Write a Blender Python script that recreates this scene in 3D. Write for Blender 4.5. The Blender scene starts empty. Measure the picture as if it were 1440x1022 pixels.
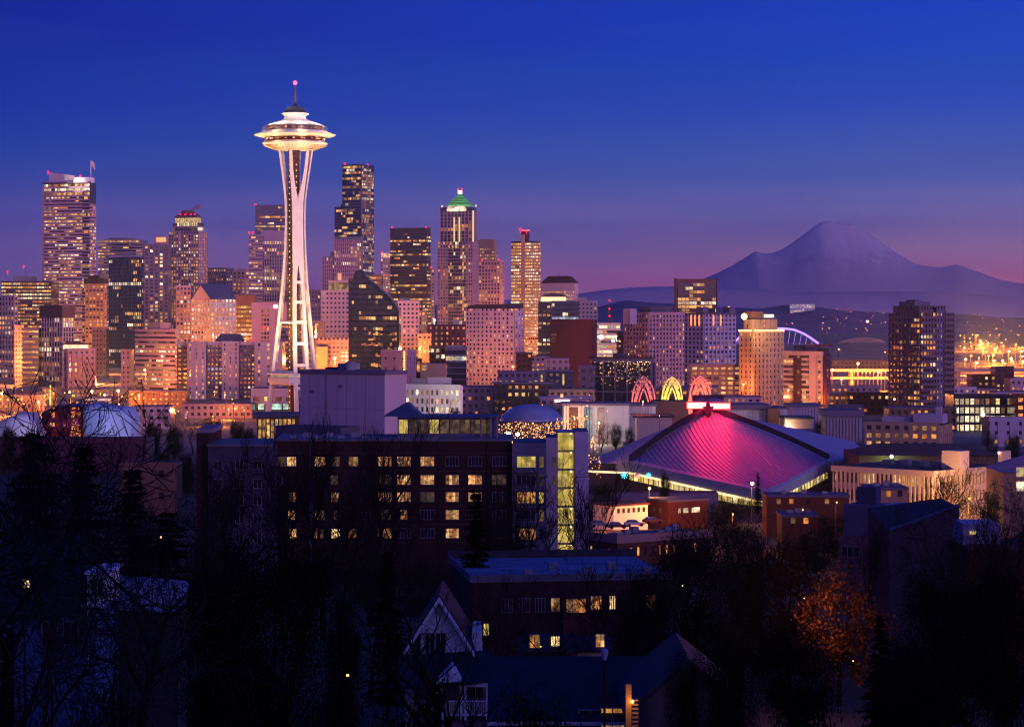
import bpy, math, random
import numpy as np
from mathutils import Vector, Matrix, noise

# ------------------------------------------------------------------ camera, sky, afterglow, exposure
C = bpy.context.scene.collection
SC = bpy.context.scene
F, CX, HY, ZC = 3300.0, 720.0, 437.0, 60.0      # focal length in photo pixels, principal column, horizon row, eye height
cam = bpy.data.cameras.new('camera'); camo = bpy.data.objects.new('camera', cam); C.objects.link(camo)
camo.location = (0, 0, ZC); camo.rotation_euler = (math.radians(90), 0, 0)
cam.sensor_width = 36.0; cam.lens = 36.0 * F / 1440.0
cam.shift_y = -(511 - HY) / 1440.0
cam.clip_start = 0.5; cam.clip_end = 200000
SC.camera = camo
SC.view_settings.view_transform = 'Standard'; SC.view_settings.look = 'None'
SC.view_settings.exposure = 0.0; SC.view_settings.gamma = 1.0
cy = SC.cycles
cy.use_denoising = True
try: cy.denoiser = 'OPENIMAGEDENOISE'
except Exception: pass
cy.max_bounces = 4; cy.diffuse_bounces = 2; cy.glossy_bounces = 2; cy.transmission_bounces = 2; cy.volume_bounces = 0
cy.sample_clamp_indirect = 2.0; cy.sample_clamp_direct = 0.0
cy.volume_step_rate = 10; cy.volume_max_steps = 64
cy.filter_width = 1.15
cy.caustics_reflective = False; cy.caustics_refractive = False
try: cy.use_light_tree = True
except Exception: pass

def s2l(*c):
    return tuple(((x/255)/12.92 if x/255 <= .04045 else ((x/255+.055)/1.055)**2.4) for x in c)

SUN_AZ, SUN_EL = math.radians(38), math.radians(4.0)     # afterglow comes from behind the camera, to its west
SUN_DIR = Vector((math.sin(SUN_AZ)*math.cos(SUN_EL), -math.cos(SUN_AZ)*math.cos(SUN_EL), math.sin(SUN_EL)))

world = bpy.data.worlds.new("World"); SC.world = world; world.use_nodes = True
nt = world.node_tree; nt.nodes.clear()
def N(t, tree=None, **kw):
    n = (tree or nt).nodes.new(t)
    for k, v in kw.items(): setattr(n, k, v)
    return n
def ramp(node, stops):
    cr = node.color_ramp
    while len(cr.elements) > 1: cr.elements.remove(cr.elements[-1])
    for i, (p, c) in enumerate(stops):
        e = cr.elements[0] if i == 0 else cr.elements.new(p)
        e.position = p; e.color = (*c, 1)
tc = N('ShaderNodeTexCoord'); sx = N('ShaderNodeSeparateXYZ'); nt.links.new(tc.outputs['Generated'], sx.inputs[0])
mr = N('ShaderNodeMapRange'); mr.inputs[1].default_value = 0; mr.inputs[2].default_value = 0.5
nt.links.new(sx.outputs[2], mr.inputs[0])
#SKYL
SKYL = [(0, (0.4248, 0.2318, 0.6903)), (0.02242283306272795, (0.4012, 0.2277, 0.6984)), (0.052708958456921785, (0.3698, 0.2238, 0.7236)), (0.08295884369990729, (0.1953, 0.1639, 0.6897)), (0.11315180742846062, (0.0406, 0.0947, 0.5558)), (0.14326736296420717, (0.0, 0.0592, 0.4904)), (0.17328528707551946, (0.0, 0.0341, 0.4782)), (0.2031856866588639, (0.0, 0.0277, 0.4002)), (0.23294906283667915, (0.0, 0.0064, 0.3514)), (0.2596031965002166, (0.0, 0.0134, 0.3511)), (0.45, (0.0, 0.01, 0.2634)), (1, (0.0, 0.0067, 0.1756))]
#SKYR
SKYR = [(0, (1.2, 0.2225, 0.3919)), (0.02242283306272795, (1.1983, 0.2225, 0.4148)), (0.052708958456921785, (0.772, 0.3785, 0.6263)), (0.08295884369990729, (0.4436, 0.3517, 0.7638)), (0.11315180742846062, (0.1265, 0.21, 0.6671)), (0.14326736296420717, (0.0768, 0.1585, 0.6457)), (0.17328528707551946, (0.0253, 0.101, 0.6758)), (0.2031856866588639, (0.0039, 0.0902, 0.642)), (0.23294906283667915, (0.0, 0.0709, 0.6683)), (0.2596031965002166, (0.0, 0.0605, 0.6327)), (0.45, (0.0, 0.0454, 0.4745)), (1, (0.0, 0.0302, 0.3163))]
r1 = N('ShaderNodeValToRGB'); ramp(r1, SKYL); r2 = N('ShaderNodeValToRGB'); ramp(r2, SKYR)
nt.links.new(mr.outputs[0], r1.inputs[0]); nt.links.new(mr.outputs[0], r2.inputs[0])
mx = N('ShaderNodeMapRange'); mx.inputs[1].default_value = -0.24; mx.inputs[2].default_value = 0.24
nt.links.new(sx.outputs[0], mx.inputs[0])
mixa = N('ShaderNodeMix', data_type='RGBA'); nt.links.new(mx.outputs[0], mixa.inputs[0])
nt.links.new(r1.outputs[0], mixa.inputs[6]); nt.links.new(r2.outputs[0], mixa.inputs[7])
# thin high cloud streaks
mp = N('ShaderNodeMapping'); mp.inputs['Scale'].default_value = (3.2, 2, 34); mp.inputs['Rotation'].default_value = (0, math.radians(7), 0)
nt.links.new(tc.outputs['Generated'], mp.inputs[0])
nz = N('ShaderNodeTexNoise'); nz.inputs['Scale'].default_value = 2.2; nz.inputs['Detail'].default_value = 5; nz.inputs['Roughness'].default_value = .55
nt.links.new(mp.outputs[0], nz.inputs['Vector'])
cm = N('ShaderNodeMapRange'); cm.inputs[1].default_value = .48; cm.inputs[2].default_value = .78; cm.inputs[3].default_value = 0; cm.inputs[4].default_value = .34
nt.links.new(nz.outputs[0], cm.inputs[0])
cloud = N('ShaderNodeMix', data_type='RGBA'); nt.links.new(cm.outputs[0], cloud.inputs[0])
nt.links.new(mixa.outputs[2], cloud.inputs[6]); cloud.inputs[7].default_value = (*s2l(36, 82, 186), 1)
# afterglow of the sun that has set, low in the sky behind the camera
dp = N('ShaderNodeVectorMath', operation='DOT_PRODUCT'); nt.links.new(tc.outputs['Generated'], dp.inputs[0])
dp.inputs[1].default_value = (math.sin(SUN_AZ), -math.cos(SUN_AZ), 0.05)
gm = N('ShaderNodeMapRange', interpolation_type='SMOOTHSTEP'); gm.inputs[1].default_value = .1; gm.inputs[2].default_value = 1
nt.links.new(dp.outputs['Value'], gm.inputs[0])
gcol = N('ShaderNodeMix', data_type='RGBA', blend_type='MIX'); gz_ = N('ShaderNodeMapRange', interpolation_type='SMOOTHSTEP'); gz_.inputs[1].default_value = 0.0; gz_.inputs[2].default_value = .26; gz_.inputs[3].default_value = 1; gz_.inputs[4].default_value = 0
nt.links.new(sx.outputs[2], gz_.inputs[0])
gmul = N('ShaderNodeMath', operation='MULTIPLY'); nt.links.new(gm.outputs[0], gmul.inputs[0]); nt.links.new(gz_.outputs[0], gmul.inputs[1])
nt.links.new(gmul.outputs[0], gcol.inputs[0])
gcol.inputs[6].default_value = (0, 0, 0, 1); gcol.inputs[7].default_value = (1.15, .55, .95, 1)
g2z = N('ShaderNodeMapRange', interpolation_type='SMOOTHSTEP'); g2z.inputs[1].default_value = .1; g2z.inputs[2].default_value = .95; g2z.inputs[3].default_value = 1; g2z.inputs[4].default_value = 0
nt.links.new(sx.outputs[2], g2z.inputs[0])
g2m = N('ShaderNodeMath', operation='MULTIPLY'); nt.links.new(gm.outputs[0], g2m.inputs[0]); nt.links.new(g2z.outputs[0], g2m.inputs[1])
g2c = N('ShaderNodeMix', data_type='RGBA'); nt.links.new(g2m.outputs[0], g2c.inputs[0]); g2c.inputs[6].default_value = (0, 0, 0, 1); g2c.inputs[7].default_value = (.31, .20, .54, 1)
gsum = N('ShaderNodeMix', data_type='RGBA', blend_type='ADD'); gsum.inputs[0].default_value = 1; nt.links.new(gcol.outputs[2], gsum.inputs[6]); nt.links.new(g2c.outputs[2], gsum.inputs[7]); gcol = gsum
add = N('ShaderNodeMix', data_type='RGBA', blend_type='ADD'); add.inputs[0].default_value = 1
nt.links.new(cloud.outputs[2], add.inputs[6]); nt.links.new(gcol.outputs[2], add.inputs[7])
bg = N('ShaderNodeBackground'); bg.inputs[1].default_value = 1.0; nt.links.new(add.outputs[2], bg.inputs[0])
sky = N('ShaderNodeTexSky'); sky.sky_type = 'NISHITA'; sky.sun_disc = False
sky.sun_elevation = SUN_EL; sky.sun_rotation = math.pi - SUN_AZ
bg2 = N('ShaderNodeBackground'); bg2.inputs[1].default_value = 0.0015; nt.links.new(sky.outputs[0], bg2.inputs[0])
ads = N('ShaderNodeAddShader'); nt.links.new(bg.outputs[0], ads.inputs[0]); nt.links.new(bg2.outputs[0], ads.inputs[1])
wo = N('ShaderNodeOutputWorld'); nt.links.new(ads.outputs[0], wo.inputs[0])
try: world.cycles.sampling_method = 'MANUAL'; world.cycles.sample_map_resolution = 512
except Exception: pass

sl = bpy.data.lights.new('afterglow', 'SUN'); sl.energy = 1.5; sl.angle = math.radians(9); sl.color = (1.0, 0.50, 0.84)
so = bpy.data.objects.new('afterglow', sl); C.objects.link(so)
so.rotation_euler = SUN_DIR.to_track_quat('Z', 'Y').to_euler()

# ------------------------------------------------------------------ helpers
def P(px, py, Y): return Vector(((px-CX)*Y/F, Y, ZC-(py-HY)*Y/F))
def PX(px, Y): return (px-CX)*Y/F
def PZ(py, Y): return ZC-(py-HY)*Y/F
def lerp(a, b, t): return a+(b-a)*t
def interp(x, pts):
    if x <= pts[0][0]: return pts[0][1]
    for (a, b), (c, d) in zip(pts, pts[1:]):
        if x <= c: return b+(d-b)*(x-a)/(c-a)
    return pts[-1][1]

class MB:
    def __init__(s): s.v = []; s.f = []; s.m = []
    def quad(s, a, b, c, d, mi=0):
        n = len(s.v); s.v += [tuple(a), tuple(b), tuple(c), tuple(d)]; s.f.append((n, n+1, n+2, n+3)); s.m.append(mi)
    def poly(s, pts, mi=0):
        n = len(s.v); s.v += [tuple(p) for p in pts]; s.f.append(tuple(range(n, n+len(pts)))); s.m.append(mi)
    def box(s, x0, x1, y0, y1, z0, z1, mi=0, mat=None, top=None):
        n = len(s.v)
        p = [(x0,y0,z0),(x1,y0,z0),(x1,y1,z0),(x0,y1,z0),(x0,y0,z1),(x1,y0,z1),(x1,y1,z1),(x0,y1,z1)]
        if mat is not None: p = [tuple(mat @ Vector(q)) for q in p]
        s.v += p
        fs = [(0,3,2,1),(4,5,6,7),(0,1,5,4),(1,2,6,5),(2,3,7,6),(3,0,4,7)]
        s.f += [tuple(n+i for i in f) for f in fs]; s.m += [mi]*6
        if top is not None: s.m[-5] = top
    def prism(s, poly, z0, z1, mi=0, top=None):
        n = len(s.v); k = len(poly)
        z1s = z1 if isinstance(z1, (list, tuple)) else [z1]*k
        s.v += [(x, y, z0) for x, y in poly] + [(x, y, z1s[i]) for i, (x, y) in enumerate(poly)]
        s.f.append(tuple(n+k+i for i in range(k))); s.m.append(mi if top is None else top)
        s.f.append(tuple(n+k-1-i for i in range(k))); s.m.append(mi)
        for i in range(k):
            j = (i+1) % k; s.f.append((n+i, n+j, n+k+j, n+k+i)); s.m.append(mi)
    def loft(s, rings, mi=0, caps=True, closed=True):
        n = len(s.v); k = len(rings[0])
        for r in rings: s.v += [tuple(p) for p in r]
        for a in range(len(rings)-1):
            for i in range(k if closed else k-1):
                j = (i+1) % k
                s.f.append((n+a*k+i, n+a*k+j, n+(a+1)*k+j, n+(a+1)*k+i)); s.m.append(mi)
        if caps:
            s.f.append(tuple(n+k-1-i for i in range(k))); s.m.append(mi)
            s.f.append(tuple(n+(len(rings)-1)*k+i for i in range(k))); s.m.append(mi)
    def lathe(s, prof, n=32, mi=0, c=(0, 0, 0), caps=True, ph=0):
        s.loft([[(c[0]+r*math.cos(ph+2*math.pi*i/n), c[1]+r*math.sin(ph+2*math.pi*i/n), c[2]+z) for i in range(n)] for r, z in prof], mi, caps)
    def tube(s, pts, rad, n=6, mi=0, caps=True):
        rings = []; pts = [Vector(p) for p in pts]
        if not isinstance(rad, (list, tuple)): rad = [rad]*len(pts)
        for i, p in enumerate(pts):
            d = (pts[min(i+1, len(pts)-1)]-pts[max(i-1, 0)])
            d = d.normalized() if d.length > 1e-9 else Vector((0, 0, 1))
            u = d.orthogonal() if abs(d.z) > .9 else d.cross(Vector((0, 0, 1)))
            u.normalize(); w = d.cross(u)
            rings.append([p+(u*math.cos(2*math.pi*k/n)+w*math.sin(2*math.pi*k/n))*rad[i] for k in range(n)])
        s.loft(rings, mi, caps)
    def sphere(s, c, r, nu=10, nv=6, mi=0, sq=(1, 1, 1)):
        s.loft([[(c[0]+sq[0]*r*math.sin(math.pi*b/nv)*math.cos(2*math.pi*a/nu), c[1]+sq[1]*r*math.sin(math.pi*b/nv)*math.sin(2*math.pi*a/nu),
                  c[2]-sq[2]*r*math.cos(math.pi*b/nv)) for a in range(nu)] for b in [0.12]+list(range(1, nv))+[nv-.12]], mi, True)
    def merge(s, o):
        n = len(s.v); s.v += o.v; s.f += [tuple(i+n for i in f) for f in o.f]; s.m += o.m
    def mesh(s, name, mats):
        me = bpy.data.meshes.new(name); me.from_pydata(s.v, [], s.f)
        if not isinstance(mats, (list, tuple)): mats = [mats]
        for m in mats: me.materials.append(m)
        if len(mats) > 1: me.polygons.foreach_set('material_index', s.m)
        return me
    def build(s, name, mats, parent=None, loc=(0, 0, 0), smooth=False):
        me = s.mesh(name, mats)
        if smooth: me.polygons.foreach_set('use_smooth', [True]*len(me.polygons))
        return link(bpy.data.objects.new(name, me), parent, loc)

def link(o, parent=None, loc=(0, 0, 0)):
    C.objects.link(o); o.parent = parent; o.location = loc; return o
def tag(o, label, cat, group=None):
    o['label'] = label; o['category'] = cat
    if group: o['group'] = group
    return o
def thing(name, label, cat, loc=(0, 0, 0), rz=0, group=None):
    o = bpy.data.objects.new(name, None); o.empty_display_size = 1
    C.objects.link(o); o.location = loc; o.rotation_euler = (0, 0, rz); return tag(o, label, cat, group)
def copy_tree(o, parent=None):
    c = o.copy(); C.objects.link(c); c.parent = parent
    for ch in list(o.children): copy_tree(ch, c)
    return c
def struct(o): o['kind'] = 'structure'; return o

# ------------------------------------------------------------------ materials
MATS = {}
def mat(name, col, rough=.8, noise=.25, scale=.3, spec=.3, metal=0, brick=None, bump=0, streak=False):
    if name in MATS: return MATS[name]
    m = bpy.data.materials.new(name); m.use_nodes = True; t = m.node_tree; b = t.nodes['Principled BSDF']
    b.inputs['Roughness'].default_value = rough; b.inputs['Specular IOR Level'].default_value = spec; b.inputs['Metallic'].default_value = metal
    co = N('ShaderNodeTexCoord', t)
    nz = N('ShaderNodeTexNoise', t); nz.inputs['Scale'].default_value = scale; nz.inputs['Detail'].default_value = 5
    vec = co.outputs['Object']
    if streak:
        mp = N('ShaderNodeMapping', t); mp.inputs['Scale'].default_value = (1, 1, .12); t.links.new(vec, mp.inputs[0]); t.links.new(mp.outputs[0], nz.inputs['Vector'])
    else: t.links.new(vec, nz.inputs['Vector'])
    r = N('ShaderNodeValToRGB', t)
    lo = tuple(c*(1-noise) for c in col); hi = tuple(min(1, c*(1+noise)) for c in col)
    ramp(r, [(.3, lo), (.7, hi)]); t.links.new(nz.outputs[0], r.inputs[0]); out = r.outputs[0]
    if brick:
        sxx = N('ShaderNodeSeparateXYZ', t); t.links.new(vec, sxx.inputs[0])
        ad = N('ShaderNodeMath', t, operation='ADD'); t.links.new(sxx.outputs[0], ad.inputs[0]); t.links.new(sxx.outputs[1], ad.inputs[1])
        cb = N('ShaderNodeCombineXYZ', t); t.links.new(ad.outputs[0], cb.inputs[0]); t.links.new(sxx.outputs[2], cb.inputs[1])
        bt = N('ShaderNodeTexBrick', t); bt.inputs['Scale'].default_value = brick; bt.inputs['Mortar Size'].default_value = .015
        t.links.new(cb.outputs[0], bt.inputs['Vector']); t.links.new(out, bt.inputs['Color1'])
        mu = N('ShaderNodeMix', t, data_type='RGBA', blend_type='MULTIPLY'); mu.inputs[0].default_value = 1; t.links.new(out, mu.inputs[6]); mu.inputs[7].default_value = (.75, .7, .7, 1)
        t.links.new(mu.outputs[2], bt.inputs['Color2']); bt.inputs['Mortar'].default_value = (*(c*.6+.05 for c in col), 1); out = bt.outputs['Color']
    t.links.new(out, b.inputs['Base Color'])
    if bump:
        bp = N('ShaderNodeBump', t); bp.inputs['Strength'].default_value = bump; t.links.new(nz.outputs[0], bp.inputs['Height']); t.links.new(bp.outputs[0], b.inputs['Normal'])
    MATS[name] = m; return m

def glow(name, ca, cb, smin, smax, nscale=.8, sample=False, base=.02, nlo=.35):
    """A lit pane: strength and hue differ from pane to pane, with blinds and furniture behind the glass."""
    if name in MATS: return MATS[name]
    m = bpy.data.materials.new(name); m.use_nodes = True; t = m.node_tree; b = t.nodes['Principled BSDF']
    b.inputs['Base Color'].default_value = (base, base, base, 1); b.inputs['Roughness'].default_value = .3
    oi = N('ShaderNodeObjectInfo', t); ge = N('ShaderNodeNewGeometry', t)
    mu = N('ShaderNodeMath', t, operation='MULTIPLY_ADD'); t.links.new(ge.outputs['Random Per Island'], mu.inputs[0]); mu.inputs[1].default_value = 7.31
    t.links.new(oi.outputs['Random'], mu.inputs[2])
    fr = N('ShaderNodeMath', t, operation='FRACT'); t.links.new(mu.outputs[0], fr.inputs[0])
    m2 = N('ShaderNodeMath', t, operation='MULTIPLY'); t.links.new(fr.outputs[0], m2.inputs[0]); m2.inputs[1].default_value = 13.7
    f2 = N('ShaderNodeMath', t, operation='FRACT'); t.links.new(m2.outputs[0], f2.inputs[0])
    p2 = N('ShaderNodeMath', t, operation='POWER'); t.links.new(f2.outputs[0], p2.inputs[0]); p2.inputs[1].default_value = 1.8
    st = N('ShaderNodeMapRange', t); t.links.new(p2.outputs[0], st.inputs[0]); st.inputs[3].default_value = smin; st.inputs[4].default_value = smax
    nz = N('ShaderNodeTexNoise', t); nz.inputs['Scale'].default_value = nscale; nz.inputs['Detail'].default_value = 2
    t.links.new(ge.outputs['Position'], nz.inputs['Vector'])
    nm = N('ShaderNodeMapRange', t); t.links.new(nz.outputs[0], nm.inputs[0]); nm.inputs[1].default_value = .35; nm.inputs[2].default_value = .65; nm.inputs[3].default_value = nlo; nm.inputs[4].default_value = 1.2
    ml = N('ShaderNodeMath', t, operation='MULTIPLY'); t.links.new(st.outputs[0], ml.inputs[0]); t.links.new(nm.outputs[0], ml.inputs[1])
    mc = N('ShaderNodeMix', t, data_type='RGBA'); t.links.new(fr.outputs[0], mc.inputs[0]); mc.inputs[6].default_value = (*ca, 1); mc.inputs[7].default_value = (*cb, 1)
    t.links.new(mc.outputs[2], b.inputs['Emission Color']); t.links.new(ml.outputs[0], b.inputs['Emission Strength'])
    m.cycles.emission_sampling = 'AUTO' if sample else 'NONE'
    MATS[name] = m; return m

def emit(name, col, s, sample=False):
    if name in MATS: return MATS[name]
    m = bpy.data.materials.new(name); m.use_nodes = True; t = m.node_tree; b = t.nodes['Principled BSDF']
    b.inputs['Base Color'].default_value = (.1, .1, .1, 1)
    b.inputs['Emission Color'].default_value = (*col, 1); b.inputs['Emission Strength'].default_value = s
    m.cycles.emission_sampling = 'AUTO' if sample else 'NONE'
    MATS[name] = m; return m

GLASS = mat('dark glass', (.035, .024, .045), .14, .3, .05, .9)
GLASSB = mat('blue dark glass', (.03, .03, .06), .12, .3, .05, .8)
WARM = glow('warm lit pane', (1, .40, .09), (1, .58, .20), .4, 1.8)
AMBER = glow('amber lit pane', (1, .27, .05), (1, .38, .08), .4, 1.6)
WHITE = glow('white lit pane', (1, .68, .34), (1, .82, .58), .5, 2.6)
DIM = glow('dim lit pane', (.9, .36, .12), (.8, .40, .25), .08, .45)
COOL = glow('cool lit pane', (.55, .75, 1), (.8, .85, 1), .3, 1.2)
REDP = glow('red lit pane', (1, .12, .08), (1, .25, .1), .3, 1.4)
PANES = [GLASS, WARM, AMBER, WHITE, DIM, COOL, REDP]          # material order on every far facade
WARMMIX = [(1, .5), (2, .16), (3, .2), (4, .14)]
YELMIX = [(1, .62), (2, .12), (3, .26)]
RESMIX = [(1, .45), (2, .2), (3, .1), (4, .2), (5, .02), (6, .03)]
REDL = emit('red beacon lamp', (1, .0, .02), 4.5)
SODIUM = emit('sodium lamp', (1, .30, .04), 9)
SODWHITE = emit('hot sodium lamp', (1, .48, .12), 16)
WLAMP = emit('white lamp', (1, .86, .7), 18)

def pick(mix, rng):
    x = rng.random()*sum(w for _, w in mix)
    for i, w in mix:
        x -= w
        if x <= 0: return i
    return mix[-1][0]
# ------------------------------------------------------------------ ground
GP = [(-3500, 118), (-900, 126), (-260, 126), (-130, 105), (-40, 70), (-6, 58.6), (4, 58.2), (18, 54), (60, 44), (140, 34), (200, 28.5), (370, 17), (600, 6), (700, 2), (1000, .5), (1280, 0), (60000, 0)]
def gz(y): return interp(y, GP)
def ground():
    ys = [-3500, -900, -400, -260, -180, -130, -90, -60, -40, -20, -6, 4, 10, 18, 30, 45, 60, 80, 100, 120, 140, 170, 200, 250, 300, 370, 450, 520, 600, 650, 700, 800, 900, 1000, 1150, 1280, 1600, 2000, 3000, 4500, 7000, 12000, 20000, 33500]
    xs = [-13500, -6000, -3000, -1500, -900, -600, -400, -250, -150, -80, -40, -15, 0, 15, 40, 80, 150, 250, 400, 600, 900, 1500, 3000, 6000, 13500]
    m = MB(); nx = len(xs)
    for y in ys:
        for x in xs:
            j = noise.noise(Vector((x*.02, y*.02, 3)))*(1.2 if 20 < y < 600 else 0)
            m.v.append((x, y, gz(y)+j))
    for a in range(len(ys)-1):
        for b in range(nx-1):
            m.f.append((a*nx+b, a*nx+b+1, (a+1)*nx+b+1, (a+1)*nx+b)); m.m.append(0)
    return struct(m.build('ground', mat('ground soil and asphalt', (.034, .028, .026), .9, .5, .06)))
ground()
def pavement():
    m = MB(); ys = [900, 1280, 2000, 3500, 6200]
    for a, b_ in zip(ys, ys[1:]): m.quad((-2600, a, gz(a)+.35), (2600, a, gz(a)+.35), (2600, b_, gz(b_)+.35), (-2600, b_, gz(b_)+.35))
    struct(m.build('pavement', mat('city concrete and asphalt', (.20, .18, .17), .85, .45, .02)))
pavement()
def hill(name, pts, Y0, Y1, col, seed, rough=.08):
    """A far ridge: its crest line given as (photo column, row) at the middle distance, falling to the plain on both sides."""
    Ym = (Y0+Y1)/2; m = MB(); nx, ny = 180, 24
    x0, x1 = pts[0][0], pts[-1][0]
    for b in range(ny+1):
        t = b/ny; Y = lerp(Y0, Y1, t); prof = math.sin(math.pi*t)**.9
        for a in range(nx+1):
            px = lerp(x0, x1, a/nx); X = PX(px, Ym)
            h = PZ(interp(px, pts), Ym)
            n = noise.fractal(Vector((X*.002+seed, Y*.002, seed)), 1.0, 2.0, 5)
            m.v.append((X, Y, (h*(1+rough*n))*prof - 1.0*(1-prof)*4))
    for b in range(ny):
        for a in range(nx):
            i = b*(nx+1)+a; m.f.append((i, i+1, i+nx+2, i+nx+1)); m.m.append(0)
    return struct(m.build(name, col, smooth=True))
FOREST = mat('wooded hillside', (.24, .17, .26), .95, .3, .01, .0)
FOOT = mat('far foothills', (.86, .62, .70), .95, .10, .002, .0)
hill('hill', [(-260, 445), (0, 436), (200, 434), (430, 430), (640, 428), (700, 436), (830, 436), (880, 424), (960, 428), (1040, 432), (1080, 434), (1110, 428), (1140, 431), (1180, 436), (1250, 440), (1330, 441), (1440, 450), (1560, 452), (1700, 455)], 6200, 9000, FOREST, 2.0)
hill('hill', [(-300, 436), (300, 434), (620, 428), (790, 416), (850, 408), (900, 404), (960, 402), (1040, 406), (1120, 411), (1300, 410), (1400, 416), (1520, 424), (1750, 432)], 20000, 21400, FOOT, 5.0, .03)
def mountain():
    pts = [(780, 440), (880, 430), (950, 410), (1000, 387), (1030, 373), (1050, 360), (1062, 352), (1072, 355), (1085, 357), (1100, 352), (1120, 337), (1140, 322), (1152, 314), (1165, 312), (1180, 314), (1196, 315), (1210, 321), (1235, 338), (1262, 356), (1290, 371), (1320, 376), (1345, 372), (1370, 381), (1400, 392), (1450, 400), (1540, 412), (1650, 425)]
    Y0, Y1 = 28000, 30000; Ym = 29000; m = MB(); nx, ny = 240, 70
    for b in range(ny+1):
        t = b/ny; Y = lerp(Y0, Y1, t); d = abs(t-.5)*2
        for a in range(nx+1):
            px = lerp(pts[0][0], pts[-1][0], a/nx); X = PX(px, Ym)
            h = PZ(interp(px, pts), Ym)
            r = noise.ridged_multi_fractal(Vector((X*.0016, Y*.0016, 1.7)), .9, 2.1, 5, 1.0, 2.0)-1.1
            z = h*max(0, 1-d**1.15) + r*70*(.25+d)*min(1, h/500)*(1-d)
            m.v.append((X, Y, z-20*d))
    for b in range(ny):
        for a in range(nx):
            i = b*(nx+1)+a; m.f.append((i, i+1, i+nx+2, i+nx+1)); m.m.append(0)
    mm = bpy.data.materials.new('snow and rock'); mm.use_nodes = True; t = mm.node_tree; bs = t.nodes['Principled BSDF']; bs.inputs['Roughness'].default_value = .9
    co = N('ShaderNodeTexCoord', t); mp = N('ShaderNodeMapping', t); mp.inputs['Scale'].default_value = (.004, .004, .0012); mp.inputs['Rotation'].default_value = (0, math.radians(-35), 0)
    t.links.new(co.outputs['Object'], mp.inputs[0]); nz = N('ShaderNodeTexNoise', t); nz.inputs['Scale'].default_value = 3.0; nz.inputs['Detail'].default_value = 8; nz.inputs['Roughness'].default_value = .65
    t.links.new(mp.outputs[0], nz.inputs['Vector'])
    sp = N('ShaderNodeSeparateXYZ', t); t.links.new(co.outputs['Object'], sp.inputs[0])
    hm = N('ShaderNodeMapRange', t); hm.inputs[1].default_value = 350; hm.inputs[2].default_value = 1000; hm.inputs[3].default_value = -.25; hm.inputs[4].default_value = .22; t.links.new(sp.outputs[2], hm.inputs[0])
    ad = N('ShaderNodeMath', t, operation='ADD'); t.links.new(nz.outputs[0], ad.inputs[0]); t.links.new(hm.outputs[0], ad.inputs[1])
    rr = N('ShaderNodeValToRGB', t); ramp(rr, [(.45, (.72, .60, .74)), (.56, (.98, .93, .97))]); t.links.new(ad.outputs[0], rr.inputs[0]); t.links.new(rr.outputs[0], bs.inputs['Base Color'])
    struct(m.build('mountain', mm, smooth=True))
mountain()

# ------------------------------------------------------------------ buildings of the skyline
UNIT = {}
def unit_pane(mi):
    if mi not in UNIT:
        m = MB(); m.quad((0, 0, 0), (1, 0, 0), (1, 0, 1), (0, 0, 1)); UNIT[mi] = m.mesh('window', PANES[mi])
    return UNIT[mi]
WALLS = {}
def W(name, col, **k):
    WALLS[name] = mat(name+' facade', col, .85, .14, .05, .2, streak=True, **k); return WALLS[name]
W('pink', (.46, .30, .36)); W('beige', (.48, .35, .33)); W('grey', (.30, .26, .32)); W('charcoal', (.045, .04, .055)); W('maroon', (.08, .024, .055))
W('red brick', (.15, .04, .03)); W('white', (.72, .70, .70)); W('tan', (.40, .26, .19)); W('mauve', (.32, .22, .29)); W('bronze', (.10, .055, .07)); W('pale', (.50, .39, .42))
W('slate', (.15, .12, .20)); W('brown', (.17, .09, .075)); W('navy', (.06, .07, .13)); W('lavender', (.44, .36, .48))
ROOF = mat('flat roof felt', (.05, .05, .06), .9, .3, .2)
ROOFB = mat('blue grey roof', (.10, .11, .16), .7, .3, .2)
METAL = mat('roof plant metal', (.25, .25, .28), .6, .2, .5)

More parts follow.
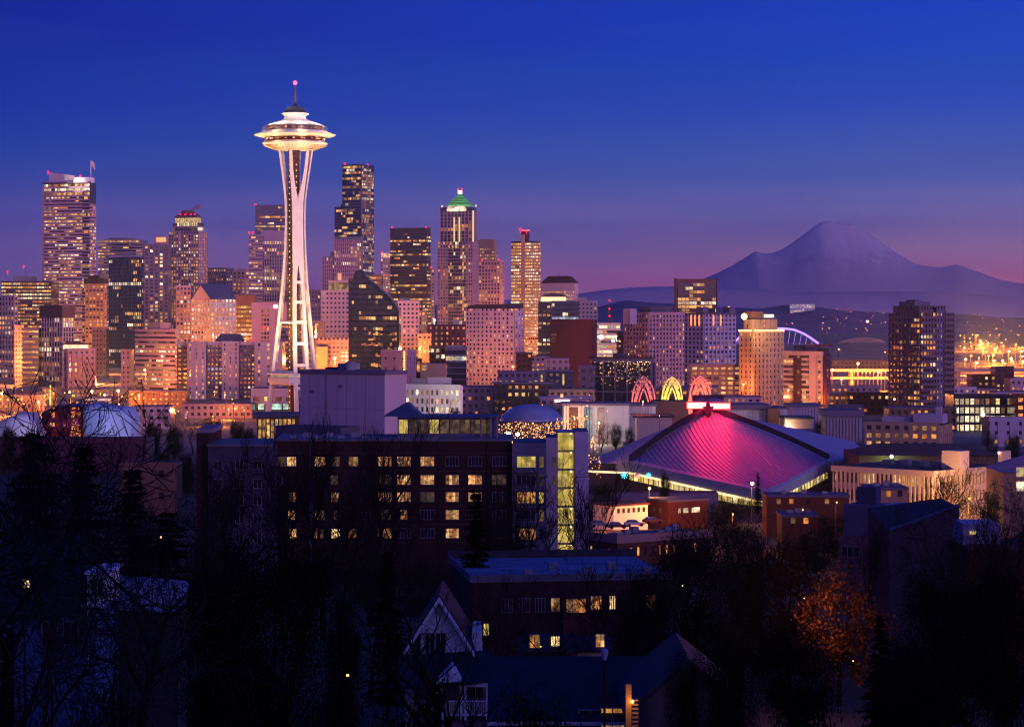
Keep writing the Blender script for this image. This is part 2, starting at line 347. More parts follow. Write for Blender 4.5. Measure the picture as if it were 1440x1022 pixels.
class Bld:
    """One building: an Empty at its base with a wall, its windows, rooftop boxes and beacons as children. Local x runs along the front, y into the depth."""
    def __init__(s, name, label, x0, x1, yt, Y, xc=None, left=False, a=24, depth=None, base=None, wall='pink', group=None, seed=None, cat='building'):
        sc = Y/F; s.Y = Y; s.rng = random.Random(seed if seed is not None else hash_(label))
        base = min(gz(Y), 0 if Y > 1000 else 1e9) if base is None else base
        s.side = None
        if xc is None:
            th = 0; s.Wd = (x1-x0)*sc; s.D = depth or max(18, min(45, s.Wd*.8)); ox, oy = PX(x0, Y), Y
        elif not left:
            th = -math.radians(a); s.side = 'R'; s.Wd = (xc-x0)*sc/math.cos(th); s.D = (x1-xc)*sc/abs(math.sin(th))
            ox, oy = PX(xc, Y)-s.Wd*math.cos(th), Y-s.Wd*math.sin(th)
        else:
            th = math.radians(a); s.side = 'L'; s.Wd = (x1-xc)*sc/math.cos(th); s.D = (xc-x0)*sc/math.sin(th)
            ox, oy = PX(xc, Y), Y
        s.H = PZ(yt, Y)-base; s.base = base; s.px0 = x0; s.px1 = xc if (xc and not left) else x1
        if left and xc: s.px0 = xc
        s.wallmat = WALLS[wall]
        s.o = thing(name, label, cat, (ox, oy, base), th, group)
        s.w = MB(); s.rows = {}; s.strips = {}; s.cells = []; s.roofs = []
        s.extra = []
    def h(s, py): return PZ(py, s.Y)-s.base                 # photo row -> local height
    def u(s, px): return (px-s.px0)/(s.px1-s.px0)*s.Wd      # photo column -> local x on the front
    def pt(s, face, bx, u, z, d):
        x0, x1, y0, y1 = bx
        return {'F': (x0+u, y0-d, z), 'R': (x1+d, y0+u, z), 'L': (x0-d, y1-u, z)}[face]
    def fbox(s, face, bx, u0, u1, z0, z1, d, mi=0):
        x0, x1, y0, y1 = bx
        if face == 'F': s.w.box(x0+u0, x0+u1, y0-d, y0, z0, z1, mi)
        elif face == 'R': s.w.box(x1, x1+d, y0+u0, y0+u1, z0, z1, mi)
        else: s.w.box(x0-d, x0, y1-u1, y1-u0, z0, z1, mi)
    def mass(s, bx=None, z0=0, z1=None, core=1, roof=2):
        bx = bx or (0, s.Wd, 0, s.D); z1 = s.H if z1 is None else z1
        s.w.box(*bx, z0, z1, core, top=roof); return bx
    def fac(s, face, bx, z0, z1, kind='band', fh=3.8, cw=3.0, wf=1.0, hf=.5, sp=.45, pp=.7, lit=.12, frow=.1, rows=None, mix=WARMMIX, persist=.6, u0=None, u1=None, ends=True, key=0, grad=0, pm=0, litcols=None):
        L = (bx[1]-bx[0]) if face == 'F' else (bx[3]-bx[2])
        u0 = 0 if u0 is None else u0; u1 = L if u1 is None else u1
        nr = max(1, round((z1-z0)/fh)); hh = (z1-z0)/nr; nc = max(1, round((u1-u0)/cw)); ww = (u1-u0)/nc
        rng = s.rng; e = 0
        if hf < 1:
            for r in range(nr):
                s.fbox(face, bx, u0-(sp if u0 == 0 and ends and face == 'F' else 0), u1+(sp if u1 == L and ends and face == 'F' else 0), z0+r*hh+(.003 if r == 0 else 0), z0+r*hh+(1-hf)*hh, sp, pm)
        if wf < 1:
            for c in range(nc+1):
                a = max(u0, u0+c*ww-(1-wf)*ww/2); b = min(u1, u0+c*ww+(1-wf)*ww/2)
                if b > a: s.fbox(face, bx, a, b, z0+.01, z1, pp, pm)
        for r in range(nr):
            p = lit*(1+grad*(1-r/nr)); fr = rows.get(nr-1-r) if rows and (nr-1-r) in rows else None
            if fr is not None: p = fr
            elif rng.random() < frow: p = max(p, rng.uniform(.45, .95))
            m = pick(mix, rng) if rng.random() < .35 else None
            p = min(.96, p*2.3)
            on = False; cur = 0
            for c in range(nc):
                if c == 0 or rng.random() > persist: on = rng.random() < p; cur = m or pick(mix, rng)
                if litcols and c in litcols: on = rng.random() < litcols[c]; cur = pick(mix, rng)
                za, zb = z0+r*hh+(1-hf)*hh+.02, z0+(r+1)*hh-.02
                ua, ub = u0+c*ww+(1-wf)*ww/2+.04, u0+(c+1)*ww-(1-wf)*ww/2-.04
                mi = cur if on else 0
                if on and pick(mix, rng) == 4 and cur == 1: mi = 4
                q = [s.pt(face, bx, *k, .06) for k in ((ua, za), (ub, za), (ub, zb), (ua, zb))]
                if kind == 'band': s.rows.setdefault((key, nr-r), MB()).quad(*q, mi)
                elif kind == 'strip': s.strips.setdefault((key, face, c), MB()).quad(*q, mi)
                else: s.cells.append((mi, face, s.pt(face, bx, ua, za, .06), ub-ua, zb-za))
    def box(s, name, x0, x1, y0, y1, z0, z1, m, label=None):
        b = MB(); b.box(x0, x1, y0, y1, z0, z1); o = b.build(name, m, s.o)
        if label: o['label'] = label
        return o
    def plant(s, px0, px1, py, m=None, d0=.3, d1=.8, z0=None, name='roof_plant'):
        return s.box(name, s.u(px0), s.u(px1), s.D*d0, s.D*d1, (s.H if z0 is None else z0)+.004, s.h(py), m or METAL)
    def beacon(s, px, py, r=1.0, d=.2, m=None):
        b = MB(); b.sphere((0, 0, 0), r*s.Y/2600, 8, 5)
        b.tube([(0, 0, -r*s.Y/2600-2.5), (0, 0, -.4*r)], .18, 4)
        return b.build('beacon', m or REDL, s.o, (s.u(px), s.D*d, s.h(py)))
    def mast(s, px, py, z0=None, r=.35, d=.4, m=None):
        b = MB(); z0 = s.H if z0 is None else z0; b.tube([(s.u(px), s.D*d, z0), (s.u(px), s.D*d, s.h(py))], [r, r*.5], 5); return b.build('mast', m or METAL, s.o)
    def done(s, glass=None, parapet=.9):
        if s.w.f: s.w.build('wall', [s.wallmat, glass or GLASS, ROOF], s.o)
        for name, dic in (('window_band', s.rows), ('window_strip', s.strips)):
            ks = sorted(dic, key=lambda k: str(k)); rest = MB()
            for i, k in enumerate(ks):
                if i < 100: dic[k].build(name, PANES if glass is None else [glass]+PANES[1:], s.o)
                else: rest.merge(dic[k])
            if rest.f: rest.build(name, PANES, s.o)['kind'] = 'stuff'
        if s.cells:
            order = sorted(range(len(s.cells)), key=lambda i: (s.cells[i][0] == 0, s.rng.random())); rest = MB()
            for n, i in enumerate(order):
                mi, face, p, w, h = s.cells[i]; p = Vector(p)
                rz = {'F': 0, 'R': math.pi/2, 'L': -math.pi/2}[face]
                if n < 100:
                    o = link(bpy.data.objects.new('window', unit_pane(mi)), s.o, p); o.rotation_euler = (0, 0, rz); o.scale = (w, 1, h)
                else:
                    d = Vector((math.cos(rz), math.sin(rz), 0))*w; z = Vector((0, 0, h)); rest.quad(p, p+d, p+d+z, p+z, mi)
            if rest.f: rest.build('window', PANES, s.o)['kind'] = 'stuff'
        return s.o
def hash_(t):
    h = 7
    for c in t: h = (h*131+ord(c)) % 1000003
    return h

def simple(name, label, x0, x1, yt, Y, faces='F', z0=0, **k):
    """A plain prismatic tower with one facade pattern on each visible face."""
    kw = {q: k.pop(q) for q in list(k) if q in ('xc', 'left', 'a', 'depth', 'base', 'wall', 'group', 'cat')}
    plants = k.pop('plants', []); beacons = k.pop('beacons', []); cap = k.pop('cap', 1.5); glass = k.pop('glass', None); side = k.pop('sidekw', {}); open_ = k.pop('open', False)
    b = Bld(name, label, x0, x1, yt, Y, **kw)
    bx = b.mass(); H = b.H
    fs = ['F']+([b.side] if b.side else [])
    for f in fs:
        b.fac(f, bx, z0, H-cap, **{**k, **(side if f != 'F' else {})})
        b.fbox(f, bx, -.5 if f == 'F' else 0, (b.Wd if f == 'F' else b.D)+(.5 if f == 'F' else 0), H-cap+.002, H+.6, .5)
    for p in plants: b.plant(*p)
    for p in beacons: b.beacon(*p)
    return b if open_ else b.done(glass)
T, A = 'office_tower', 'apartment_tower'
OFF = dict(kind='band', fh=3.9, cw=2.4, hf=.40)
FIN = dict(kind='strip', fh=3.9, cw=3.2, wf=.55, hf=.62, sp=.3, pp=.8)
GRD = dict(kind='cell', fh=3.6, cw=3.6, wf=.55, hf=.5)
CUR = dict(kind='band', fh=3.9, cw=2.4, hf=.72, sp=.12)
APT = dict(kind='cell', fh=3.0, cw=4.2, wf=.5, hf=.5, mix=RESMIX, persist=.2, frow=0, lit=.14)

# --- far tower with the curved penthouse and the flag
b = Bld(T, 'tall banded pink tower with curved white penthouse and a flag on its roof', 57, 132, 257, 2700, xc=126, wall='pink', a=20)
bx = b.mass(); H = b.H
um = b.u(115)
b.fac('F', bx, 0, H-16, u0=0, u1=um, ends=False, lit=.16, frow=.2, **OFF)
b.fac('F', bx, 0, H-16, u0=um, u1=b.Wd, ends=False, key=1, lit=.1, frow=.22, **CUR)
b.fac('F', bx, H-16, H-1, u0=0, u1=b.Wd, ends=False, key=2, kind='band', fh=5, cw=2.4, hf=.55, lit=.4, rows={0: .8, 1: .8, 2: .4})
b.fac('R', bx, 0, b.h(286), key=3, lit=.3, **OFF)
b.fbox('F', bx, -2.5, 0, 0, H-4, -2.5+.01 if False else .6)
c = MB(); 
prof = [(b.u(62), b.h(241)), (b.u(80), b.h(243)), (b.u(100), b.h(246)), (b.u(113), b.h(249)), (b.u(122), b.h(251)), (b.u(126), b.h(252))]
c.loft([[(x, 4, H+.01), (x, b.D-4, H+.01), (x, b.D-4, z), (x, 4, z)] for x, z in prof]); c.build('penthouse', W('pale stone', (.62, .50, .52)), b.o)
c = MB(); c.lathe([(b.u(120)-b.u(106), 0), (b.u(120)-b.u(106), b.h(249.5)-H)], 24, c=(b.u(114), 5, H+.02)); c.build('curved_parapet', mat('white parapet', (.80, .76, .74), .7, .05), b.o)
pl = bpy.data.lights.new('parapet floodlight', 'SPOT'); pl.energy = 30000; pl.color = (1, .80, .70); pl.spot_size = math.radians(80); pl.shadow_soft_size = .5
o = bpy.data.objects.new('parapet floodlight', pl); C.objects.link(o); o.parent = b.o; o.location = (b.u(110), -22, H-3); o.rotation_euler = (math.radians(108), 0, 0)
b.box('roof_overhang', -2.5, b.Wd+1, -2.5, b.D, H-.01+.02, H+1.6, WALLS['slate'])
b.mast(126, 225, H, .7, .2, mat('white flagpole', (.7, .68, .68), .5))
c = MB(); fx, fz = b.u(126), b.h(226)
c.loft([[(fx+k*1.5, b.D*.2+math.sin(k)*1.1, fz-k*k*.32), (fx+k*1.5, b.D*.2+.1+math.sin(k)*1.1, fz-k*k*.32), (fx+k*1.5, b.D*.2+.1+math.sin(k)*1.1, fz-k*k*.42-6.5), (fx+k*1.5, b.D*.2+math.sin(k)*1.1, fz-k*k*.42-6.5)] for k in range(5)])
fl = c.build('flag', mat('flag cloth', (.75, .4, .42), .8, .6, .6), b.o)
b.beacon(61, 240); b.beacon(111, 247, 1.2, .1); b.done()

simple(T, 'beige tower behind the dark slab tower, only its top storeys showing', 138, 200, 337, 2950, wall='beige', lit=.22, frow=.12, plants=[(150, 185, 334)], **OFF)
b = simple(T, 'dark glass slab tower with a pale rim along its roof', 148, 203, 362, 2450, wall='navy', lit=.1, frow=.1, xc=199, a=30, open=True, cap=2.5, kind='strip', fh=3.9, cw=2.8, wf=.72, hf=.8, sp=.1, pp=.5, mix=YELMIX, plants=[(163, 189, 355)])
b.box('cornice', -1, b.Wd+1, -1, 0-.52, b.H+.7, b.H+2.2, WALLS['lavender']); b.done(GLASSB)
b = simple(A, 'dark tower carrying a glowing red sign on its roof', 203, 237, 344, 2200, wall='slate', lit=.12, frow=.0, open=True, kind='cell', fh=3.4, cw=4.6, wf=.6, hf=.6, persist=.1, mix=YELMIX, litcols={3: .65, 5: .35, 1: .25}, plants=[(216, 234, 332)])
b.box('sign', b.u(219), b.u(232), b.D*.3-.8, b.D*.3-.1, b.h(340), b.h(334), emit('red sign tubes', (1, .16, .05), 3.2)); b.done()

# --- stepped tower with the glowing crown and steam
b = Bld(T, 'stepped stone tower with a lit pyramid crown and four red lamps', 234, 289, 326, 2800, xc=279, a=28, wall='mauve')
bx = b.mass(); H = b.H; Wd, D = b.Wd, b.D
kw = dict(kind='cell', fh=3.9, cw=3.6, wf=.6, hf=.55, mix=YELMIX, lit=.16, persist=.5, frow=.08, grad=.6)
b.fac('F', bx, 0, H, litcols={4: .6, 5: .45}, **kw); b.fac('R', bx, 0, H, **{**kw, 'lit': .45, 'mix': [(2, .8), (1, .2)]})
z1, z2, z3 = b.h(313), b.h(304.5), b.h(301)
t1 = b.mass((4, Wd-3, 3, D-3), H+.01, z1); b.fac('F', t1, H+.02, z1, kind='band', fh=6, cw=3, hf=.7, wf=.85, lit=.1, key=5); b.fac('R', t1, H+.02, z1, kind='band', fh=6, cw=3, hf=.7, lit=.1, key=6)
c = MB()
def ring(i, z): return [(8+i, 6+i*.8, z), (Wd-8-i, 6+i*.8, z), (Wd-8-i, D-6-i*.8, z), (8+i, D-6-i*.8, z)]
c.loft([ring(-2, z1+.01), ring(-2, z1+6)]); c.build('crown_storey', glow('crown windows', (1, .6, .2), (1, .7, .3), .7, 1.6, .45), b.o)
c = MB(); c.loft([ring(-3, z1+6.02), ring(-3, z1+7.2), ring(6, z2+6), ring(6, z2+8)]); c.build('roof', mat('bronze pyramid roof', (.16, .12, .14), .5), b.o)
for px in (246, 254, 262, 268): b.beacon(px, 301, 1.1, .4)
b.done()
c = MB(); p0 = P(262, 301, 2800)
c.tube([p0+Vector((k*2.3, k*.6, 2+k*1.1+.02*k*k)) for k in range(8)], [1.2+.32*k for k in range(8)], 10)
sm = bpy.data.materials.new('steam'); sm.use_nodes = True; t = sm.node_tree; t.nodes.remove(t.nodes['Principled BSDF'])
pv = N('ShaderNodeVolumePrincipled', t); pv.inputs['Color'].default_value = (.9, .85, .9, 1); pv.inputs['Density'].default_value = .3; t.links.new(pv.outputs[0], t.nodes['Material Output'].inputs['Volume'])
o = c.build('steam', sm); o['kind'] = 'stuff'

# --- low cluster at the east end
b = simple(T, 'broad office block of glowing yellow storeys with dark roof plant', 2, 72, 396, 2600, wall='bronze', mix=YELMIX, lit=.35, frow=.5, open=True, plants=[(15, 43, 388)], kind='band', fh=4.0, cw=2.6, hf=.5, wf=.9)
b.beacon(8, 382, .9); b.beacon(31, 374, .9); b.mast(8, 382); b.mast(31, 374); b.done()
simple(T, 'grey office block with a small window grid below the yellow office block', -14, 23, 416, 2050, wall='grey', xc=20, a=30, lit=.14, frow=.1, kind='cell', fh=4.2, cw=3.6, wf=.7, hf=.55)
simple(T, 'slim pink tower with a single column of windows', 21, 33, 458, 1900, wall='pink', base=0, lit=.2, kind='cell', fh=3.6, cw=2.4, wf=.5, hf=.45)
simple('office_building', 'low orange-lit block between the slim pink tower and the pinstriped tower', 32, 54, 462, 1850, wall='tan', lit=.5, frow=.4, mix=[(2, .8), (1, .2)], **OFF)
b = simple(T, 'pinstriped tower with a dark band below its flat roof', 54, 100, 431, 1850, xc=88, a=35, wall='pale', lit=.16, frow=.08, rows={18: .8, 19: .7, 21: .9, 22: .9}, cap=9, open=True, kind='strip', fh=3.9, cw=3.0, wf=.74, hf=.8, sp=.2, pp=.7)
b.box('cornice', -1.2, b.Wd+.8, -1.2, b.D+1, b.H-9, b.H+.9, WALLS['bronze']); b.box('canopy', b.u(55), b.u(88), -8, -1.3, b.h(546), b.h(536), WALLS['navy']); b.done()
b = simple('office_building', 'small mauve block with a glowing top storey', 90, 129, 491, 1720, wall='mauve', xc=95, left=True, a=35, lit=.06, frow=0, open=True, kind='cell', fh=4.3, cw=4.0, wf=.4, hf=.42)
c = MB(); c.box(b.u(92), b.u(122), 3, b.D-3, b.H+.01, b.h(485)); c.build('lit_storey', glow('lit top storey', (1, .62, .25), (1, .8, .5), .7, 1.6, .35), b.o)
b.box('roof', b.u(90), b.u(124), 1.5, b.D-1.5, b.h(485)+.01, b.h(482.5), WALLS['bronze']); b.plant(95, 112, 480, WALLS['charcoal'], z0=b.h(482.5)); b.done()
b = simple(A, 'slender sandy tower with lit balconies and a dark cap', 117, 149, 393, 2250, wall='tan', xc=146, a=30, lit=.3, frow=.12, mix=[(1, .5), (2, .5)], cap=6, open=True, kind='cell', fh=3.7, cw=4.4, wf=.66, hf=.5)
b.box('cornice', -1, b.Wd+1, -1, b.D+.5, b.H-4, b.H+.8, WALLS['charcoal']); b.plant(120, 136, 387, WALLS['charcoal']); b.done()
simple('office_building', 'rosy block of tiny square windows before the slender sandy tower', 130, 149, 462, 2150, wall='tan', lit=.06, frow=0, kind='cell', fh=4.2, cw=3.4, wf=.4, hf=.4)
b = simple('hotel', 'pink banded hotel with a rooftop lift house, its lower storeys lit', 182, 249, 464, 1720, wall='pink', xc=246, a=40, lit=.14, frow=.12, open=True, rows={10: .8, 14: .8, 15: .9, 16: .7, 17: .9}, kind='band', fh=3.5, cw=2.6, hf=.42, plants=[(200, 236, 454)])
b.box('lift_house', b.u(221), b.u(235), b.D*.2, b.D*.28, b.H+.7, b.h(453.5), WALLS['lavender']); b.beacon(238, 503, .8, -.02); b.done()
simple('office_building', 'narrow pink block beside the pink banded hotel', 171, 183, 492, 1760, wall='pink', lit=.1, kind='cell', fh=3.6, cw=3, wf=.4, hf=.4)

# --- between the stepped tower and the observation tower
simple(T, 'low dark tower behind the gabled block', 288, 327, 377, 2900, wall='slate', xc=318, a=30, lit=.1, frow=.03, kind='cell', fh=3.9, cw=4, wf=.6, hf=.55)
b = Bld('office_building', 'pale gridded block with a steep blue gabled roof', 266, 327, 421, 2000, xc=296, left=True, a=50, wall='pale')
bx = b.mass(); H = b.H
kw = dict(kind='cell', fh=3.9, cw=4.2, wf=.62, hf=.55, mix=YELMIX, lit=.3, frow=.12, grad=.8, persist=.6)
b.fac('F', bx, 0, H, **{**kw, 'mix': [(1, .4), (3, .3), (5, .2)]}); b.fac('L', bx, 0, H, **kw)
zr = b.h(400); c = MB()
c.poly([(-.01, 0, H+.01), (-.01, b.D/2, zr), (-.01, b.D, H+.01)][::-1]); c.build('gable', WALLS['pale'], b.o)
c = MB(); c.loft([[(-1, b.D/2, zr+.6), (-1, b.D/2, zr), (-1, -1, H+.2), (-1, -1.3, H+.7)], [(b.Wd, b.D/2, zr+.6), (b.Wd, b.D/2, zr), (b.Wd, -1, H+.2), (b.Wd, -1.3, H+.7)]])
c.loft([[(-1, b.D/2, zr+.6), (-1, b.D+1.3, H+.7), (-1, b.D+1, H+.2), (-1, b.D/2, zr)], [(b.Wd, b.D/2, zr+.6), (b.Wd, b.D+1.3, H+.7), (b.Wd, b.D+1, H+.2), (b.Wd, b.D/2, zr)]])
c.build('roof', mat('blue standing seam roof', (.05, .07, .16), .35, .2, .2, .5), b.o)
b.done()
simple('office_building', 'gridded block with amber lower storeys beside the gabled block', 248, 268, 402, 2080, wall='pink', lit=.22, frow=.15, grad=1.2, kind='cell', fh=3.9, cw=3.6, wf=.62, hf=.55)
b = simple(T, 'pink stepped tower with a sparse window grid near the observation tower', 327, 369, 381, 2550, wall='pink', lit=.12, frow=.05, open=True, kind='cell', fh=4, cw=4.6, wf=.5, hf=.5)
b.plant(332, 362, 378, WALLS['pink']); b.done()
simple('office_building', 'brown-topped office block of yellow lit storeys', 326, 358, 416, 2080, wall='brown', mix=YELMIX, lit=.4, frow=.3, cap=9, rows={9: 1, 12: 1, 13: .9}, kind='band', fh=3.9, cw=2.5, hf=.5, wf=.85)
b = Bld('office_building', 'blank pink slab with a dark recessed window column', 354, 403, 425, 1900, wall='pink')
bx = b.mass(); b.fac('F', bx, 0, b.H-6, u0=b.u(367), u1=b.u(379), kind='band', fh=3.6, cw=2.2, hf=.6, wf=.8, lit=.3, mix=[(4, .5), (2, .2), (6, .3)])
for q in ((354, 367), (379, 403)): b.fbox('F', bx, b.u(q[0]), b.u(q[1]), 0, b.H, 1.2)
b.fbox('F', bx, b.u(367), b.u(379), b.H-6, b.H, .9); b.beacon(371, 460, 1.3, -.04); b.beacon(352, 477, 1.3, -.1); b.done()
b = simple(T, 'dark flat-topped tower half hidden behind the observation tower', 359, 420, 289, 3000, wall='slate', lit=.06, frow=.06, rows={3: .7, 6: .95, 7: .2}, open=True, glass=GLASSB, kind='band', fh=4, cw=2.6, hf=.6, sp=.15)
b.beacon(359, 288, 1.1, .02); b.done()
simple(T, 'pink pinstripe tower with yellow lit storeys behind the observation tower', 368, 425, 325, 2550, wall='pink', cap=11, lit=.1, frow=.06, rows={0: .95, 9: .7, 10: .9, 11: .8, 13: .7, 21: .5, 22: .4, 23: .6}, kind='strip', fh=3.9, cw=2.7, wf=.55, hf=.8, sp=.2, pp=.8)
b = simple(T, 'narrow banded tower with two red lamps beside the pinstripe tower', 350, 369, 331, 2500, wall='mauve', lit=.12, frow=.12, open=True, rows={10: .8, 13: .9, 14: .95}, **OFF)
b.beacon(350, 327); b.beacon(355, 327); b.done()

# --- tallest dark tower
b = Bld(T, 'tallest dark glass tower, stepped on one flank, with two red roof lamps', 467, 524, 231, 3350, xc=507, a=32, wall='slate')
bx = (b.u(480), b.Wd, 0, b.D); b.mass(bx); H = b.H
kw = dict(kind='band', fh=4.1, cw=2.8, hf=.78, sp=.12, lit=.12, frow=.13)
b.fac('F', bx, 0, H-2, **kw); b.fac('R', bx, 0, H-2, key=1, **{**kw, 'wf': .8, 'lit': .25})
b2 = b.mass((b.u(467.5), b.u(480)-.02, 2, b.D-4), 0, b.h(290)); b.fac('F', b2, 0, b.h(290), key=2, **kw)
b3 = b.mass((b.u(473), b.u(480)-.03, 8, b.D-8), b.h(290)+.01, b.h(286))
b.fbox('R', bx, 0, 1.6, 0, H, 1.2); b.beacon(483, 229.5, 1.1, .05); b.beacon(506, 231, 1.1, .6); b.mast(507, 225, d=.2, r=.9); b.done(GLASSB)
b = Bld(T, 'mauve pinstripe tower standing before the tallest dark tower', 453, 508, 333, 2500, wall='mauve')
bx = b.mass((b.u(470), b.Wd, 0, b.D)); kw = dict(kind='strip', fh=4, cw=2.3, wf=.5, hf=.75, sp=.15, pp=.7, lit=.04, frow=.02)
b.fac('F', bx, 0, b.H-3, rows={3: .5, 4: .6, 6: .5}, **kw)
bx2 = b.mass((0, b.u(470)-.02, 2, b.D-3), 0, b.h(361)); b.fac('F', bx2, 0, b.h(361)-1, key=3, **kw); b.mass((b.u(464), b.u(470)-.03, 5, b.D-6), b.h(361)+.01, b.h(354)); b.done()
simple('office_building', 'low dark block with a few lit windows by the observation tower legs', 434, 455, 408, 2250, wall='slate', lit=.16, frow=.05, kind='cell', fh=3.9, cw=3, wf=.6, hf=.5)
b = simple('office_building', 'pale block of small dark square windows under a lit glass penthouse', 452, 497, 409, 1980, wall='pale', lit=.06, frow=.06, open=True, rows={5: .5, 9: .5}, mix=[(4, .6), (1, .4)], kind='cell', fh=4.0, cw=3.3, wf=.5, hf=.42)
c = MB(); c.box(b.u(462), b.u(495), 2, b.D-2, b.H+.61, b.h(397)); c.build('glass_penthouse', glow('penthouse glass', (1, .55, .2), (1, .6, .2), .5, .6, .25, nlo=.15), b.o)
b.plant(461, 496, 394.5, WALLS['pale'], .0, .9, z0=b.h(397)); b.box('roof_lamp', b.u(474), b.u(479), 6, 10, b.h(394)+.1, b.h(384), emit('orange roof lamp', (1, .4, .15), .9)); b.done()
simple('office_building', 'orange-lit block low behind the observation tower legs', 437, 455, 452, 1900, wall='tan', lit=.4, frow=.3, mix=[(2, .9), (1, .1)], kind='cell', fh=3.8, cw=3, wf=.5, hf=.5)
b = Bld('office_building', 'pink terraced hotel with an orange floodlit wall', 437, 490, 475, 1780, wall='pink')
bx = b.mass(); b.fac('F', bx, 0, b.H, kind='cell', fh=3.4, cw=3.2, wf=.6, hf=.5, lit=.12, mix=[(4, .6), (2, .4)]); b.box('annex', b.u(447), b.u(462), -12, -1, 0, b.h(487), WALLS['tan']); b.done()

# --- dark glass tower with the sloping shoulder
b = Bld(T, 'black glass tower whose roof slopes down in a long shoulder', 490, 561, 381, 1680, wall='charcoal')
bx = (0, b.Wd, 0, 34); zt = [(490, 392), (496, 392), (500, 381), (508, 379), (520, 394), (534, 405), (548, 418), (557, 430), (561, 438)]
poly = [(b.u(x), b.h(y)) for x, y in zt]
m = MB(); fr = [(x, 0, z) for x, z in poly]; bk = [(x, 34, z) for x, z in poly]; n = len(poly)
m.poly([(0, 0, 0), (b.Wd, 0, 0)]+fr[::-1]); m.poly([(0, 34, 0)]+bk+[(b.Wd, 34, 0)])
for i in range(n-1): m.quad(fr[i], fr[i+1], bk[i+1], bk[i], 0)
m.quad((0, 34, 0), (0, 0, 0), fr[0], bk[0]); m.quad((b.Wd, 0, 0), (b.Wd, 34, 0), bk[-1], fr[-1])
m.build('wall', [mat('black curtain wall', (.012, .012, .018), .18, .3, .1, .5)], b.o)
rows = int(b.h(383)/3.8)
for r in range(rows):
    z = r*3.8+.4; py = HY+(ZC-b.base-z-2)*F/1680
    xr = interp(z+3, [(b.h(438), b.Wd), (b.h(418), b.u(548)), (b.h(394), b.u(520)), (b.h(381), b.u(508))]) if z > b.h(438)-3 else b.Wd
    xl = 0 if z < b.h(394) else b.u(500)
    m = MB(); x = xl+.8; on = False; p = .08 if b.rng.random() > .2 else .6
    low = z < b.h(470)  # orange reflections in the lower glass are put in as glowing panes
    while x < xr-2:
        if b.rng.random() > .6: on = b.rng.random() < (.45 if low and x > b.u(512) else p)
        sc_ = b.rng.random()
        mi = (pick([(2, .5), (1, .3), (4, .2)], b.rng) if low else pick(YELMIX, b.rng)) if on else 0
        hh = 2.2 if not low else b.rng.uniform(.5, 2.6); z_ = z+(b.rng.uniform(0, .8) if low else 0)
        m.quad((x, -.05, z_), (x+1.5, -.05, z_), (x+1.5, -.05, z_+hh), (x, -.05, z_+hh), mi); x += 1.7
    if m.f: m.build('window_band', [GLASSB]+PANES[1:], b.o)
b.done()
simple(T, 'dim tower with a yellow lit rooftop behind the sloping black tower', 518, 537, 387, 2400, wall='brown', lit=.5, mix=[(2, .6), (4, .4)], grad=-.6, kind='band', fh=5, cw=2.6, hf=.5)
b = simple(T, 'slim tower with a white and red lit crown beside the flat black tower', 535, 549, 363, 3100, wall='pink', lit=.25, frow=.05, open=True, kind='cell', fh=4, cw=3.5, wf=.6, hf=.5, litcols={1: .8})
b.box('lit_crown', b.u(536), b.u(548), 2, b.D-2, b.H+.7, b.h(356), glow('crown lamps', (1, .35, .2), (1, .6, .4), 1.2, 2.4, .35)); b.beacon(537, 354.5, .9, .1); b.done()
b = simple(T, 'flat black tower with two red roof lamps and a bright band of storeys', 548, 605, 321, 2650, wall='charcoal', lit=.05, frow=.1, xc=600, a=20, open=True, rows={3: .6, 7: .45, 18: .3, 20: .95, 21: .95, 22: .95, 23: .9, 24: .7}, kind='band', fh=3.9, cw=2.4, hf=.5, sp=.25)
b.beacon(549.5, 319.5); b.beacon(598, 319.5); b.done()
b = simple(T, 'thin lit tower tucked behind the flat black tower', 598, 611, 378, 2800, wall='pink', lit=.45, frow=.1, open=True, kind='cell', fh=4, cw=3.6, wf=.6, hf=.5, litcols={1: .9})
b.beacon(606, 376, 1.1); b.done()

# --- tower with the green pyramid
b = Bld(T, 'granite tower with a green lit pyramid roof and glowing arch windows', 615, 672, 340, 2700, xc=665, a=18, wall='mauve')
bx = b.mass(); H = b.H; Wd, D = b.Wd, b.D
kw = dict(kind='cell', fh=4, cw=3.3, wf=.55, hf=.55, lit=.14, frow=.04, grad=1.2, mix=[(1, .45), (2, .25), (4, .3)])
ua, ub = b.u(630), b.u(655)
b.fac('F', bx, 0, H, u0=0, u1=ua, ends=False, **kw); b.fac('F', bx, 0, H, u0=ub, u1=Wd, ends=False, **kw); b.fac('R', bx, 0, H, **{**kw, 'lit': .3})
b.fac('F', bx, 0, H, u0=ua, u1=ub, ends=False, key=2, kind='band', fh=4, cw=2.2, hf=.8, sp=.1, wf=.92, pp=.2, lit=.12, litcols={8: .7, 9: .6, 3: .3}, mix=[(1, .5), (3, .2), (4, .3)], grad=1)
z1 = b.h(291)
t1 = b.mass((b.u(618), Wd-b.u(617), 2, D-2), H+.01, z1)
b.fac('F', t1, H+.02, z1-4, kind='strip', fh=4, cw=4.2, wf=.75, hf=.8, sp=.15, pp=.8, lit=.08, frow=.06, key=4); b.fac('R', t1, H+.02, z1-4, kind='strip', fh=4, cw=4.2, wf=.75, hf=.8, pp=.8, lit=.1, key=5)
LITST = emit('floodlit crown glow', (1, .72, .36), .9)  # floodlit stone shafts and trim: the light is put into their emission
for px in (638.2, 645.5): b.box('glowing_shaft', b.u(px)-.8, b.u(px)+.8, .4, 1.18, b.h(340), b.h(305), LITST)
b.box('glowing_shaft', Wd-.8, Wd+1, .2, 1.1, b.h(340), b.h(296), LITST)
c = MB(); ctr = b.u(641.5); rr = b.u(655)-ctr
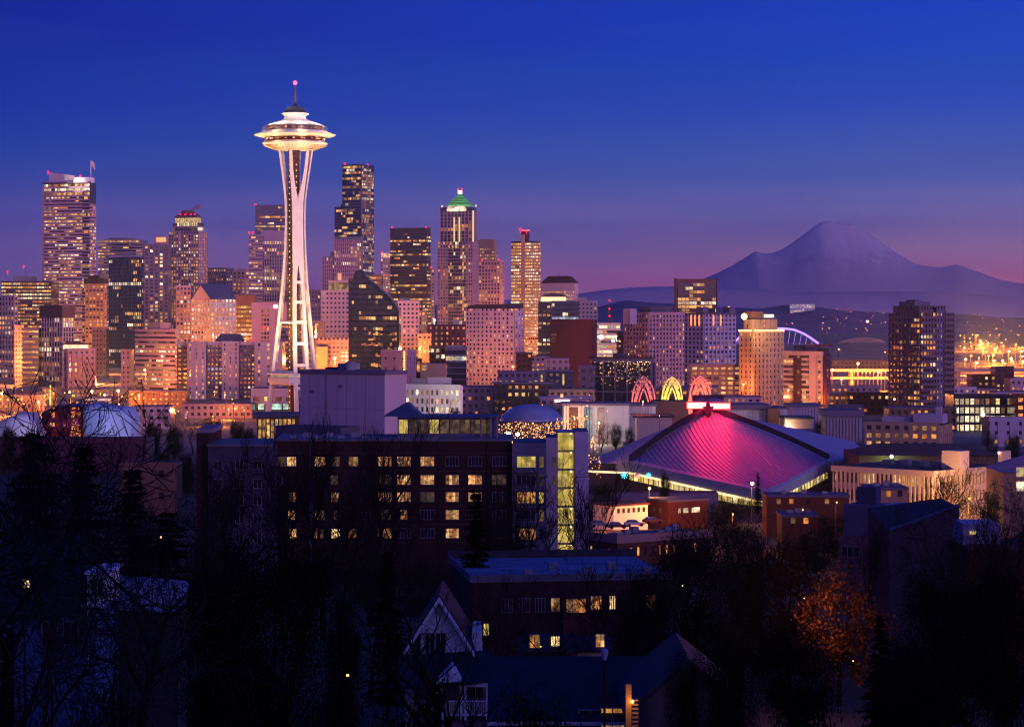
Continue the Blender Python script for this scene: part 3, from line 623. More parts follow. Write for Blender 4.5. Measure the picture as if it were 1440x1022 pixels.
arc = [(ctr+rr*math.cos(math.pi*k/16), b.h(297)+rr*.62*math.sin(math.pi*k/16)) for k in range(17)]
m = MB(); m.loft([[(x, .6, z) for x, z in arc]+[(ctr, .6, b.h(297))], [(x, 1.9, z) for x, z in arc]+[(ctr, 1.9, b.h(297))]]); m.build('arch_window', glow('arch glow', (1, .8, .55), (1, .85, .6), .9, 1.1, .2), b.o)
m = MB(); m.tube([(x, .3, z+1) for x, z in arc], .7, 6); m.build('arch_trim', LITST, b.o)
m = MB(); m.lathe([(2.6, 0), (2.6, .4)], 16); m.loft([[(2.4*math.cos(a_), 0, 2.4*math.sin(a_)) for a_ in [k*math.pi/8 for k in range(16)]], [(2.4*math.cos(a_), -.5, 2.4*math.sin(a_)) for a_ in [k*math.pi/8 for k in range(16)]]])
m.build('round_window', emit('round window', (1, .9, .7), 2.5), b.o, (ctr, .1, b.h(294)))
GREEN = glow('green floodlight glow', (.16, .62, .16), (.2, .75, .2), .55, .8, .3, nlo=.5); GROOF = mat('green copper roof', (.06, .16, .09), .6)  # green floodlighting of the roof tiers is put into the material as glow
cx_, cy_ = b.u(643), D/2; hw = b.u(657.5)-cx_
for k in range(7):
    f0 = 1-k/7.6; za = lerp(b.h(289), b.h(272), k/7); zb = lerp(b.h(289), b.h(272), (k+.55)/7); zc2 = lerp(b.h(289), b.h(272), (k+1)/7); f1 = 1-(k+1)/7.6
    m = MB(); q = lambda f, z: [(cx_-hw*f, cy_-hw*f, z), (cx_+hw*f, cy_-hw*f, z), (cx_+hw*f, cy_+hw*f, z), (cx_-hw*f, cy_+hw*f, z)]
    m.loft([q(f0, za), q((f0+f1)/2+.01, zb)], 0); m.loft([q((f0+f1)/2+.03, zb+.01), q(f1, zc2)], 1); m.build('roof_tier', [GREEN, GROOF], b.o)
b.box('lantern', cx_-2, cx_+2, cy_-2, cy_+2, b.h(272)+.05, b.h(267), emit('white lantern', (1, .8, .7), 2.5)); b.beacon(640.5, 265, .9, .45); b.beacon(646, 265, .9, .45)
for px in (620, 668): b.box('glowing_corner', b.u(px)-.8, b.u(px)+.8, 2, 4, z1, z1+2.5, LITST)
b.done()

# --- towers west of it
b = simple(T, 'stepped pinkish tower with lit windows behind the green-roofed tower', 671, 698, 338, 2950, wall='tan', lit=.3, frow=.1, cap=10, open=True, xc=695, a=30, mix=[(1, .6), (2, .4)], kind='cell', fh=4, cw=3.5, wf=.6, hf=.5)
b.plant(674, 690, 336, WALLS['tan']); b.done()
b = simple(T, 'square gridded tower with red roof lamps at both corners', 673, 708, 367, 2400, wall='mauve', lit=.14, frow=.06, xc=703, a=25, open=True, rows={9: .4, 17: .6, 24: .5}, mix=[(1, .5), (2, .35), (6, .15)], kind='cell', fh=3.7, cw=3.4, wf=.62, hf=.6)
b.beacon(677, 365.5); b.beacon(700, 365.5); b.done()
b = Bld(T, 'gold lit tower of glowing storeys with an orange centre spine', 719, 760, 339, 2450, xc=757, a=25, wall='tan')
bx = b.mass(); H = b.H; ua, ub = b.u(733.5), b.u(738.5)
kw = dict(kind='band', fh=3.4, cw=2.3, hf=.5, lit=.9, frow=.5, mix=[(1, .55), (3, .45)], persist=.3, wf=.9, pp=.5, rows={9: .3})
b.fac('F', bx, b.h(470), H-2, u0=0, u1=ua, ends=False, **kw); b.fac('F', bx, b.h(470), H-2, u0=ub, u1=b.Wd, ends=False, key=1, **kw); b.fac('R', bx, b.h(470), H-2, key=2, **{**kw, 'lit': .5})
b.fbox('F', bx, ua, ub, 0, b.h(330), 1.6); b.mass((b.u(731), b.u(743), 3, b.D-3), H+.01, b.h(325))
b.fac('F', bx, 0, b.h(470), key=4, **{**kw, 'lit': .3})
b.box('red_lamp_rail', b.u(731), b.u(743), 2, 3, b.h(324.6), b.h(323), emit('red rail lamp', (1, .1, .1), 2.2)); b.beacon(732, 322.5, 1.6, .08); b.beacon(740, 325, .8, .1); b.done()
b = Bld(T, 'tower with a low hipped roof over rows of amber windows', 762, 813, 398, 2850, xc=808, a=28, wall='pale')
bx = b.mass(); b.fac('F', bx, 0, b.H-10, kind='cell', fh=4.2, cw=2.8, wf=.7, hf=.45, lit=.3, rows={0: .95, 1: .95, 2: .8, 3: .6, 4: .4}, mix=[(1, .7), (2, .3)]); b.fac('R', bx, 0, b.H-10, kind='cell', fh=4.2, cw=2.8, wf=.7, hf=.45, lit=.15, mix=[(1, .7), (2, .3)])
for f, L in (('F', b.Wd), ('R', b.D)): b.fbox(f, bx, 0, L, b.H-10, b.H, .5)
c = MB(); zt = b.h(388)
c.loft([[(-1, -1, b.H+.01), (b.Wd+1, -1, b.H+.01), (b.Wd+1, b.D+1, b.H+.01), (-1, b.D+1, b.H+.01)], [(9, 9, zt), (b.Wd-9, 9, zt), (b.Wd-9, b.D-9, zt), (9, b.D-9, zt)]]); c.build('roof', WALLS['maroon'], b.o); b.mast(784, 383, zt); b.done()
b = Bld(T, 'dark glass tower with a bright strip of light under its domed roof', 757, 803, 424, 2150, wall='charcoal')
bx = b.mass(); b.fac('F', bx, 0, b.H, kind='cell', fh=3.9, cw=3.6, wf=.7, hf=.55, lit=.1, litcols={3: .5}, mix=WARMMIX)
b.box('light_strip', b.u(761), b.u(796), 1, b.D-1, b.H+.01, b.h(417.5), emit('rim light', (1, .72, .35), 1.5))
c = MB(); c.loft([[(b.u(759+10*k), 0, b.h(417.4-5.5*math.sin(k/4*math.pi*.9+.15))) , (b.u(759+10*k), b.D, b.h(417.4-5.5*math.sin(k/4*math.pi*.9+.15))), (b.u(759+10*k), b.D, b.h(417.4)), (b.u(759+10*k), 0, b.h(417.4))] for k in range(5)]); c.build('roof', WALLS['bronze'], b.o); b.done()
simple('office_building', 'blue glass block beside the domed dark tower', 776, 814, 424, 2000, wall='navy', lit=.1, frow=.1, rows={3: .4, 6: .4}, glass=GLASSB, mix=[(3, .6), (5, .4)], depth=12, **CUR)
simple('office_building', 'grey stepped block west of the blue glass block', 812, 840, 424, 2120, wall='grey', lit=.05, frow=.02, kind='cell', fh=3.8, cw=3.5, wf=.5, hf=.5, plants=[(814, 826, 418)])
b = Bld('office_building', 'windowless maroon slab glowing faintly at its foot', 775, 839, 452, 1650, xc=834, a=40, wall='maroon')
bx = b.mass(); b.fbox('F', bx, 0, b.Wd, 0, b.H, .5); b.fbox('R', bx, 0, b.D, 0, b.H, .5)
for r in range(3): b.cells.append((4, 'F', (b.u(777), -.56, b.h(472+r*5)), 4.5, .9))
b.box('parapet', -.9, b.Wd+.6, -.9, b.D, b.H+.003, b.H+1.6, WALLS['maroon']); b.done()

# --- mid blocks before the skyline
b = Bld(A, 'mauve apartment tower with a rounded dark roof and scattered lit windows', 655, 736, 432, 1650, xc=723, a=30, wall='lavender')
bx = b.mass(); H = b.H; b.fac('F', bx, 0, H-1, u0=b.u(664), u1=b.Wd, ends=False, **{**APT, 'lit': .16, 'cw': 3.4, 'wf': .5}); b.fac('F', bx, 0, H-1, u0=0, u1=b.u(664), ends=False, **{**APT, 'lit': .15, 'cw': 2.6, 'wf': .6})
b.fac('R', bx, 0, H-1, **{**APT, 'lit': .25, 'cw': 4})
c = MB(); c.prism([(2, -1), (b.Wd-2, -1), (b.Wd+1, 2), (b.Wd, b.D), (0, b.D), (-1, 4)], H+.004, [H+1.2, H+2.6, H+2.6, H+2.6, H+2, H+1]); c.build('roof', WALLS['charcoal'], b.o); b.done()
simple(A, 'grey mauve gridded block beside the sloping black tower', 560, 589, 424, 1850, wall='lavender', lit=.13, frow=.02, mix=RESMIX, kind='cell', fh=3.4, cw=3.3, wf=.5, hf=.5, plants=[(562, 576, 419)])
simple('office_building', 'slim block with one bright window column by the mauve gridded block', 588, 598, 437, 1900, wall='tan', lit=.2, litcols={1: .9}, kind='cell', fh=3.6, cw=2.6, wf=.6, hf=.5)
b = simple('office_building', 'dark red brick hotel with red glowing windows', 602, 656, 457, 1900, wall='maroon', lit=.3, frow=.1, open=True, mix=[(1, .4), (6, .35), (2, .25)], kind='cell', fh=4.4, cw=4.4, wf=.35, hf=.42, plants=[(636, 645, 449)])
b.beacon(611, 450, .9, .0, WLAMP); b.mast(611, 450); b.done()
simple('office_building', 'orange terrace block between the black tower and the brick hotel', 588, 606, 470, 1820, wall='tan', lit=.35, mix=[(2, 1)], kind='cell', fh=3.8, cw=3, wf=.5, hf=.5)
simple('office_building', 'black glass office box with a pale frame', 627, 656, 489, 1500, wall='slate', lit=.12, frow=.1, mix=[(3, .5), (5, .5)], depth=18, plants=[(628, 650, 486)], **CUR)
b = simple('office_building', 'tan tower block with three white lit windows at its top', 604, 627, 487, 1520, wall='brown', lit=.04, open=True, kind='cell', fh=4, cw=4, wf=.6, hf=.6, rows={0: .55, 1: .7}, mix=[(3, 1)], frow=0); b.done()
b = Bld('office_building', 'blank tan box building behind the white lit block', 591, 628, 511, 1450, wall='tan'); bx = b.mass(); b.fbox('F', bx, 0, b.Wd, 0, b.H, .3); b.cells += [(1, 'F', (b.u(593), -.35, b.h(521)), 3, 3.4), (2, 'F', (b.u(586), -.35, b.h(520)), 2, 3)]; b.done()
simple('office_building', 'small dark block with two amber windows beside the tan box', 578, 592, 505, 1480, wall='maroon', lit=.12, mix=[(2, 1)], kind='cell', fh=4, cw=3.3, wf=.5, hf=.6)
b = simple('office_building', 'mauve block with a vertical string of orange bulbs', 536, 583, 493, 1430, wall='mauve', xc=573, a=25, lit=.04, open=True, kind='cell', fh=6, cw=6, wf=.25, hf=.25, cap=4)
for k in range(11): 
    c = MB(); c.sphere((b.u(569.5), -1.2, b.h(495+k*4.1)), .55, 6, 4); c.build('bulb', SODIUM, b.o)
b.done()
b = Bld('white_building', 'white four-storey block with glowing square windows below the brick hotel', 568, 650, 542, 1150, xc=647, a=30, wall='white')
bx = b.mass(); b.fac('F', bx, 0, b.H-2.5, kind='cell', fh=4.3, cw=3.0, wf=.55, hf=.6, lit=.4, frow=.15, persist=.5, mix=[(1, .5), (3, .2), (4, .3)], sp=.35, pp=.5)
b.fbox('F', bx, -.5, b.Wd+.5, b.H-2.5, b.H+.4, .6); b.fbox('R', bx, 0, b.D, 0, b.H, .35)
b.plant(576, 598, 533, WALLS['grey']); b.plant(599, 632, 531, WALLS['lavender']); b.done()
# residential slabs of light pilasters and dark bays
b = Bld(A, 'long apartment slab of pale pilasters and dark balcony bays', 248, 397, 481, 1580, wall='pale')
H = b.H
secs = [(248, 263, 'brown', 3), (263, 290, 'pale', 0), (290, 312, 'slate', 3), (312, 336, 'pale', 0), (336, 358, 'slate', 3), (358, 397, 'pale', 0)]
for i, (a0, a1, wl, inset) in enumerate(secs):
    bx = (b.u(a0)+.01, b.u(a1)-.01, inset, 24); b.w.box(*bx, 0, H-(1 if inset else 0), 1, top=2)
    L = bx[1]-bx[0]
    if inset: b.fac('F', bx, 0, H-2, ends=False, key=i, pm=3 if wl == 'slate' else 4, **{**APT, 'lit': .2, 'cw': 3.0, 'wf': .6, 'hf': .5})
    else: b.fac('F', bx, 0, H-1, ends=False, key=i, **{**APT, 'lit': .24, 'cw': L/3, 'wf': .26, 'hf': .6})
    b.fbox('F', bx, 0, L, H-2+.01 if inset else H-1+.01, H+.4, .6)
b.w.build('wall', [WALLS['pale'], GLASS, ROOF, WALLS['slate'], WALLS['brown']], b.o); b.w = MB()
c = MB(); c.loft([[(b.u(300), 6, H+.45), (b.u(341), 6, H+.45), (b.u(341), 18, H+.45), (b.u(300), 18, H+.45)], [(b.u(308), 8, b.h(469.5)), (b.u(335), 8, b.h(469.5)), (b.u(335), 16, b.h(469.5)), (b.u(308), 16, b.h(469.5))]]); c.build('roof_plant', WALLS['navy'], b.o); b.done()
simple('office_building', 'dim block of amber storeys between the slab and the observation tower', 393, 442, 455, 1700, wall='slate', lit=.3, frow=.05, mix=[(4, .5), (2, .5)], kind='band', fh=3.8, cw=2.4, hf=.4)
b = Bld('shop_building', 'pale low building with teal lit shopfronts behind a tower leg', 353, 430, 546, 1400, wall='pale')
bx = b.mass(); b.fac('F', bx, 5, b.H-5, kind='cell', fh=4.5, cw=6, wf=.6, hf=.7, lit=.05); b.fbox('F', bx, 0, b.Wd, b.H-5, b.H, .5)
for a0, a1 in ((363, 371), (382, 396), (398, 408)): b.box('shopfront', b.u(a0), b.u(a1), -.6, -.2, 1.2, 4.6, glow('teal shopfront', (.35, .95, .75), (.7, 1, .8), .8, 1.4, .4))
b.done()

# --- low clutter at the skyline foot
def low(label, x0, x1, yt, Y, wall='brown', lit=.15, mix=None, roof='slate', name='low_building', **k):
    b = Bld(name, label, x0, x1, yt, Y, wall=wall, depth=k.pop('depth', 16)); bx = b.mass()
    b.fac('F', bx, 0, b.H-.8, **{**dict(kind='cell', fh=3.6, cw=3.4, wf=.5, hf=.45, lit=lit, mix=mix or [(1, .5), (2, .4), (3, .1)], frow=0), **k})
    b.fbox('F', bx, 0, b.Wd, b.H-.8+.003, b.H+.3, .4); b.box('roof', -.6, b.Wd+.6, -.8, b.D, b.H+.31, b.H+.8, WALLS[roof]); return b
b = low('low filling station with a glowing white canopy under the pinstriped tower', 60, 79, 546, 1480, 'tan', .5)
b.box('canopy', 0, b.u(72), -7, -1, 4.2, 5.4, emit('canopy light', (1, .85, .6), 1.6)); b.box('sign', b.u(73), b.u(74.5), -7, -6.4, 1, b.h(541), emit('yellow pylon sign', (1, .6, .1), 1.6)); b.done()
low('brown pavilion roof among the lamps behind the white metal shell', 16, 54, 553, 1420, 'brown', .3, roof='bronze').done()
b = low('shop with a pink and white lit strip above the silver shell', 120, 158, 560, 1260, 'mauve', .2); b.box('light_strip', b.u(121), b.u(156), -1.3, -.9, b.H-1.2, b.H-.2, glow('pink strip', (1, .45, .4), (1, .7, .6), .8, 1.6, .15)); b.done()
low('lavender low block beside the silver shell', 188, 239, 573, 1180, 'lavender', .04).done()
low('tan parking deck glowing orange below the slender sandy tower', 100, 182, 547, 1600, 'tan', .5, [(2, 1)], kind='band', hf=.4).done()
low('brown podium with a lit canopy at the foot of the pink banded hotel', 182, 262, 551, 1450, 'brown', .5, [(2, .7), (1, .3)], kind='band', hf=.35).done()
low('mauve terrace behind brown street trees at the apartment slab foot', 258, 354, 569, 1300, 'mauve', .12).done()
low('dim orange terrace at the east end of the skyline foot', -12, 62, 556, 1400, 'tan', .35, [(2, 1)]).done()
low('orange floodlit red wall block under the mauve apartment tower', 726, 748, 497, 1560, 'red brick', .15, [(2, 1)]).done()
low('cream lit arcade block beside the maroon slab foot', 746, 774, 502, 1580, 'beige', .4, [(1, .6), (2, .4)]).done()
b = low('dark glass-cornered block with yellow lit storeys below the mauve apartment tower', 700, 766, 524, 1380, 'slate', .12, [(1, 1)]); b.box('lit_corner', b.u(744), b.u(756), -.6, -.42, b.h(541), b.h(536), glow('yellow corner', (1, .62, .15), (1, .7, .3), .8, 1.4, .5)); b.box('stair_window', b.u(760.5), b.u(763), -.6, -.42, b.h(541), b.h(527), MATS['yellow corner']); b.done()
low('blank pinkish rooftop box before the maroon slab', 767, 800, 505, 1420, 'pink', 0).done()
b = low('navy block with one column of yellow windows under the pinkish box', 762, 806, 523, 1390, 'navy', 0); b.box('stair_window', b.u(791), b.u(793.5), -.6, -.42, b.h(541), b.h(526), MATS['yellow corner']); b.done()
b = low('dark terrace with a long yellow lit window run above the dome', 694, 778, 540, 1200, 'charcoal', .05); b.box('lit_run', b.u(722), b.u(744), -.6, -.42, b.h(557), b.h(552), MATS['yellow corner']); b.done()
low('blue grey clustered roofs behind the pale canopy block', 772, 836, 549, 1160, 'slate', .06, roof='navy').done()
b = low('pale canopy block with a bright white lamp strip above the dome', 760, 832, 561, 1100, 'mauve', .05, roof='lavender'); b.box('light_strip', b.u(780), b.u(801), -1.2, -.85, b.H-1.3, b.H-.3, emit('white strip', (1, .8, .6), 3)); b.box('sign', b.u(788), b.u(792), -1, -.6, b.H+.9, b.h(554), emit('amber roof sign', (1, .55, .2), 1.4)); b.done()
low('dusky brick block behind the white four-storey block', 648, 700, 545, 1220, 'pink', .08, [(2, 1)]).done()
low('brick terrace with golden lamps beside the string-lit frame building', 920, 968, 548, 1260, 'brown', .3, [(2, 1)]).done()
low('orange lit wing behind the rose arch', 960, 1010, 545, 1300, 'tan', .3, [(2, .7), (1, .3)]).done()
low('pink podium with planted roof before the lower apartment wing', 1012, 1070, 559, 1250, 'pink', .2, [(1, .5), (2, .5)]).done()
low('orange streaked service yard block below the highway lamps', 1166, 1196, 556, 1380, 'tan', .4, [(2, 1)]).done()
low('long dim shed at the lone tower foot', 1250, 1345, 575, 1150, 'brown', .15, [(2, 1)]).done()
low('low lit shed row under the rail yard lamps', 1345, 1400, 548, 1560, 'tan', .4, [(1, .6), (2, .4)]).done()
low('violet grey workshop row under the rail yard lamps', 1398, 1460, 552, 1480, 'lavender', .12).done()
# ------------------------------------------------------------------ apartment towers towards the west
b = simple(A, 'stepped mauve apartment block with a blue roof box', 880, 966, 440, 1680, wall='mauve', xc=912, left=True, a=38, lit=.07, frow=0, open=True, grad=1, kind='cell', fh=3.2, cw=3.3, wf=.55, hf=.5, mix=RESMIX, persist=.2)
b.plant(917, 950, 431, WALLS['navy'], 0.05, .5); b.box('stair_house', -12, -6, 6, 14, b.H-8, b.H+3, WALLS['lavender']); b.done()
b = simple(T, 'dark framed tower with a few gold windows behind the apartment blocks', 953, 1007, 393, 2500, wall='bronze', lit=.1, open=True, cap=4, rows={4: .35, 5: .4, 8: .3}, kind='band', fh=3.9, cw=4.2, hf=.8, sp=.2, wf=.92, pp=.4, mix=YELMIX)
b.box('corner_frame', -1.6, -.72, -1, b.D, 0, b.H+1.5, WALLS['bronze']); b.box('corner_frame', b.Wd+.72, b.Wd+1.6, -1, b.D, 0, b.H+1.5, WALLS['bronze']); b.done()
b = Bld(A, 'pale apartment tower with orange uplights between corner turrets', 965, 1038, 440, 1560, xc=990, left=True, a=42, wall='lavender')
bx = b.mass(); H = b.H
kw = dict(kind='cell', fh=3.1, cw=3.6, wf=.6, hf=.55, lit=.05, frow=0, mix=RESMIX, persist=.3, grad=2)
b.fac('F', bx, 0, H-1, rows={5: .35}, **kw); b.fac('L', bx, 0, H-1, **{**kw, 'lit': .03})
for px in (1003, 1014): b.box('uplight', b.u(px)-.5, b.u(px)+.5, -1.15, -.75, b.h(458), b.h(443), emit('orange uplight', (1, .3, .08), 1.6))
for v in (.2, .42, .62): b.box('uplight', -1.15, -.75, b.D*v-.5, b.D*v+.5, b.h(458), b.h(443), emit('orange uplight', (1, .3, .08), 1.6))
for px in (993, 1034): b.box('turret', b.u(px)-3, b.u(px)+2.6, .2, 6, H+.01, H+4, WALLS['slate']); b.beacon(px, 432, 1.2, .2, emit('orange finial', (1, .25, .1), 4))
b.plant(1001, 1016, 434, WALLS['charcoal']); b.done()
b = simple(A, 'lower apartment wing with many orange lit flats and a planted roof', 972, 1042, 513, 1480, wall='mauve', lit=.4, frow=.1, open=True, mix=[(1, .45), (2, .4), (4, .15)], kind='cell', fh=3.2, cw=4.2, wf=.66, hf=.5, persist=.3)
b.done()
b = Bld('hotel', 'tan hotel tower with a gold floodlit crown and an orange flank', 1042, 1107, 464, 1450, xc=1059, left=True, a=45, wall='tan')
bx = b.mass(); H = b.H
kw = dict(kind='cell', fh=3.2, cw=3.6, wf=.4, hf=.5, lit=.13, frow=.05, mix=[(1, .6), (2, .4)], persist=.5)
b.fac('F', bx, 0, H-2, **kw); b.fac('L', bx, 0, H-2, **kw)
b.fbox('F', bx, 0, b.Wd, H-2+.01, H, .6); b.fbox('L', bx, 0, b.D, H-2+.01, H, .6)
t1 = b.mass((2, b.u(1102), 3, b.D-2), H+.01, b.h(447)); b.fac('F', t1, H+.02, b.h(447)-1, kind='cell', fh=3.3, cw=5, wf=.3, hf=.5, lit=.3, mix=[(1, 1)], key=3); b.fac('L', t1, H+.02, b.h(447)-1, kind='cell', fh=3.3, cw=5, wf=.3, hf=.5, lit=.1, key=4)
for k in range(12): b.box('cornice_lamp', b.u(1059)+k*b.Wd/12+.6, b.u(1059)+k*b.Wd/12+1.5, -1.5, -.7, H-.9, H+.1, emit('cornice lamp', (1, .55, .14), 5))
for k in range(7): b.box('cornice_lamp', -1.5, -.7, k*b.D/7+.6, k*b.D/7+1.5, H-.9, H+.1, emit('cornice lamp', (1, .55, .14), 5))
b.box('sign', b.u(1084), b.u(1098), 3.2, 4, b.h(446.6), b.h(442), emit('white roof sign', (1, .85, .6), 1.6)); b.plant(1062, 1082, 438, WALLS['brown'], z0=b.h(447))
m = MB(); m.sphere((b.u(1060)-8, 1, b.h(445)), 1.9, 10, 6); m.build('roof_floodlight', SODWHITE, b.o); b.done()
gl = bpy.data.lights.new('crown floodlight', 'POINT'); gl.energy = 7000; gl.color = (1, .6, .18); gl.shadow_soft_size = 1.5
for px in (1066, 1082, 1098): o = bpy.data.objects.new('crown floodlight', gl); C.objects.link(o); o.location = P(px, 461, 1440)
b = Bld(A, 'striped apartment tower of pink piers, dark panels and stacked balconies', 1106, 1169, 495, 1400, xc=1157, a=35, wall='pale')
bx = b.mass(); H = b.H
for i, (a0, a1, kd) in enumerate([(1106, 1119, 'bal'), (1119.5, 1130, 'dark'), (1130.5, 1140, 'bal'), (1140.5, 1149, 'pier'), (1149.5, 1157, 'win')]):
    u0, u1 = b.u(a0), b.u(a1)
    if kd == 'bal': b.fac('F', bx, 0, H-2, u0=u0, u1=u1, ends=False, key=i, kind='band', fh=3.1, cw=3, hf=.55, sp=1.2, lit=.12, mix=RESMIX)
    elif kd == 'win': b.fac('F', bx, 0, H-2, u0=u0, u1=u1, ends=False, key=i, kind='cell', fh=3.1, cw=3, wf=.5, hf=.5, lit=.3, mix=RESMIX)
    else: b.fbox('F', bx, u0, u1, 0, H-2, .6 if kd == 'dark' else 1.0, 3 if kd == 'dark' else 0)
    if kd == 'dark': 
        for r in range(12): b.cells.append((1 if b.rng.random() < .25 else 0, 'F', b.pt('F', bx, (u0+u1)/2, r*3.1+4, .66), 1.4, 1.6))
b.fbox('F', bx, -.5, b.Wd+.5, H-2+.01, H+.5, 1.4); b.fbox('R', bx, 0, b.D, 0, H, .5, 3)
for r in range(11): b.cells.append((1 if b.rng.random() < .25 else 0, 'R', b.pt('R', bx, b.D*.5, r*3.1+5, .58), 1.6, 1.6))
b.w.build('wall', [WALLS['pale'], GLASS, ROOF, WALLS['maroon']], b.o); b.w = MB()
b.plant(1117, 1130, 486, WALLS['navy']); b.plant(1131, 1146, 484, WALLS['slate']); b.box('roof_canopy', b.u(1148), b.Wd+4, -1, b.D*.8, H+3.4, H+4.6, WALLS['maroon']); b.plant(1150, 1157, 490, WALLS['bronze']); b.done()

# stand-alone apartment tower on the west side
b = Bld(A, 'stand-alone concrete apartment tower of stacked balconies at the west edge', 1258, 1349, 440, 1300, xc=1294, left=True, a=38, wall='brown')
b.o['label'] = 'stand-alone concrete apartment tower of stacked balconies before the orange rail yard'
bx = (0, b.Wd, 0, b.D); H = b.H; b.mass(bx)
kw = dict(kind='band', fh=3.05, cw=2.4, hf=.55, sp=1.0, lit=.07, frow=0, mix=RESMIX, persist=.5, wf=.9, pp=.5)
u1, u2, u3 = b.u(1320), b.u(1331), b.Wd
b.fac('F', bx, 0, H, u0=0, u1=b.u(1319), ends=False, key=1, **{**kw, 'rows': {4: .8, 5: .4, 7: .7, 9: .4, 11: .7}})
b.fac('F', bx, 0, H+3, u0=b.u(1319.5), u1=b.u(1331), ends=False, key=2, kind='cell', fh=3.05, cw=3.4, wf=.4, hf=.45, sp=.4, pp=.5, lit=.16, mix=RESMIX, pm=3)
b.fac('F', bx, 0, H, u0=b.u(1331.5), u1=u3, ends=False, key=3, **kw)
b.fac('L', bx, 0, H, u0=0, u1=b.D*.45, key=4, **kw); b.fac('L', bx, 0, H, u0=b.D*.46, u1=b.D*.6, key=5, kind='cell', fh=3.05, cw=4, wf=.3, hf=.4, lit=.1, mix=RESMIX); b.fac('L', bx, 0, H, u0=b.D*.61, u1=b.D, key=6, **{**kw, 'lit': .16})
t1 = b.mass((1.5, b.Wd*.82, 2, b.D-2), H+.01, b.h(430)); b.fac('F', t1, H+.02, b.h(430), key=7, **{**kw, 'sp': .6}); b.fac('L', t1, H+.02, b.h(430), key=8, **{**kw, 'sp': .6})
b.w.build('wall', [W('brown concrete', (.17, .105, .13)), GLASS, ROOF, WALLS['slate']], b.o); b.w = MB()
b.plant(1300, 1326, 424, WALLS['slate'], z0=b.h(430)); b.plant(1306, 1316, 421.5, WALLS['slate'], .4, .7, z0=b.h(424)); b.plant(1333, 1347, 433, WALLS['mauve']); b.done()

# further west side blocks
simple('office_building', 'lamplit parking deck block beside the maroon slab', 836, 872, 455, 1900, wall='pale', lit=.35, frow=.3, mix=[(1, .4), (3, .4), (2, .2)], kind='band', fh=4, cw=3.2, hf=.55)
b = thing('transmitter_mast', 'slim red-lit lattice mast rising behind the parking deck block', 'mast', P(857, 452, 2600))
m = MB(); m.loft([[(s_*1.6, t_*1.6, 0) for s_, t_ in ((-1, -1), (1, -1), (1, 1), (-1, 1))], [(s_*.5, t_*.5, 22) for s_, t_ in ((-1, -1), (1, -1), (1, 1), (-1, 1))]]); m.build('mast', WALLS['bronze'], b)
for z in (6, 14, 23): m = MB(); m.sphere((0, -1.2, z), 1.0, 8, 5); m.build('beacon', REDL, b)
simple('office_building', 'dark slab with two lit windows beside the stepped apartment block', 868, 888, 468, 1750, wall='maroon', lit=.08, kind='cell', fh=4, cw=4, wf=.4, hf=.4, mix=[(1, 1)])
b = simple('office_building', 'mid-rise frame building draped with strings of golden bulbs', 833, 921, 506, 1250, wall='slate', xc=916, a=25, lit=0, frow=0, open=True, kind='cell', fh=8.2, cw=7.4, wf=.9, hf=.9, cap=1.5)
b.plant(862, 881, 497, WALLS['navy']); b.box('cornice', -1, b.Wd+1, -1.6, b.D, b.H+.7, b.H+1.4, WALLS['maroon'])
BULB = MB()
for k in range(330):
    u_ = b.rng.random()*b.Wd; v_ = b.rng.random()
    if b.rng.random() < .3+.5*(u_/b.Wd): BULB.sphere((u_, -.9-b.rng.random()*.5, b.H-1-v_*v_*13), b.rng.uniform(.13, .26), 5, 3)
BULB.build('light_string', glow('string bulbs', (1, .4, .1), (1, .65, .3), 1.2, 5, .3), b.o)['kind'] = 'stuff'; b.done()
simple('office_building', 'dark ivy grey block joined to the string-lit frame building', 815, 836, 515, 1240, wall='slate', lit=.05, kind='cell', fh=4, cw=3.4, wf=.5, hf=.5)

# far landmarks: hospital on the ridge, stadium arch, domed stadium roof
b = simple('hospital_building', 'pale lit block crowning the far wooded ridge', 1111, 1146, 428, 7000, wall='white', base=20, lit=.4, frow=.2, kind='cell', fh=6, cw=6, wf=.6, hf=.5, mix=[(3, .8), (5, .2)])
simple('hillside_building', 'wide row of lit flats on the far ridge west of the pale block', 1162, 1198, 437, 7200, wall='tan', base=10, lit=.35, kind='cell', fh=7, cw=6, wf=.6, hf=.5, mix=[(2, .6), (1, .4)])
st = thing('stadium', 'stadium with a violet lit arched roof truss', 'stadium', P(1100, 500, 4200))
VIO = emit('violet arch glow', (.28, .16, 1.0), 3.2); sc = 4200/F  # violet lighting on the arch truss is put into its emission
m = MB(); ar = [((px-1100)*sc, 0, (500-py)*sc) for px, py in [(1030, 484), (1040, 474), (1050, 468), (1065, 463.5), (1085, 461.5), (1105, 462), (1118, 464), (1130, 469), (1140, 475), (1151, 483)]]
m.tube(ar, 2.1, 6); m.build('roof_arch', VIO, st)
for k in range(15):
    t = k/14; a_ = Vector((lerp(ar[1][0], ar[-1][0], t), 0, 0)); zt = interp(a_.x, [(p[0], p[2]) for p in ar])
    m = MB(); m.tube([(a_.x-4, 0, max(18, zt*.45)), (a_.x, 0, zt)], .55, 4); m.build('truss_strut', emit('violet struts', (.35, .2, .85), 1.3), st)
m = MB(); m.box(-95, 75, 4, 60, -30, 22); m.build('seating_bowl', WALLS['slate'], st)
st = thing('domed_stadium', 'ballpark with a broad shallow arched roof and white floodlights', 'stadium', P(1218, 495, 4400))
sc = 4400/F; m = MB(); pr = [((px-1218)*sc, (495-py)*sc) for px, py in [(1168, 492), (1172, 486), (1182, 480), (1195, 476), (1210, 474), (1226, 474.5), (1240, 478), (1250, 483), (1258, 490)]]
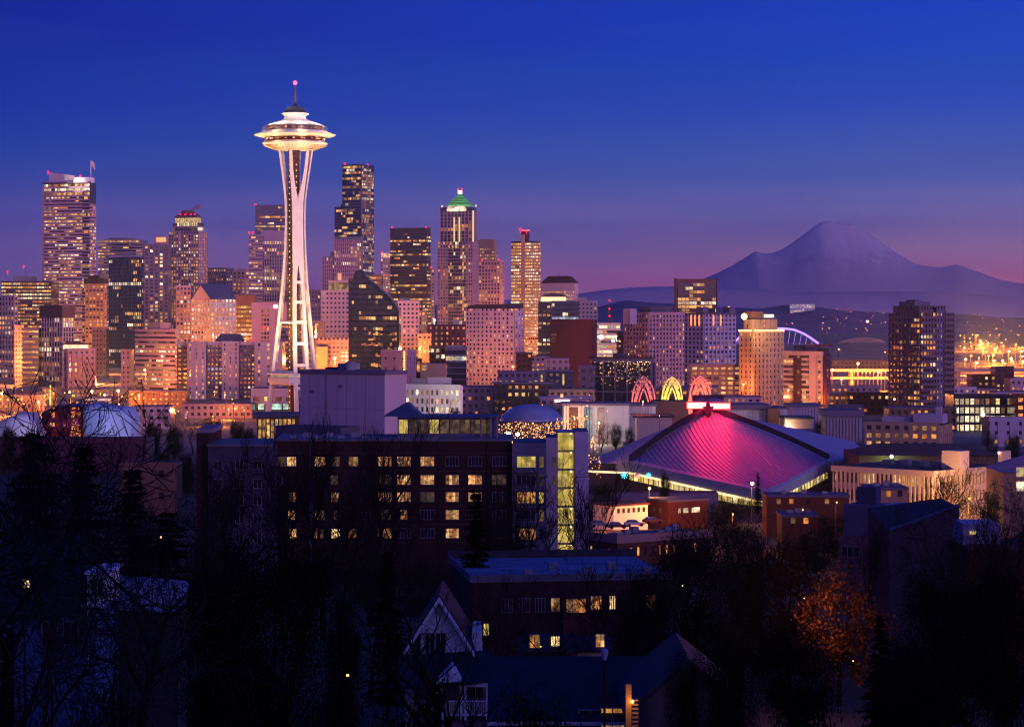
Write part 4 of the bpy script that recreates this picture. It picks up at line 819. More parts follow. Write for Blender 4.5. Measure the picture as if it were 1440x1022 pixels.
m.loft([[(x, 0, -20)]+[(x, 0, z)]+[(x, 120, z)]+[(x, 120, -20)] for x, z in pr]); m.build('roof', W('stadium roof', (.22, .18, .22)), st)
for px in (1203, 1208): m = MB(); m.sphere(((px-1218)*sc, -6, (495-491)*sc), 2.6, 8, 5); m.build('floodlight', WLAMP, st)

# low port and rail blocks behind and beside the lone tower
for i, (n_, l, x0, x1, yt, Y, wl, lit) in enumerate([
    ('warehouse', 'long dim warehouse under the ballpark roof', 1170, 1262, 507, 2350, 'brown', .1),
    ('warehouse', 'dark low warehouse below the orange viaduct', 1168, 1236, 543, 1500, 'slate', .1),
    ('brick_building', 'low brick block with gold lamps beside the lone tower', 1192, 1262, 553, 1350, 'red brick', .15),
    ('warehouse', 'flat navy-roofed warehouse behind the white slatted hall', 1165, 1214, 570, 1300, 'navy', .02),
    ('apartment_block', 'brown flats with a lit upper gallery below the rail yard lamps', 1366, 1400, 527, 1700, 'brown', .2),
    ('apartment_block', 'square dark block with a raised roof box below the rail yard lamps', 1400, 1425, 516, 1680, 'maroon', .08),
    ('apartment_block', 'pink pilastered flats at the west edge of the city', 1421, 1475, 533, 1600, 'pink', .1),
    ('apartment_block', 'low lavender block between the lone tower and the brown flats', 1340, 1372, 545, 1500, 'lavender', .15)]):
    simple(n_, l, x0, x1, yt, Y, wall=wl, lit=lit, kind='cell', fh=3.6, cw=4, wf=.45, hf=.45, mix=[(1, .5), (2, .5)])
b = simple('office_building', 'glass office frame blazing with white light near the lone tower', 1342, 1428, 556, 1150, wall='charcoal', lit=.25, frow=.1, open=True, kind='cell', fh=4.6, cw=2.6, wf=.8, hf=.7, rows={1: .5, 2: .5, 3: .5}, mix=[(3, .5), (4, .3), (1, .2)])
m = MB(); m.sphere((b.u(1381), -2, b.h(583)), .9, 10, 6); m.build('floodlight', WLAMP, b.o); b.done()
simple('apartment_block', 'blue grey block with two orange windows at the city edge', 1392, 1460, 588, 1020, wall='lavender', lit=.06, kind='cell', fh=3.4, cw=6, wf=.25, hf=.4, mix=[(2, 1)])
simple('brick_building', 'terracotta block with a lit corner at the city edge', 1428, 1470, 555, 1120, wall='red brick', lit=.2, mix=[(2, 1)], kind='cell', fh=4, cw=5, wf=.5, hf=.5)
b = Bld('apartment_block', 'long four-storey apartment block with a pale pilastered front', 1222, 1352, 596, 1000, xc=1320, a=22, wall='tan')
bx = b.mass(); b.fac('F', bx, 0, b.H-1, kind='cell', fh=3.1, cw=4, wf=.55, hf=.55, lit=.1, mix=RESMIX); b.fac('R', bx, 0, b.H-1, kind='cell', fh=3.1, cw=4, wf=.5, hf=.55, lit=.04, mix=RESMIX)
b.fbox('F', bx, -.4, b.Wd+.4, b.H-1, b.H+.6, .5); b.plant(1283, 1322, 583, WALLS['lavender'], .2, .6); b.plant(1311, 1318, 573, WALLS['lavender'], .3, .4); b.plant(1240, 1278, 588, WALLS['lavender'], .3, .6); b.done()

# elevated highway in front of the warehouses
v = thing('elevated_highway', 'two-deck elevated highway lit orange between the striped and lone towers', 'highway', P(1215, 530, 1750)); sc = 1750/F
CONC = mat('viaduct concrete', (.36, .30, .26), .9, .2, .05)
for nm, y0, y1 in (('upper_deck', 522.5, 519), ('lower_deck', 533, 530)):
    m = MB(); m.box(-260, 420, 0, 14, (530-y0)*sc, (530-y1)*sc); m.build(nm, CONC, v)
for k in range(17): m = MB(); m.box(-250+k*40, -248+k*40, 1, 13, -18, (530-522.5)*sc-.02); m.build('pier', CONC, v)

# ------------------------------------------------------------------ observation tower
OT = P(415, 437, 1280); OT.z = 0
tw = thing('observation_tower', 'floodlit white observation tower on splayed legs with a saucer top', 'tower', OT)
WHITE_P = mat('white painted steel', (.82, .76, .67), .5, .08, .2)
def tz(py): return ZC-(py-HY)*1280/F
K = 1280/F
AZ = [math.radians(a) for a in (176, 292, 50)]
Rk = [(591, 15.6), (520, 11.4), (450, 8.4), (400, 6.4), (350, 5.0), (310, 4.5), (280, 4.7), (245, 6.0), (208, 7.9)]
inn = [(591, 2.6), (520, 2.35), (450, 1.9), (400, 1.2), (385, .7), (372, 0.0), (280, 0.0), (274, .5), (262, 1.7), (240, 3.1), (208, 4.2)]
out = [(591, 4.7), (520, 4.3), (450, 3.7), (400, 3.2), (372, 3.0), (310, 2.9), (280, 3.2), (262, 3.9), (240, 4.8), (208, 5.7)]
inn, out, Rk = inn[::-1], out[::-1], Rk[::-1]
for az in AZ:
    rad = Vector((math.cos(az), math.sin(az), 0)); tan = Vector((-math.sin(az), math.cos(az), 0))
    leg = None
    m = MB()
    for sgn in (-1, 1):
        rings = []
        for i in range(61):
            py = lerp(591, 207, i/60); R_, a_, b_ = interp(py, Rk), interp(py, inn)+(.01 if interp(py, inn) == 0 else 0), interp(py, out); dd = interp(py, [(207, .55), (400, .65), (591, .9)])
            z = tz(py)
            rings.append([rad*(R_-dd)+tan*sgn*a_+Vector((0, 0, z)), rad*(R_+dd)+tan*sgn*a_+Vector((0, 0, z)), rad*(R_+dd)+tan*sgn*b_+Vector((0, 0, z)), rad*(R_-dd)+tan*sgn*b_+Vector((0, 0, z))][::sgn])
        m.loft(rings)
    leg = m.build('leg', WHITE_P, tw)
    for py in (397, 425, 453, 483, 513, 545):
        R_, a_ = interp(py, Rk), interp(py, inn); mm = MB(); M4 = Matrix.Translation(rad*R_+Vector((0, 0, tz(py)))) @ Matrix.Rotation(az, 4, 'Z'); mm.box(-.7, .7, -a_-.2, a_+.2, -.8, .8, 0, M4); mm.build('crossbar', WHITE_P, leg)
for py in (453,):
    m = MB()
    for i in range(3):
        p, q = [Vector((math.cos(a)*interp(py, Rk), math.sin(a)*interp(py, Rk), tz(py))) for a in (AZ[i], AZ[(i+1) % 3])]; m.tube([p, q], .75, 4)
    m.build('ring_brace', WHITE_P, tw)
CORE = mat('rust brown steel lattice', (.10, .055, .035), .7, .5, .6)
m = MB(); m.lathe([(3.1, 0), (3.1, tz(208))], 6, c=(-.6, 0, 0)); 
for k in range(46): m.lathe([(3.35, 0), (3.35, .5)], 6, c=(-.6, 0, 3+k*3.15))
core = m.build('core', CORE, tw)
for k in range(44):
    for a_ in (-130, -62):
        m = MB(); m.sphere((-.6+3.4*math.cos(math.radians(a_)), 3.4*math.sin(math.radians(a_)), 4+k*3.15), .3, 6, 4); m.build('bulb', emit('shaft bulb', (1, .55, .22), 2.2), core)
m = MB(); m.lathe([(14.2, tz(540)), (15.2, tz(537)), (15.6, tz(531)), (13.8, tz(529.5))], 6, ph=.4); m.lathe([(14.2, tz(529.4)), (14.2, tz(526.5))], 6, 1, ph=.4); m.lathe([(15.9, tz(526.4)), (16.4, tz(524.5)), (11, tz(521))], 6, ph=.4)
m.build('banquet_level', [WHITE_P, glow('banquet glass', (1, .6, .3), (1, .7, .4), .3, .5, .5)], tw)
def lz(name, prof, m, n=64): 
    b_ = MB(); b_.lathe([(r*K, tz(py)) for r, py in prof], n); return b_.build(name, m, tw, smooth=False)
lz('lower_dish', [(22, 211.5), (27, 210.5), (36, 207.5), (43, 204.5), (46, 202.4), (46, 201.6), (43, 199.8), (42, 199.6)], WHITE_P)
m = MB()
for k in range(48):
    a_ = 2*math.pi*k/48; d = Vector((math.cos(a_), math.sin(a_), 0)); m.tube([d*27*K+Vector((0, 0, tz(211.2))), d*44*K+Vector((0, 0, tz(205)))], .22, 4)
m.build('dish_rib', mat('warm grey rib', (.5, .34, .2), .6), tw)
lz('restaurant_glass', [(41, 199.5), (42.5, 192.6)], mat('tinted restaurant glass', (.10, .025, .015), .2, .4, .3, .5))
m = MB(); rg = random.Random(5)
for k in range(70):
    a_ = 2*math.pi*k/70
    if rg.random() < .45: m.box(-.5, .5, -.05, .05, 0, rg.uniform(.4, .9), 0, Matrix.Translation((42.4*K*math.cos(a_), 42.4*K*math.sin(a_), tz(197.6))) @ Matrix.Rotation(a_+math.pi/2, 4, 'Z'))
m.build('restaurant_light', glow('restaurant lights', (1, .35, .12), (1, .6, .3), .4, 2.2, .6), tw)
lz('halo', [(41, 194.4), (46, 193.6), (53, 191.9), (57.5, 190.3), (57.5, 189.8), (53, 188.6), (47, 186.2), (44, 184.5), (40, 184.4)], WHITE_P)
lz('observation_wall', [(39.5, 184.3), (38, 178.2)], mat('maroon deck wall', (.16, .04, .04), .5, .4, .5))
m = MB()
for k in range(80):
    a_ = 2*math.pi*k/80
    if rg.random() < .7: m.box(-.42, .42, -.06, .06, 0, rg.uniform(.5, 1.5), 0, Matrix.Translation((39.6*K*math.cos(a_), 39.6*K*math.sin(a_), tz(183.2)+rg.uniform(0, .4))) @ Matrix.Rotation(a_+math.pi/2, 4, 'Z'))
m.build('deck_light', glow('deck lights', (1, .25, .1), (1, .55, .3), .3, 1.5, .6), tw)
m = MB()
for z_ in (183, 181, 179): m.tube([(45.5*K*math.cos(2*math.pi*k/40), 45.5*K*math.sin(2*math.pi*k/40), tz(z_)) for k in range(41)], .09, 3)
for k in range(40): m.tube([(45.5*K*math.cos(2*math.pi*k/40), 45.5*K*math.sin(2*math.pi*k/40), tz(185)), (45.5*K*math.cos(2*math.pi*k/40), 45.5*K*math.sin(2*math.pi*k/40), tz(178.5))], .09, 3)
m.build('safety_cage', METAL, tw)
lz('roof', [(37, 178.1), (41.5, 177.9), (41.5, 177.2), (33, 174.4), (24, 171.4), (18, 169), (15, 166.5), (14.6, 164.5), (16, 162.5), (19.3, 160.6), (19.3, 159.8), (15, 159.2)], WHITE_P)
lz('crown_deck', [(15.5, 159.1), (15.5, 156.6), (13, 156.4), (13.2, 153), (11, 152.6), (10, 151), (4, 150.8), (2, 146), (1.2, 143.5)], mat('dark crown steel', (.035, .03, .04), .5, .4, .4))
m = MB()
for z_ in (155, 153.2, 151.6): m.tube([(13.4*K*math.cos(2*math.pi*k/24), 13.4*K*math.sin(2*math.pi*k/24), tz(z_)) for k in range(25)], .12, 3)
m.build('crown_rail', METAL, tw)
m = MB(); m.tube([(0, 0, tz(145)), (0, 0, tz(132)), (0, 0, tz(118))], [.75, .5, .25], 6)
for k in range(3): a_ = 2*math.pi*k/3+.5; m.tube([(10.5*K*math.cos(a_), 10.5*K*math.sin(a_), tz(152)), (0, 0, tz(124))], .07, 3)
m.build('spire', mat('spire steel', (.20, .12, .12), .6), tw)
m = MB(); m.sphere((0, 0, tz(116.8)), 1.15, 10, 6); m.build('beacon', emit('spire beacon', (1, .06, .12), 5), tw)
def lamp(name, kind, loc, e, col, parent=None, size=1.0, aim=None, cone=60, blend=.4):
    l = bpy.data.lights.get(name) or bpy.data.lights.new(name, kind)
    l.energy = e; l.color = col; l.shadow_soft_size = size
    if kind == 'SPOT': l.spot_size = math.radians(cone); l.spot_blend = blend
    o = bpy.data.objects.new(name, l); C.objects.link(o); o.location = loc; o.parent = parent
    if aim is not None: o.rotation_euler = (Vector(aim)-Vector(loc)).to_track_quat('-Z', 'Y').to_euler()
    return o
# the tower's own floodlights: on the ground round it, on the banquet roof, under the saucer and on its roof
for a_, e in ((-160, 1.0), (-105, 1.2), (-40, 1.2), (80, .7)):
    a_ = math.radians(a_); lamp('tower floodlight', 'SPOT', (78*math.cos(a_), 78*math.sin(a_), 8), 340000, (1, .64, .33), tw, 2, (0, 0, 95), 70, .7)
for k in range(5):
    a_ = 2*math.pi*k/5-.6; lamp('banquet roof floodlight', 'SPOT', (17.5*math.cos(a_), 17.5*math.sin(a_), tz(517)), 75000, (1, .54, .22), tw, .6, (3*math.cos(a_), 3*math.sin(a_), 120), 75, .5)
for k in range(8):
    a_ = 2*math.pi*k/8+.3; c_, s_ = math.cos(a_), math.sin(a_)
    lamp('halo uplight', 'POINT', (19.6*c_, 19.6*s_, tz(197)), 700, (1, .55, .18), tw, .3)
    lamp('dish uplight', 'POINT', (16.5*c_, 16.5*s_, tz(214)), 1000, (1, .60, .28), tw, .3)
    lamp('roof floodlight', 'POINT', (14.3*c_, 14.3*s_, tz(169.5)), 2300, (1, .84, .58), tw, .3)
    lamp('halo top light', 'POINT', (20.5*c_, 20.5*s_, tz(182)), 800, (1, .66, .28), tw, .3)

# ------------------------------------------------------------------ arena with the red lit roof
ar = thing('arena', 'low arena under a four-sided swooping metal roof washed red from its peak', 'arena', P(995, 572, 775))
base_ = P(995, 572, 775)
def L(px, py, Y): return P(px, py, Y)-base_
rm = bpy.data.materials.new('ribbed metal roof'); rm.use_nodes = True; t = rm.node_tree; bs = t.nodes['Principled BSDF']
bs.inputs['Base Color'].default_value = (.30, .27, .46, 1); bs.inputs['Roughness'].default_value = .5; bs.inputs['Metallic'].default_value = 0.0; bs.inputs['Specular IOR Level'].default_value = .15
A0, R1, R2, CN = L(996, 576, 770), L(885, 648, 752), L(1166, 646, 752), L(1080, 690, 690)
BL, BR = L(800, 660, 830), L(1290, 640, 850)
def hyp(a, b, c, d, nu, nv, m):   # a-b along u, a-d along v, c opposite; standing ribs along v
    def pt(u, v): return (a*(1-u)+b*u)*(1-v)+(d*(1-u)+c*u)*v
    for i in range(nu):
        for j in range(nv):
            m.quad(pt(i/nu, j/nv), pt((i+1)/nu, j/nv), pt((i+1)/nu, (j+1)/nv), pt(i/nu, (j+1)/nv))
    if nu < 5: return
    dr = Vector((.2, -1)).normalized(); pr = Vector((1, .2)).normalized(); ctr = (b+d)/2
    from mathutils.bvhtree import BVHTree
    tr = BVHTree.FromPolygons([Vector(q) for q in m.v], m.f)
    def top(x, y):
        h_ = tr.ray_cast(Vector((x, y, 80)), Vector((0, 0, -1)))[0]
        return h_
    for k in range(-34, 35):
        o_ = ctr.xy+pr*k*1.35; pts = []
        for i in range(-60, 91):
            q = o_+dr*i*1.0; r_ = top(q.x, q.y)
            if r_: pts.append(r_+Vector((0, 0, .06)))
        if len(pts) > 2: m.tube(pts, .2, 4)
for k, (a, b_, c_, d, n) in enumerate(((A0, R1, CN, R2, 40), (A0, BL, BL*.5+R1*.5+Vector((0, 0, -2)), R1, 2), (A0, BR, BR*.5+R2*.5+Vector((0, 0, -2)), R2, 2))):
    m = MB(); hyp(a, b_, c_, d, n, 40 if n > 5 else 12, m); o = m.build('roof_panel', rm, ar)
AW = mat('pale fascia metal', (.40, .39, .50), .6, .1, .3)
def strip(name, pts, w, th, m_):
    m = MB(); m.loft([[p+Vector((0, -w, -th)), p+Vector((0, w, -th)), p+Vector((0, w, th)), p+Vector((0, -w, th))] for p in pts]); return m.build(name, m_, ar)
RB = mat('dark ridge beam', (.018, .015, .04), .8, .2, .3, .05)
for e in (R1, R2): strip('ridge_beam', [lerp(A0, e, k/8)+Vector((0, 0, .9+.8*math.sin(math.pi*k/8))) for k in range(9)], 2.3 if e is R1 else .6, .9, RB)
def fascia(name, pts, h):
    m = MB(); m.loft([[p+Vector((0, .3, .25)), p+Vector((0, -3.2, -.4)), p+Vector((0, -3.4, -h)), p+Vector((0, .2, -h))] for p in pts]); return m.build(name, AW, ar)
fascia('fascia', [lerp(R1, CN, k/10)+Vector((0, 0, .2)) for k in range(11)], 3.4)
fascia('fascia', [lerp(CN, R2, k/10)+Vector((0, 0, .2)) for k in range(11)], 3.4)
fascia('fascia', [lerp(L(800, 662, 790), R1, k/6)+Vector((0, 0, .2)) for k in range(7)], 3.4)
fascia('fascia', [lerp(R2, L(1215, 648, 760), k/6)+Vector((0, 0, .2)) for k in range(7)], 3.4)
m = MB(); g = -base_.z+2
m.loft([[(p.x, p.y+4, g), (p.x, p.y+5, g), (p.x, p.y+5, p.z-1.2), (p.x, p.y+4, p.z-1.2)] for p in [R1+Vector((-20, 6, 0)), R1, CN, R2, R2+Vector((14, 6, 0))]]); m.build('wall', WALLS['bronze'], ar)
GL = glow('arena glazing', (1, .62, .16), (1, .80, .35), .6, 2.0, .35, nlo=.25)
for seg, n in (((R1, CN), 26), ((CN, R2), 20)):
    for k in range(n):
        p, q = lerp(*seg, (k+.08)/n), lerp(*seg, (k+.92)/n)
        if seg[0] is CN and k < 4: continue
        m = MB(); m.quad(p+Vector((0, 3.7, -6.2)), q+Vector((0, 3.7, -6.2)), q+Vector((0, 3.7, -3.0)), p+Vector((0, 3.7, -3.0))); m.build('window', GL, ar)
m = MB()
m.tube([lerp(R1+Vector((-14, 5, -3.6)), R1+Vector((0, -3.6, -3.6)), k/3) for k in range(4)]+[lerp(R1, CN, k/8)+Vector((0, -3.6, -3.6)) for k in range(1, 8)], .35, 5); m.build('eave_light', emit('eave light', (1, .70, .34), 1.6), ar)
for x0, x1, y0 in ((967, 992, 570), (999, 1026, 571)):
    s = MB(); p = L((x0+x1)/2, y0, 766); w_ = (x1-x0)/2*766/F
    s.box(-w_-.3, w_+.3, 0, .6, -1.15, 1.2); sg = s.build('sign', emit('red sign frame', (1, .03, .02), 2.5, True), ar, p)
    s = MB(); s.box(-w_, w_, -.12, -.004, -.72, .8); s.build('sign_face', emit('sign face', (1, .80, .50), 5), sg)
    lamp('sign spill', 'SPOT', p+Vector((0, -2.5, -.6)), 15000, (1, .0, .015), ar, .8, p+Vector((0 if x0 > 990 else 2, -26, -12)), 120, 1)
    lamp('sign spill far', 'SPOT', p+Vector((0, -5, 5)), 6500, (1, .0, .08), ar, .8, p+Vector((5 if x0 < 990 else 0, -34, -17)), 40, 1)
    for dx in (-w_*.6, 0, w_*.6): lamp('sign glow', 'POINT', p+Vector((dx, -1.6, -1.0)), 1500, (1, .01, .03), ar, .4)
    lamp('sign wash', 'SPOT', p+Vector((0, -5, 5.5)), 4500, (1, .0, .09), ar, .8, p+Vector((4, -22, -12)), 95, 1)
m = MB(); m.sphere((0, 0, 0), 3.6, 16, 8, 0, (1, 1, .45)); m.build('cupola', W('cupola', (.20, .14, .30)), ar, L(1003, 566, 771)); m = MB(); m.sphere((0, 0, 0), 2.6, 16, 8, 0, (1, 1, .5)); m.build('cupola', WALLS['cupola'], ar, L(984, 565, 773)) if 'cupola' in WALLS else None
m = MB(); m.loft([[(-2.2, 0, 0), (2.2, 0, 0), (2.2, 6, 0), (-2.2, 6, 0)], [(-.3, -1, -4.2), (.3, -1, -4.2), (.3, 5, -4.2), (-.3, 5, -4.2)]]); m.build('keel_block', RB, ar, L(996, 569, 766)) 
m = MB(); m.box(-5, 5, -1, 4, -3, 3.6); m.build('peak_housing', WALLS['maroon'], ar, L(996, 571, 774))
# snowflake lights and a red square sign on the arena's near corner
for n_, px, py, cl, r in (('snowflake_light', 878, 668, (.1, .75, 1), 1.1), ('snowflake_light', 912, 668, (.1, .8, .9), .85)):
    m = MB()
    for k in range(4): a_ = math.pi*k/4; m.tube([(-r*math.cos(a_), 0, -r*math.sin(a_)), (r*math.cos(a_), 0, r*math.sin(a_))], .13, 4)
    o = m.build(n_, emit('blue flake', cl, 2.2), None, P(px, py, 715)); tag(o, 'glowing turquoise snowflake light, the %s one on the arena eave' % ('larger' if r > 1 else 'smaller'), 'light', 'snowflake lights on the arena')
o = MB(); o.box(-.75, .75, 0, .3, -.75, .75); o = o.build('square_sign', glow('red square', (1, .2, .15), (1, .5, .4), 1.6, 1.6, .8), None, P(896, 669, 716)); tag(o, 'small square red lit sign between two turquoise snowflake lights', 'sign')

# ------------------------------------------------------------------ lattice arches
def arch(label, px, pyt, w, col, Y):
    s = Y/F; g = 0; H = PZ(pyt, Y); hw = w/2*s
    o = thing('lattice_arch', label, 'arch', P(px, 437, Y).xy.to_3d(), 0, 'lattice arches lit in festival colours'); m_ = mat('arch steel', (.55, .52, .48), .5, .05)
    for sx_ in (-1, 1): lamp('arch floodlight '+label[:6], 'SPOT', (sx_*hw*.9, -15, 1.5), (95000 if col[1] < .5 else 42000), col, o, .4, (sx_*hw*.3, 0, H*.62), 75, .6)
    lamp('arch floodlight '+label[:6], 'SPOT', (0, -19, 1.5), (95000 if col[1] < .5 else 42000), col, o, .4, (0, 0, H*.85), 60, .6)
    prof = [(1.0, 0), (1.0, .45), (.97, .6), (.86, .76), (.66, .88), (.36, .96), (0, 1)]
    for oy in (-1, 1):
        for k_, sc_ in enumerate((1.0, .88, .76, .58)):
            m = MB()
            for sg in (-1, 1):
                m.tube([(sg*hw*sc_*interp(z/1.0, [(p[1], p[0]) for p in prof]) if sc_ == 1 else sg*hw*sc_*(1-max(0, (z-.35)/.65)**2.2), oy*hw*.55, z*H*{1.0: 1, .88: .965, .76: .92, .58: .80}[sc_]) for z in [i/14 for i in range(15)]], .24, 4)
            m.build('rib', m_, o)
    m = MB(); rr = random.Random(px)
    for k in range(26):
        t0 = rr.uniform(-1, 1); z0 = rr.uniform(.70, .88) if abs(t0) > .5 else rr.uniform(.80, .93); a_ = Vector((t0*hw*.85, rr.choice((-1, 1))*hw*.5, z0*H)); m.tube([a_, a_+Vector((rr.uniform(-2.5, 2.5), 0, rr.uniform(1, 2.6)))], .22, 3)
    m.build('tracery', m_, o)
arch('coral lit lattice arch, tallest of three and nearest the string-lit block', 905, 529, 33, (1, .10, .0), 1120)
arch('yellow lit lattice arch between two coral ones', 945, 529.5, 29, (1, .72, 0), 1180)
arch('rose lit lattice arch standing behind the arena roof peak', 984.5, 528.5, 31, (1, .08, .01), 1150)
# ------------------------------------------------------------------ halls, museums and houses of the middle distance
b = Bld('concert_hall', 'tall windowless white block standing in front of the observation tower foot', 415, 569, 527, 620, xc=541, a=32, wall='lavender', base=6)
bx = b.mass(core=0); b.box('parapet', -.5, b.Wd+.5, -.5, b.D+.3, b.H+.003, b.H+1.0, WALLS['slate'])
m = MB()
for k in range(1, 9): m.box(b.Wd*k/9-.05, b.Wd*k/9+.05, -.03, -.002, .5, b.H-.2)
for k in range(1, 4): m.box(.1, b.Wd-.1, -.028, -.002, b.H*k/4-.04, b.H*k/4+.04)
m.build('panel_joint', mat('panel joint grey', (.22, .19, .26), .9), b.o)  # thin grey strips mark the joints between wall panels
for k, (u_, z_) in enumerate(((.12, .86), (.46, .9), (.8, .55))): b.box('vent', b.Wd*u_, b.Wd*u_+1.3, -.12, -.035, b.H*z_, b.H*z_+.8, WALLS['slate'])
m = MB(); m.tube([(b.Wd*.33, -.25, 1), (b.Wd*.33, -.25, b.H-.3)], .09, 5); m.build('downpipe', METAL, b.o)
b.box('roof_plant', b.u(452), b.u(466), 6, 12, b.H+1.01, b.h(513), METAL); b.box('roof_plant', b.u(426), b.u(450), 8, 14, b.H+1.01, b.h(519), WALLS['charcoal'])
m = MB(); m.lathe([(1.6, 0), (1.6, 1.6), (1.1, 2.2)], 14); m.build('vent_cowl', METAL, b.o, (b.u(471), 6, b.H+1.01)); b.box('plinth_wing', -1.5, b.Wd*.72, -9, -.5, 0, b.h(600), WALLS['navy'])
b.done()
ms = thing('museum', 'museum of bulging metal shells, silver blue, dark red and white', 'museum', P(100, 437, 1040).xy.to_3d())
s_ = 1040/F
def shell(name, pts, m_, d=26, off=0):
    """A bulging shell: the outline swells towards the middle of its depth."""
    cx_ = sum(p[0] for p in pts)/len(pts); rings = []
    for k, (f, y) in enumerate(((.55, -d*.5), (.82, -d*.42), (.96, -d*.25), (1, 0), (.96, d*.25), (.7, d*.5))):
        rings.append([((cx_+(px-cx_)*(.75+.25*f)-100)*s_+1.2*math.sin(k*2+i), y+off, max(0, (PZ(HY, 1)*0+ZC-((HY+(py-HY)+(1-f)*16)-HY)*s_) if py < 640 else -1)) for i, (px, py) in enumerate(pts)])
    m = MB(); m.loft(rings); return m.build(name, m_, ms, smooth=True)
shell('silver_shell', [(124, 650), (123, 600), (124, 575), (128, 567), (140, 565), (155, 568), (172, 571), (185, 572), (191, 580), (194, 592), (191, 612), (190, 650)], mat('silver blue metal', (.42, .56, .78), .55, .2, .05, .4, .2))
shell('red_shell', [(62, 650), (60, 590), (66, 576), (80, 569), (100, 568), (120, 569), (123, 580), (123, 650)], mat('dark red metal', (.16, .012, .035), .25, .5, .2, .5, .6), 24, 6)
shell('white_shell', [(0, 650), (4, 600), (14, 588), (28, 581), (40, 577.5), (53, 579), (60, 592), (68, 606), (72, 618), (72, 650)], mat('pale metal', (.58, .56, .66), .6, .2, .05, .5, .3), 20, -8)
for px in (77, 105, 113):
    m = MB(); rr = random.Random(px)
    for k in range(14): z = rr.uniform(2, 17); m.box((px-100)*s_+rr.uniform(-.8, .8), (px-100)*s_+rr.uniform(.9, 1.6), -7.4-rr.random()*.3, -6.9, z, z+rr.uniform(.3, 1))
    m.build('light_string', glow('shell reflections', (1, .12, .04) , (1, .45, .06), .5, 1.8, .5), ms)  # red and gold reflections on the dark red shell, drawn as glowing flecks
lamp('museum floodlight', 'SPOT', (P(150, 0, 1000).x-ms.location.x, -60, 4), 30000, (.30, .50, 1), ms, 1, (16, -6, 12), 60, .8)
lamp('museum floodlight', 'SPOT', (P(40, 0, 1000).x-ms.location.x, -60, 4), 22000, (.7, .7, 1), ms, 1, (-19, -10, 12), 60, .8)
simple('low_hall', 'long low hall with a navy roof in front of the metal shell museum', -20, 205, 618, 860, wall='maroon', base=1, lit=.03, kind='cell', fh=4, cw=6, wf=.3, hf=.4, depth=22)
simple('low_hall', 'small dusky pink hall half hidden by conifers', 171, 246, 653, 640, wall='brown', lit=.0, kind='cell', fh=5, cw=9, wf=.2, hf=.3, depth=14)
b = Bld('pavilion', 'amber lit glass pavilion under a dark flat roof at the tower foot', 361, 420, 586, 980, wall='bronze')
bx = b.mass((0, b.Wd, .5, b.D), core=0)
for k in range(9): b.box('window', b.u(363)+k*b.Wd*.9/9+.1, b.u(363)+(k+1)*b.Wd*.9/9-.5, .1, .4, .5, b.H-1, glow('pavilion glass', (1, .45, .08), (1, .66, .25), .5, 1.6, .5, nlo=.1))
b.box('roof', b.u(357), b.Wd+2, -3, b.D, b.H+.004, b.H+1.4, WALLS['navy']); b.done()
b = thing('domed_building', 'round building with a shallow silver blue dome above orange lit trees', 'building', P(747, 437, 850).xy.to_3d()); s_ = 850/F
m = MB(); R_ = 44*s_; zt, zb = PZ(568, 850), PZ(593, 850); m.lathe([(R_*math.cos(t), zb+(zt-zb)*math.sin(t)) for t in [k*math.pi/2/10 for k in range(10)]]+[(.05, zt)], 40); m.build('dome', mat('dome metal', (.40, .42, .55), .35, .25, .15, .5, .4), b, smooth=True)
m = MB(); m.lathe([(R_*.97, 0), (R_*.97, zb-.01)], 40); m.build('wall', WALLS['tan'], b)
def hall(label, x0, x1, yt, Y, roofy, wall='white', slat=True, depth=22, base=0, a=0, xc=None):
    b = Bld('exhibition_hall', label, x0, x1, yt, Y, wall=wall, depth=depth, base=base, xc=xc, a=a or 24)
    bx = b.mass(core=0); rv = MB()
    if slat:
        n = int(b.Wd/1.3)
        for k in range(n): rv.box(k*1.3+.2, k*1.3+.75, -.45, -.002, .5, b.H-.3)
        rv.build('wall_fin', b.wallmat, b.o)
    b.box('roof', -.8, b.Wd+.8, -1.2, b.D+.5, b.H+.003, b.H+max(.6, b.h(roofy)-b.H), WALLS['slate']); return b
b = hall('white slatted hall with lit display panels near the tallest coral arch', 792, 884, 570, 1060, 567)
for x0, x1, m_ in ((801, 813, WALLS['bronze']), (821, 833, glow('blue display', (.35, .55, .8), (.5, .7, .9), .25, .6, .3)), (841, 850, glow('red banner', (.6, .12, .12), (.8, .3, .3), .1, .5, .4))): b.box('display_panel', b.u(x0), b.u(x1), -.9, -.5, 1, b.H-1, m_)
b.done()
hall('white slatted hall wing beside the coral arch, west of the display panels', 884, 922, 571, 1080, 568).done()
b = Bld('low_hall', 'chequered dusky wall block behind the yellow arch foot', 918, 968, 564, 1090, wall='brown'); b.mass(core=0); b.done()
b = Bld('low_hall', 'sandy lit wall below the coral arch', 896, 945, 587, 1000, wall='beige', base=0); b.mass(core=0); b.box('roof', -2, b.Wd+1, -1, b.D, b.H+.003, b.H+.8, WALLS['maroon']); b.done()
hall('long white slatted hall directly west of the arena peak', 1015, 1081, 576, 1010, 569).done()
b = Bld('stair_tower', 'brown stair block between the two white slatted halls', 1080, 1096, 574, 1000, wall='brown'); b.mass(core=0); b.done()
hall('narrow floodlit slatted wall beside the brown stair block', 1096, 1107, 575, 1003, 573).done()
hall('pale blue slatted hall in front of the striped apartment tower', 1112, 1154, 572, 1040, 569, wall='lavender').done()
b = Bld('low_hall', 'sandy low annex under the pale blue slatted hall', 1104, 1142, 589, 985, wall='beige'); b.mass(core=0); b.box('roof', -.5, b.Wd+.8, -.8, b.D, b.H+.003, b.H+.8, WALLS['navy']); b.done()
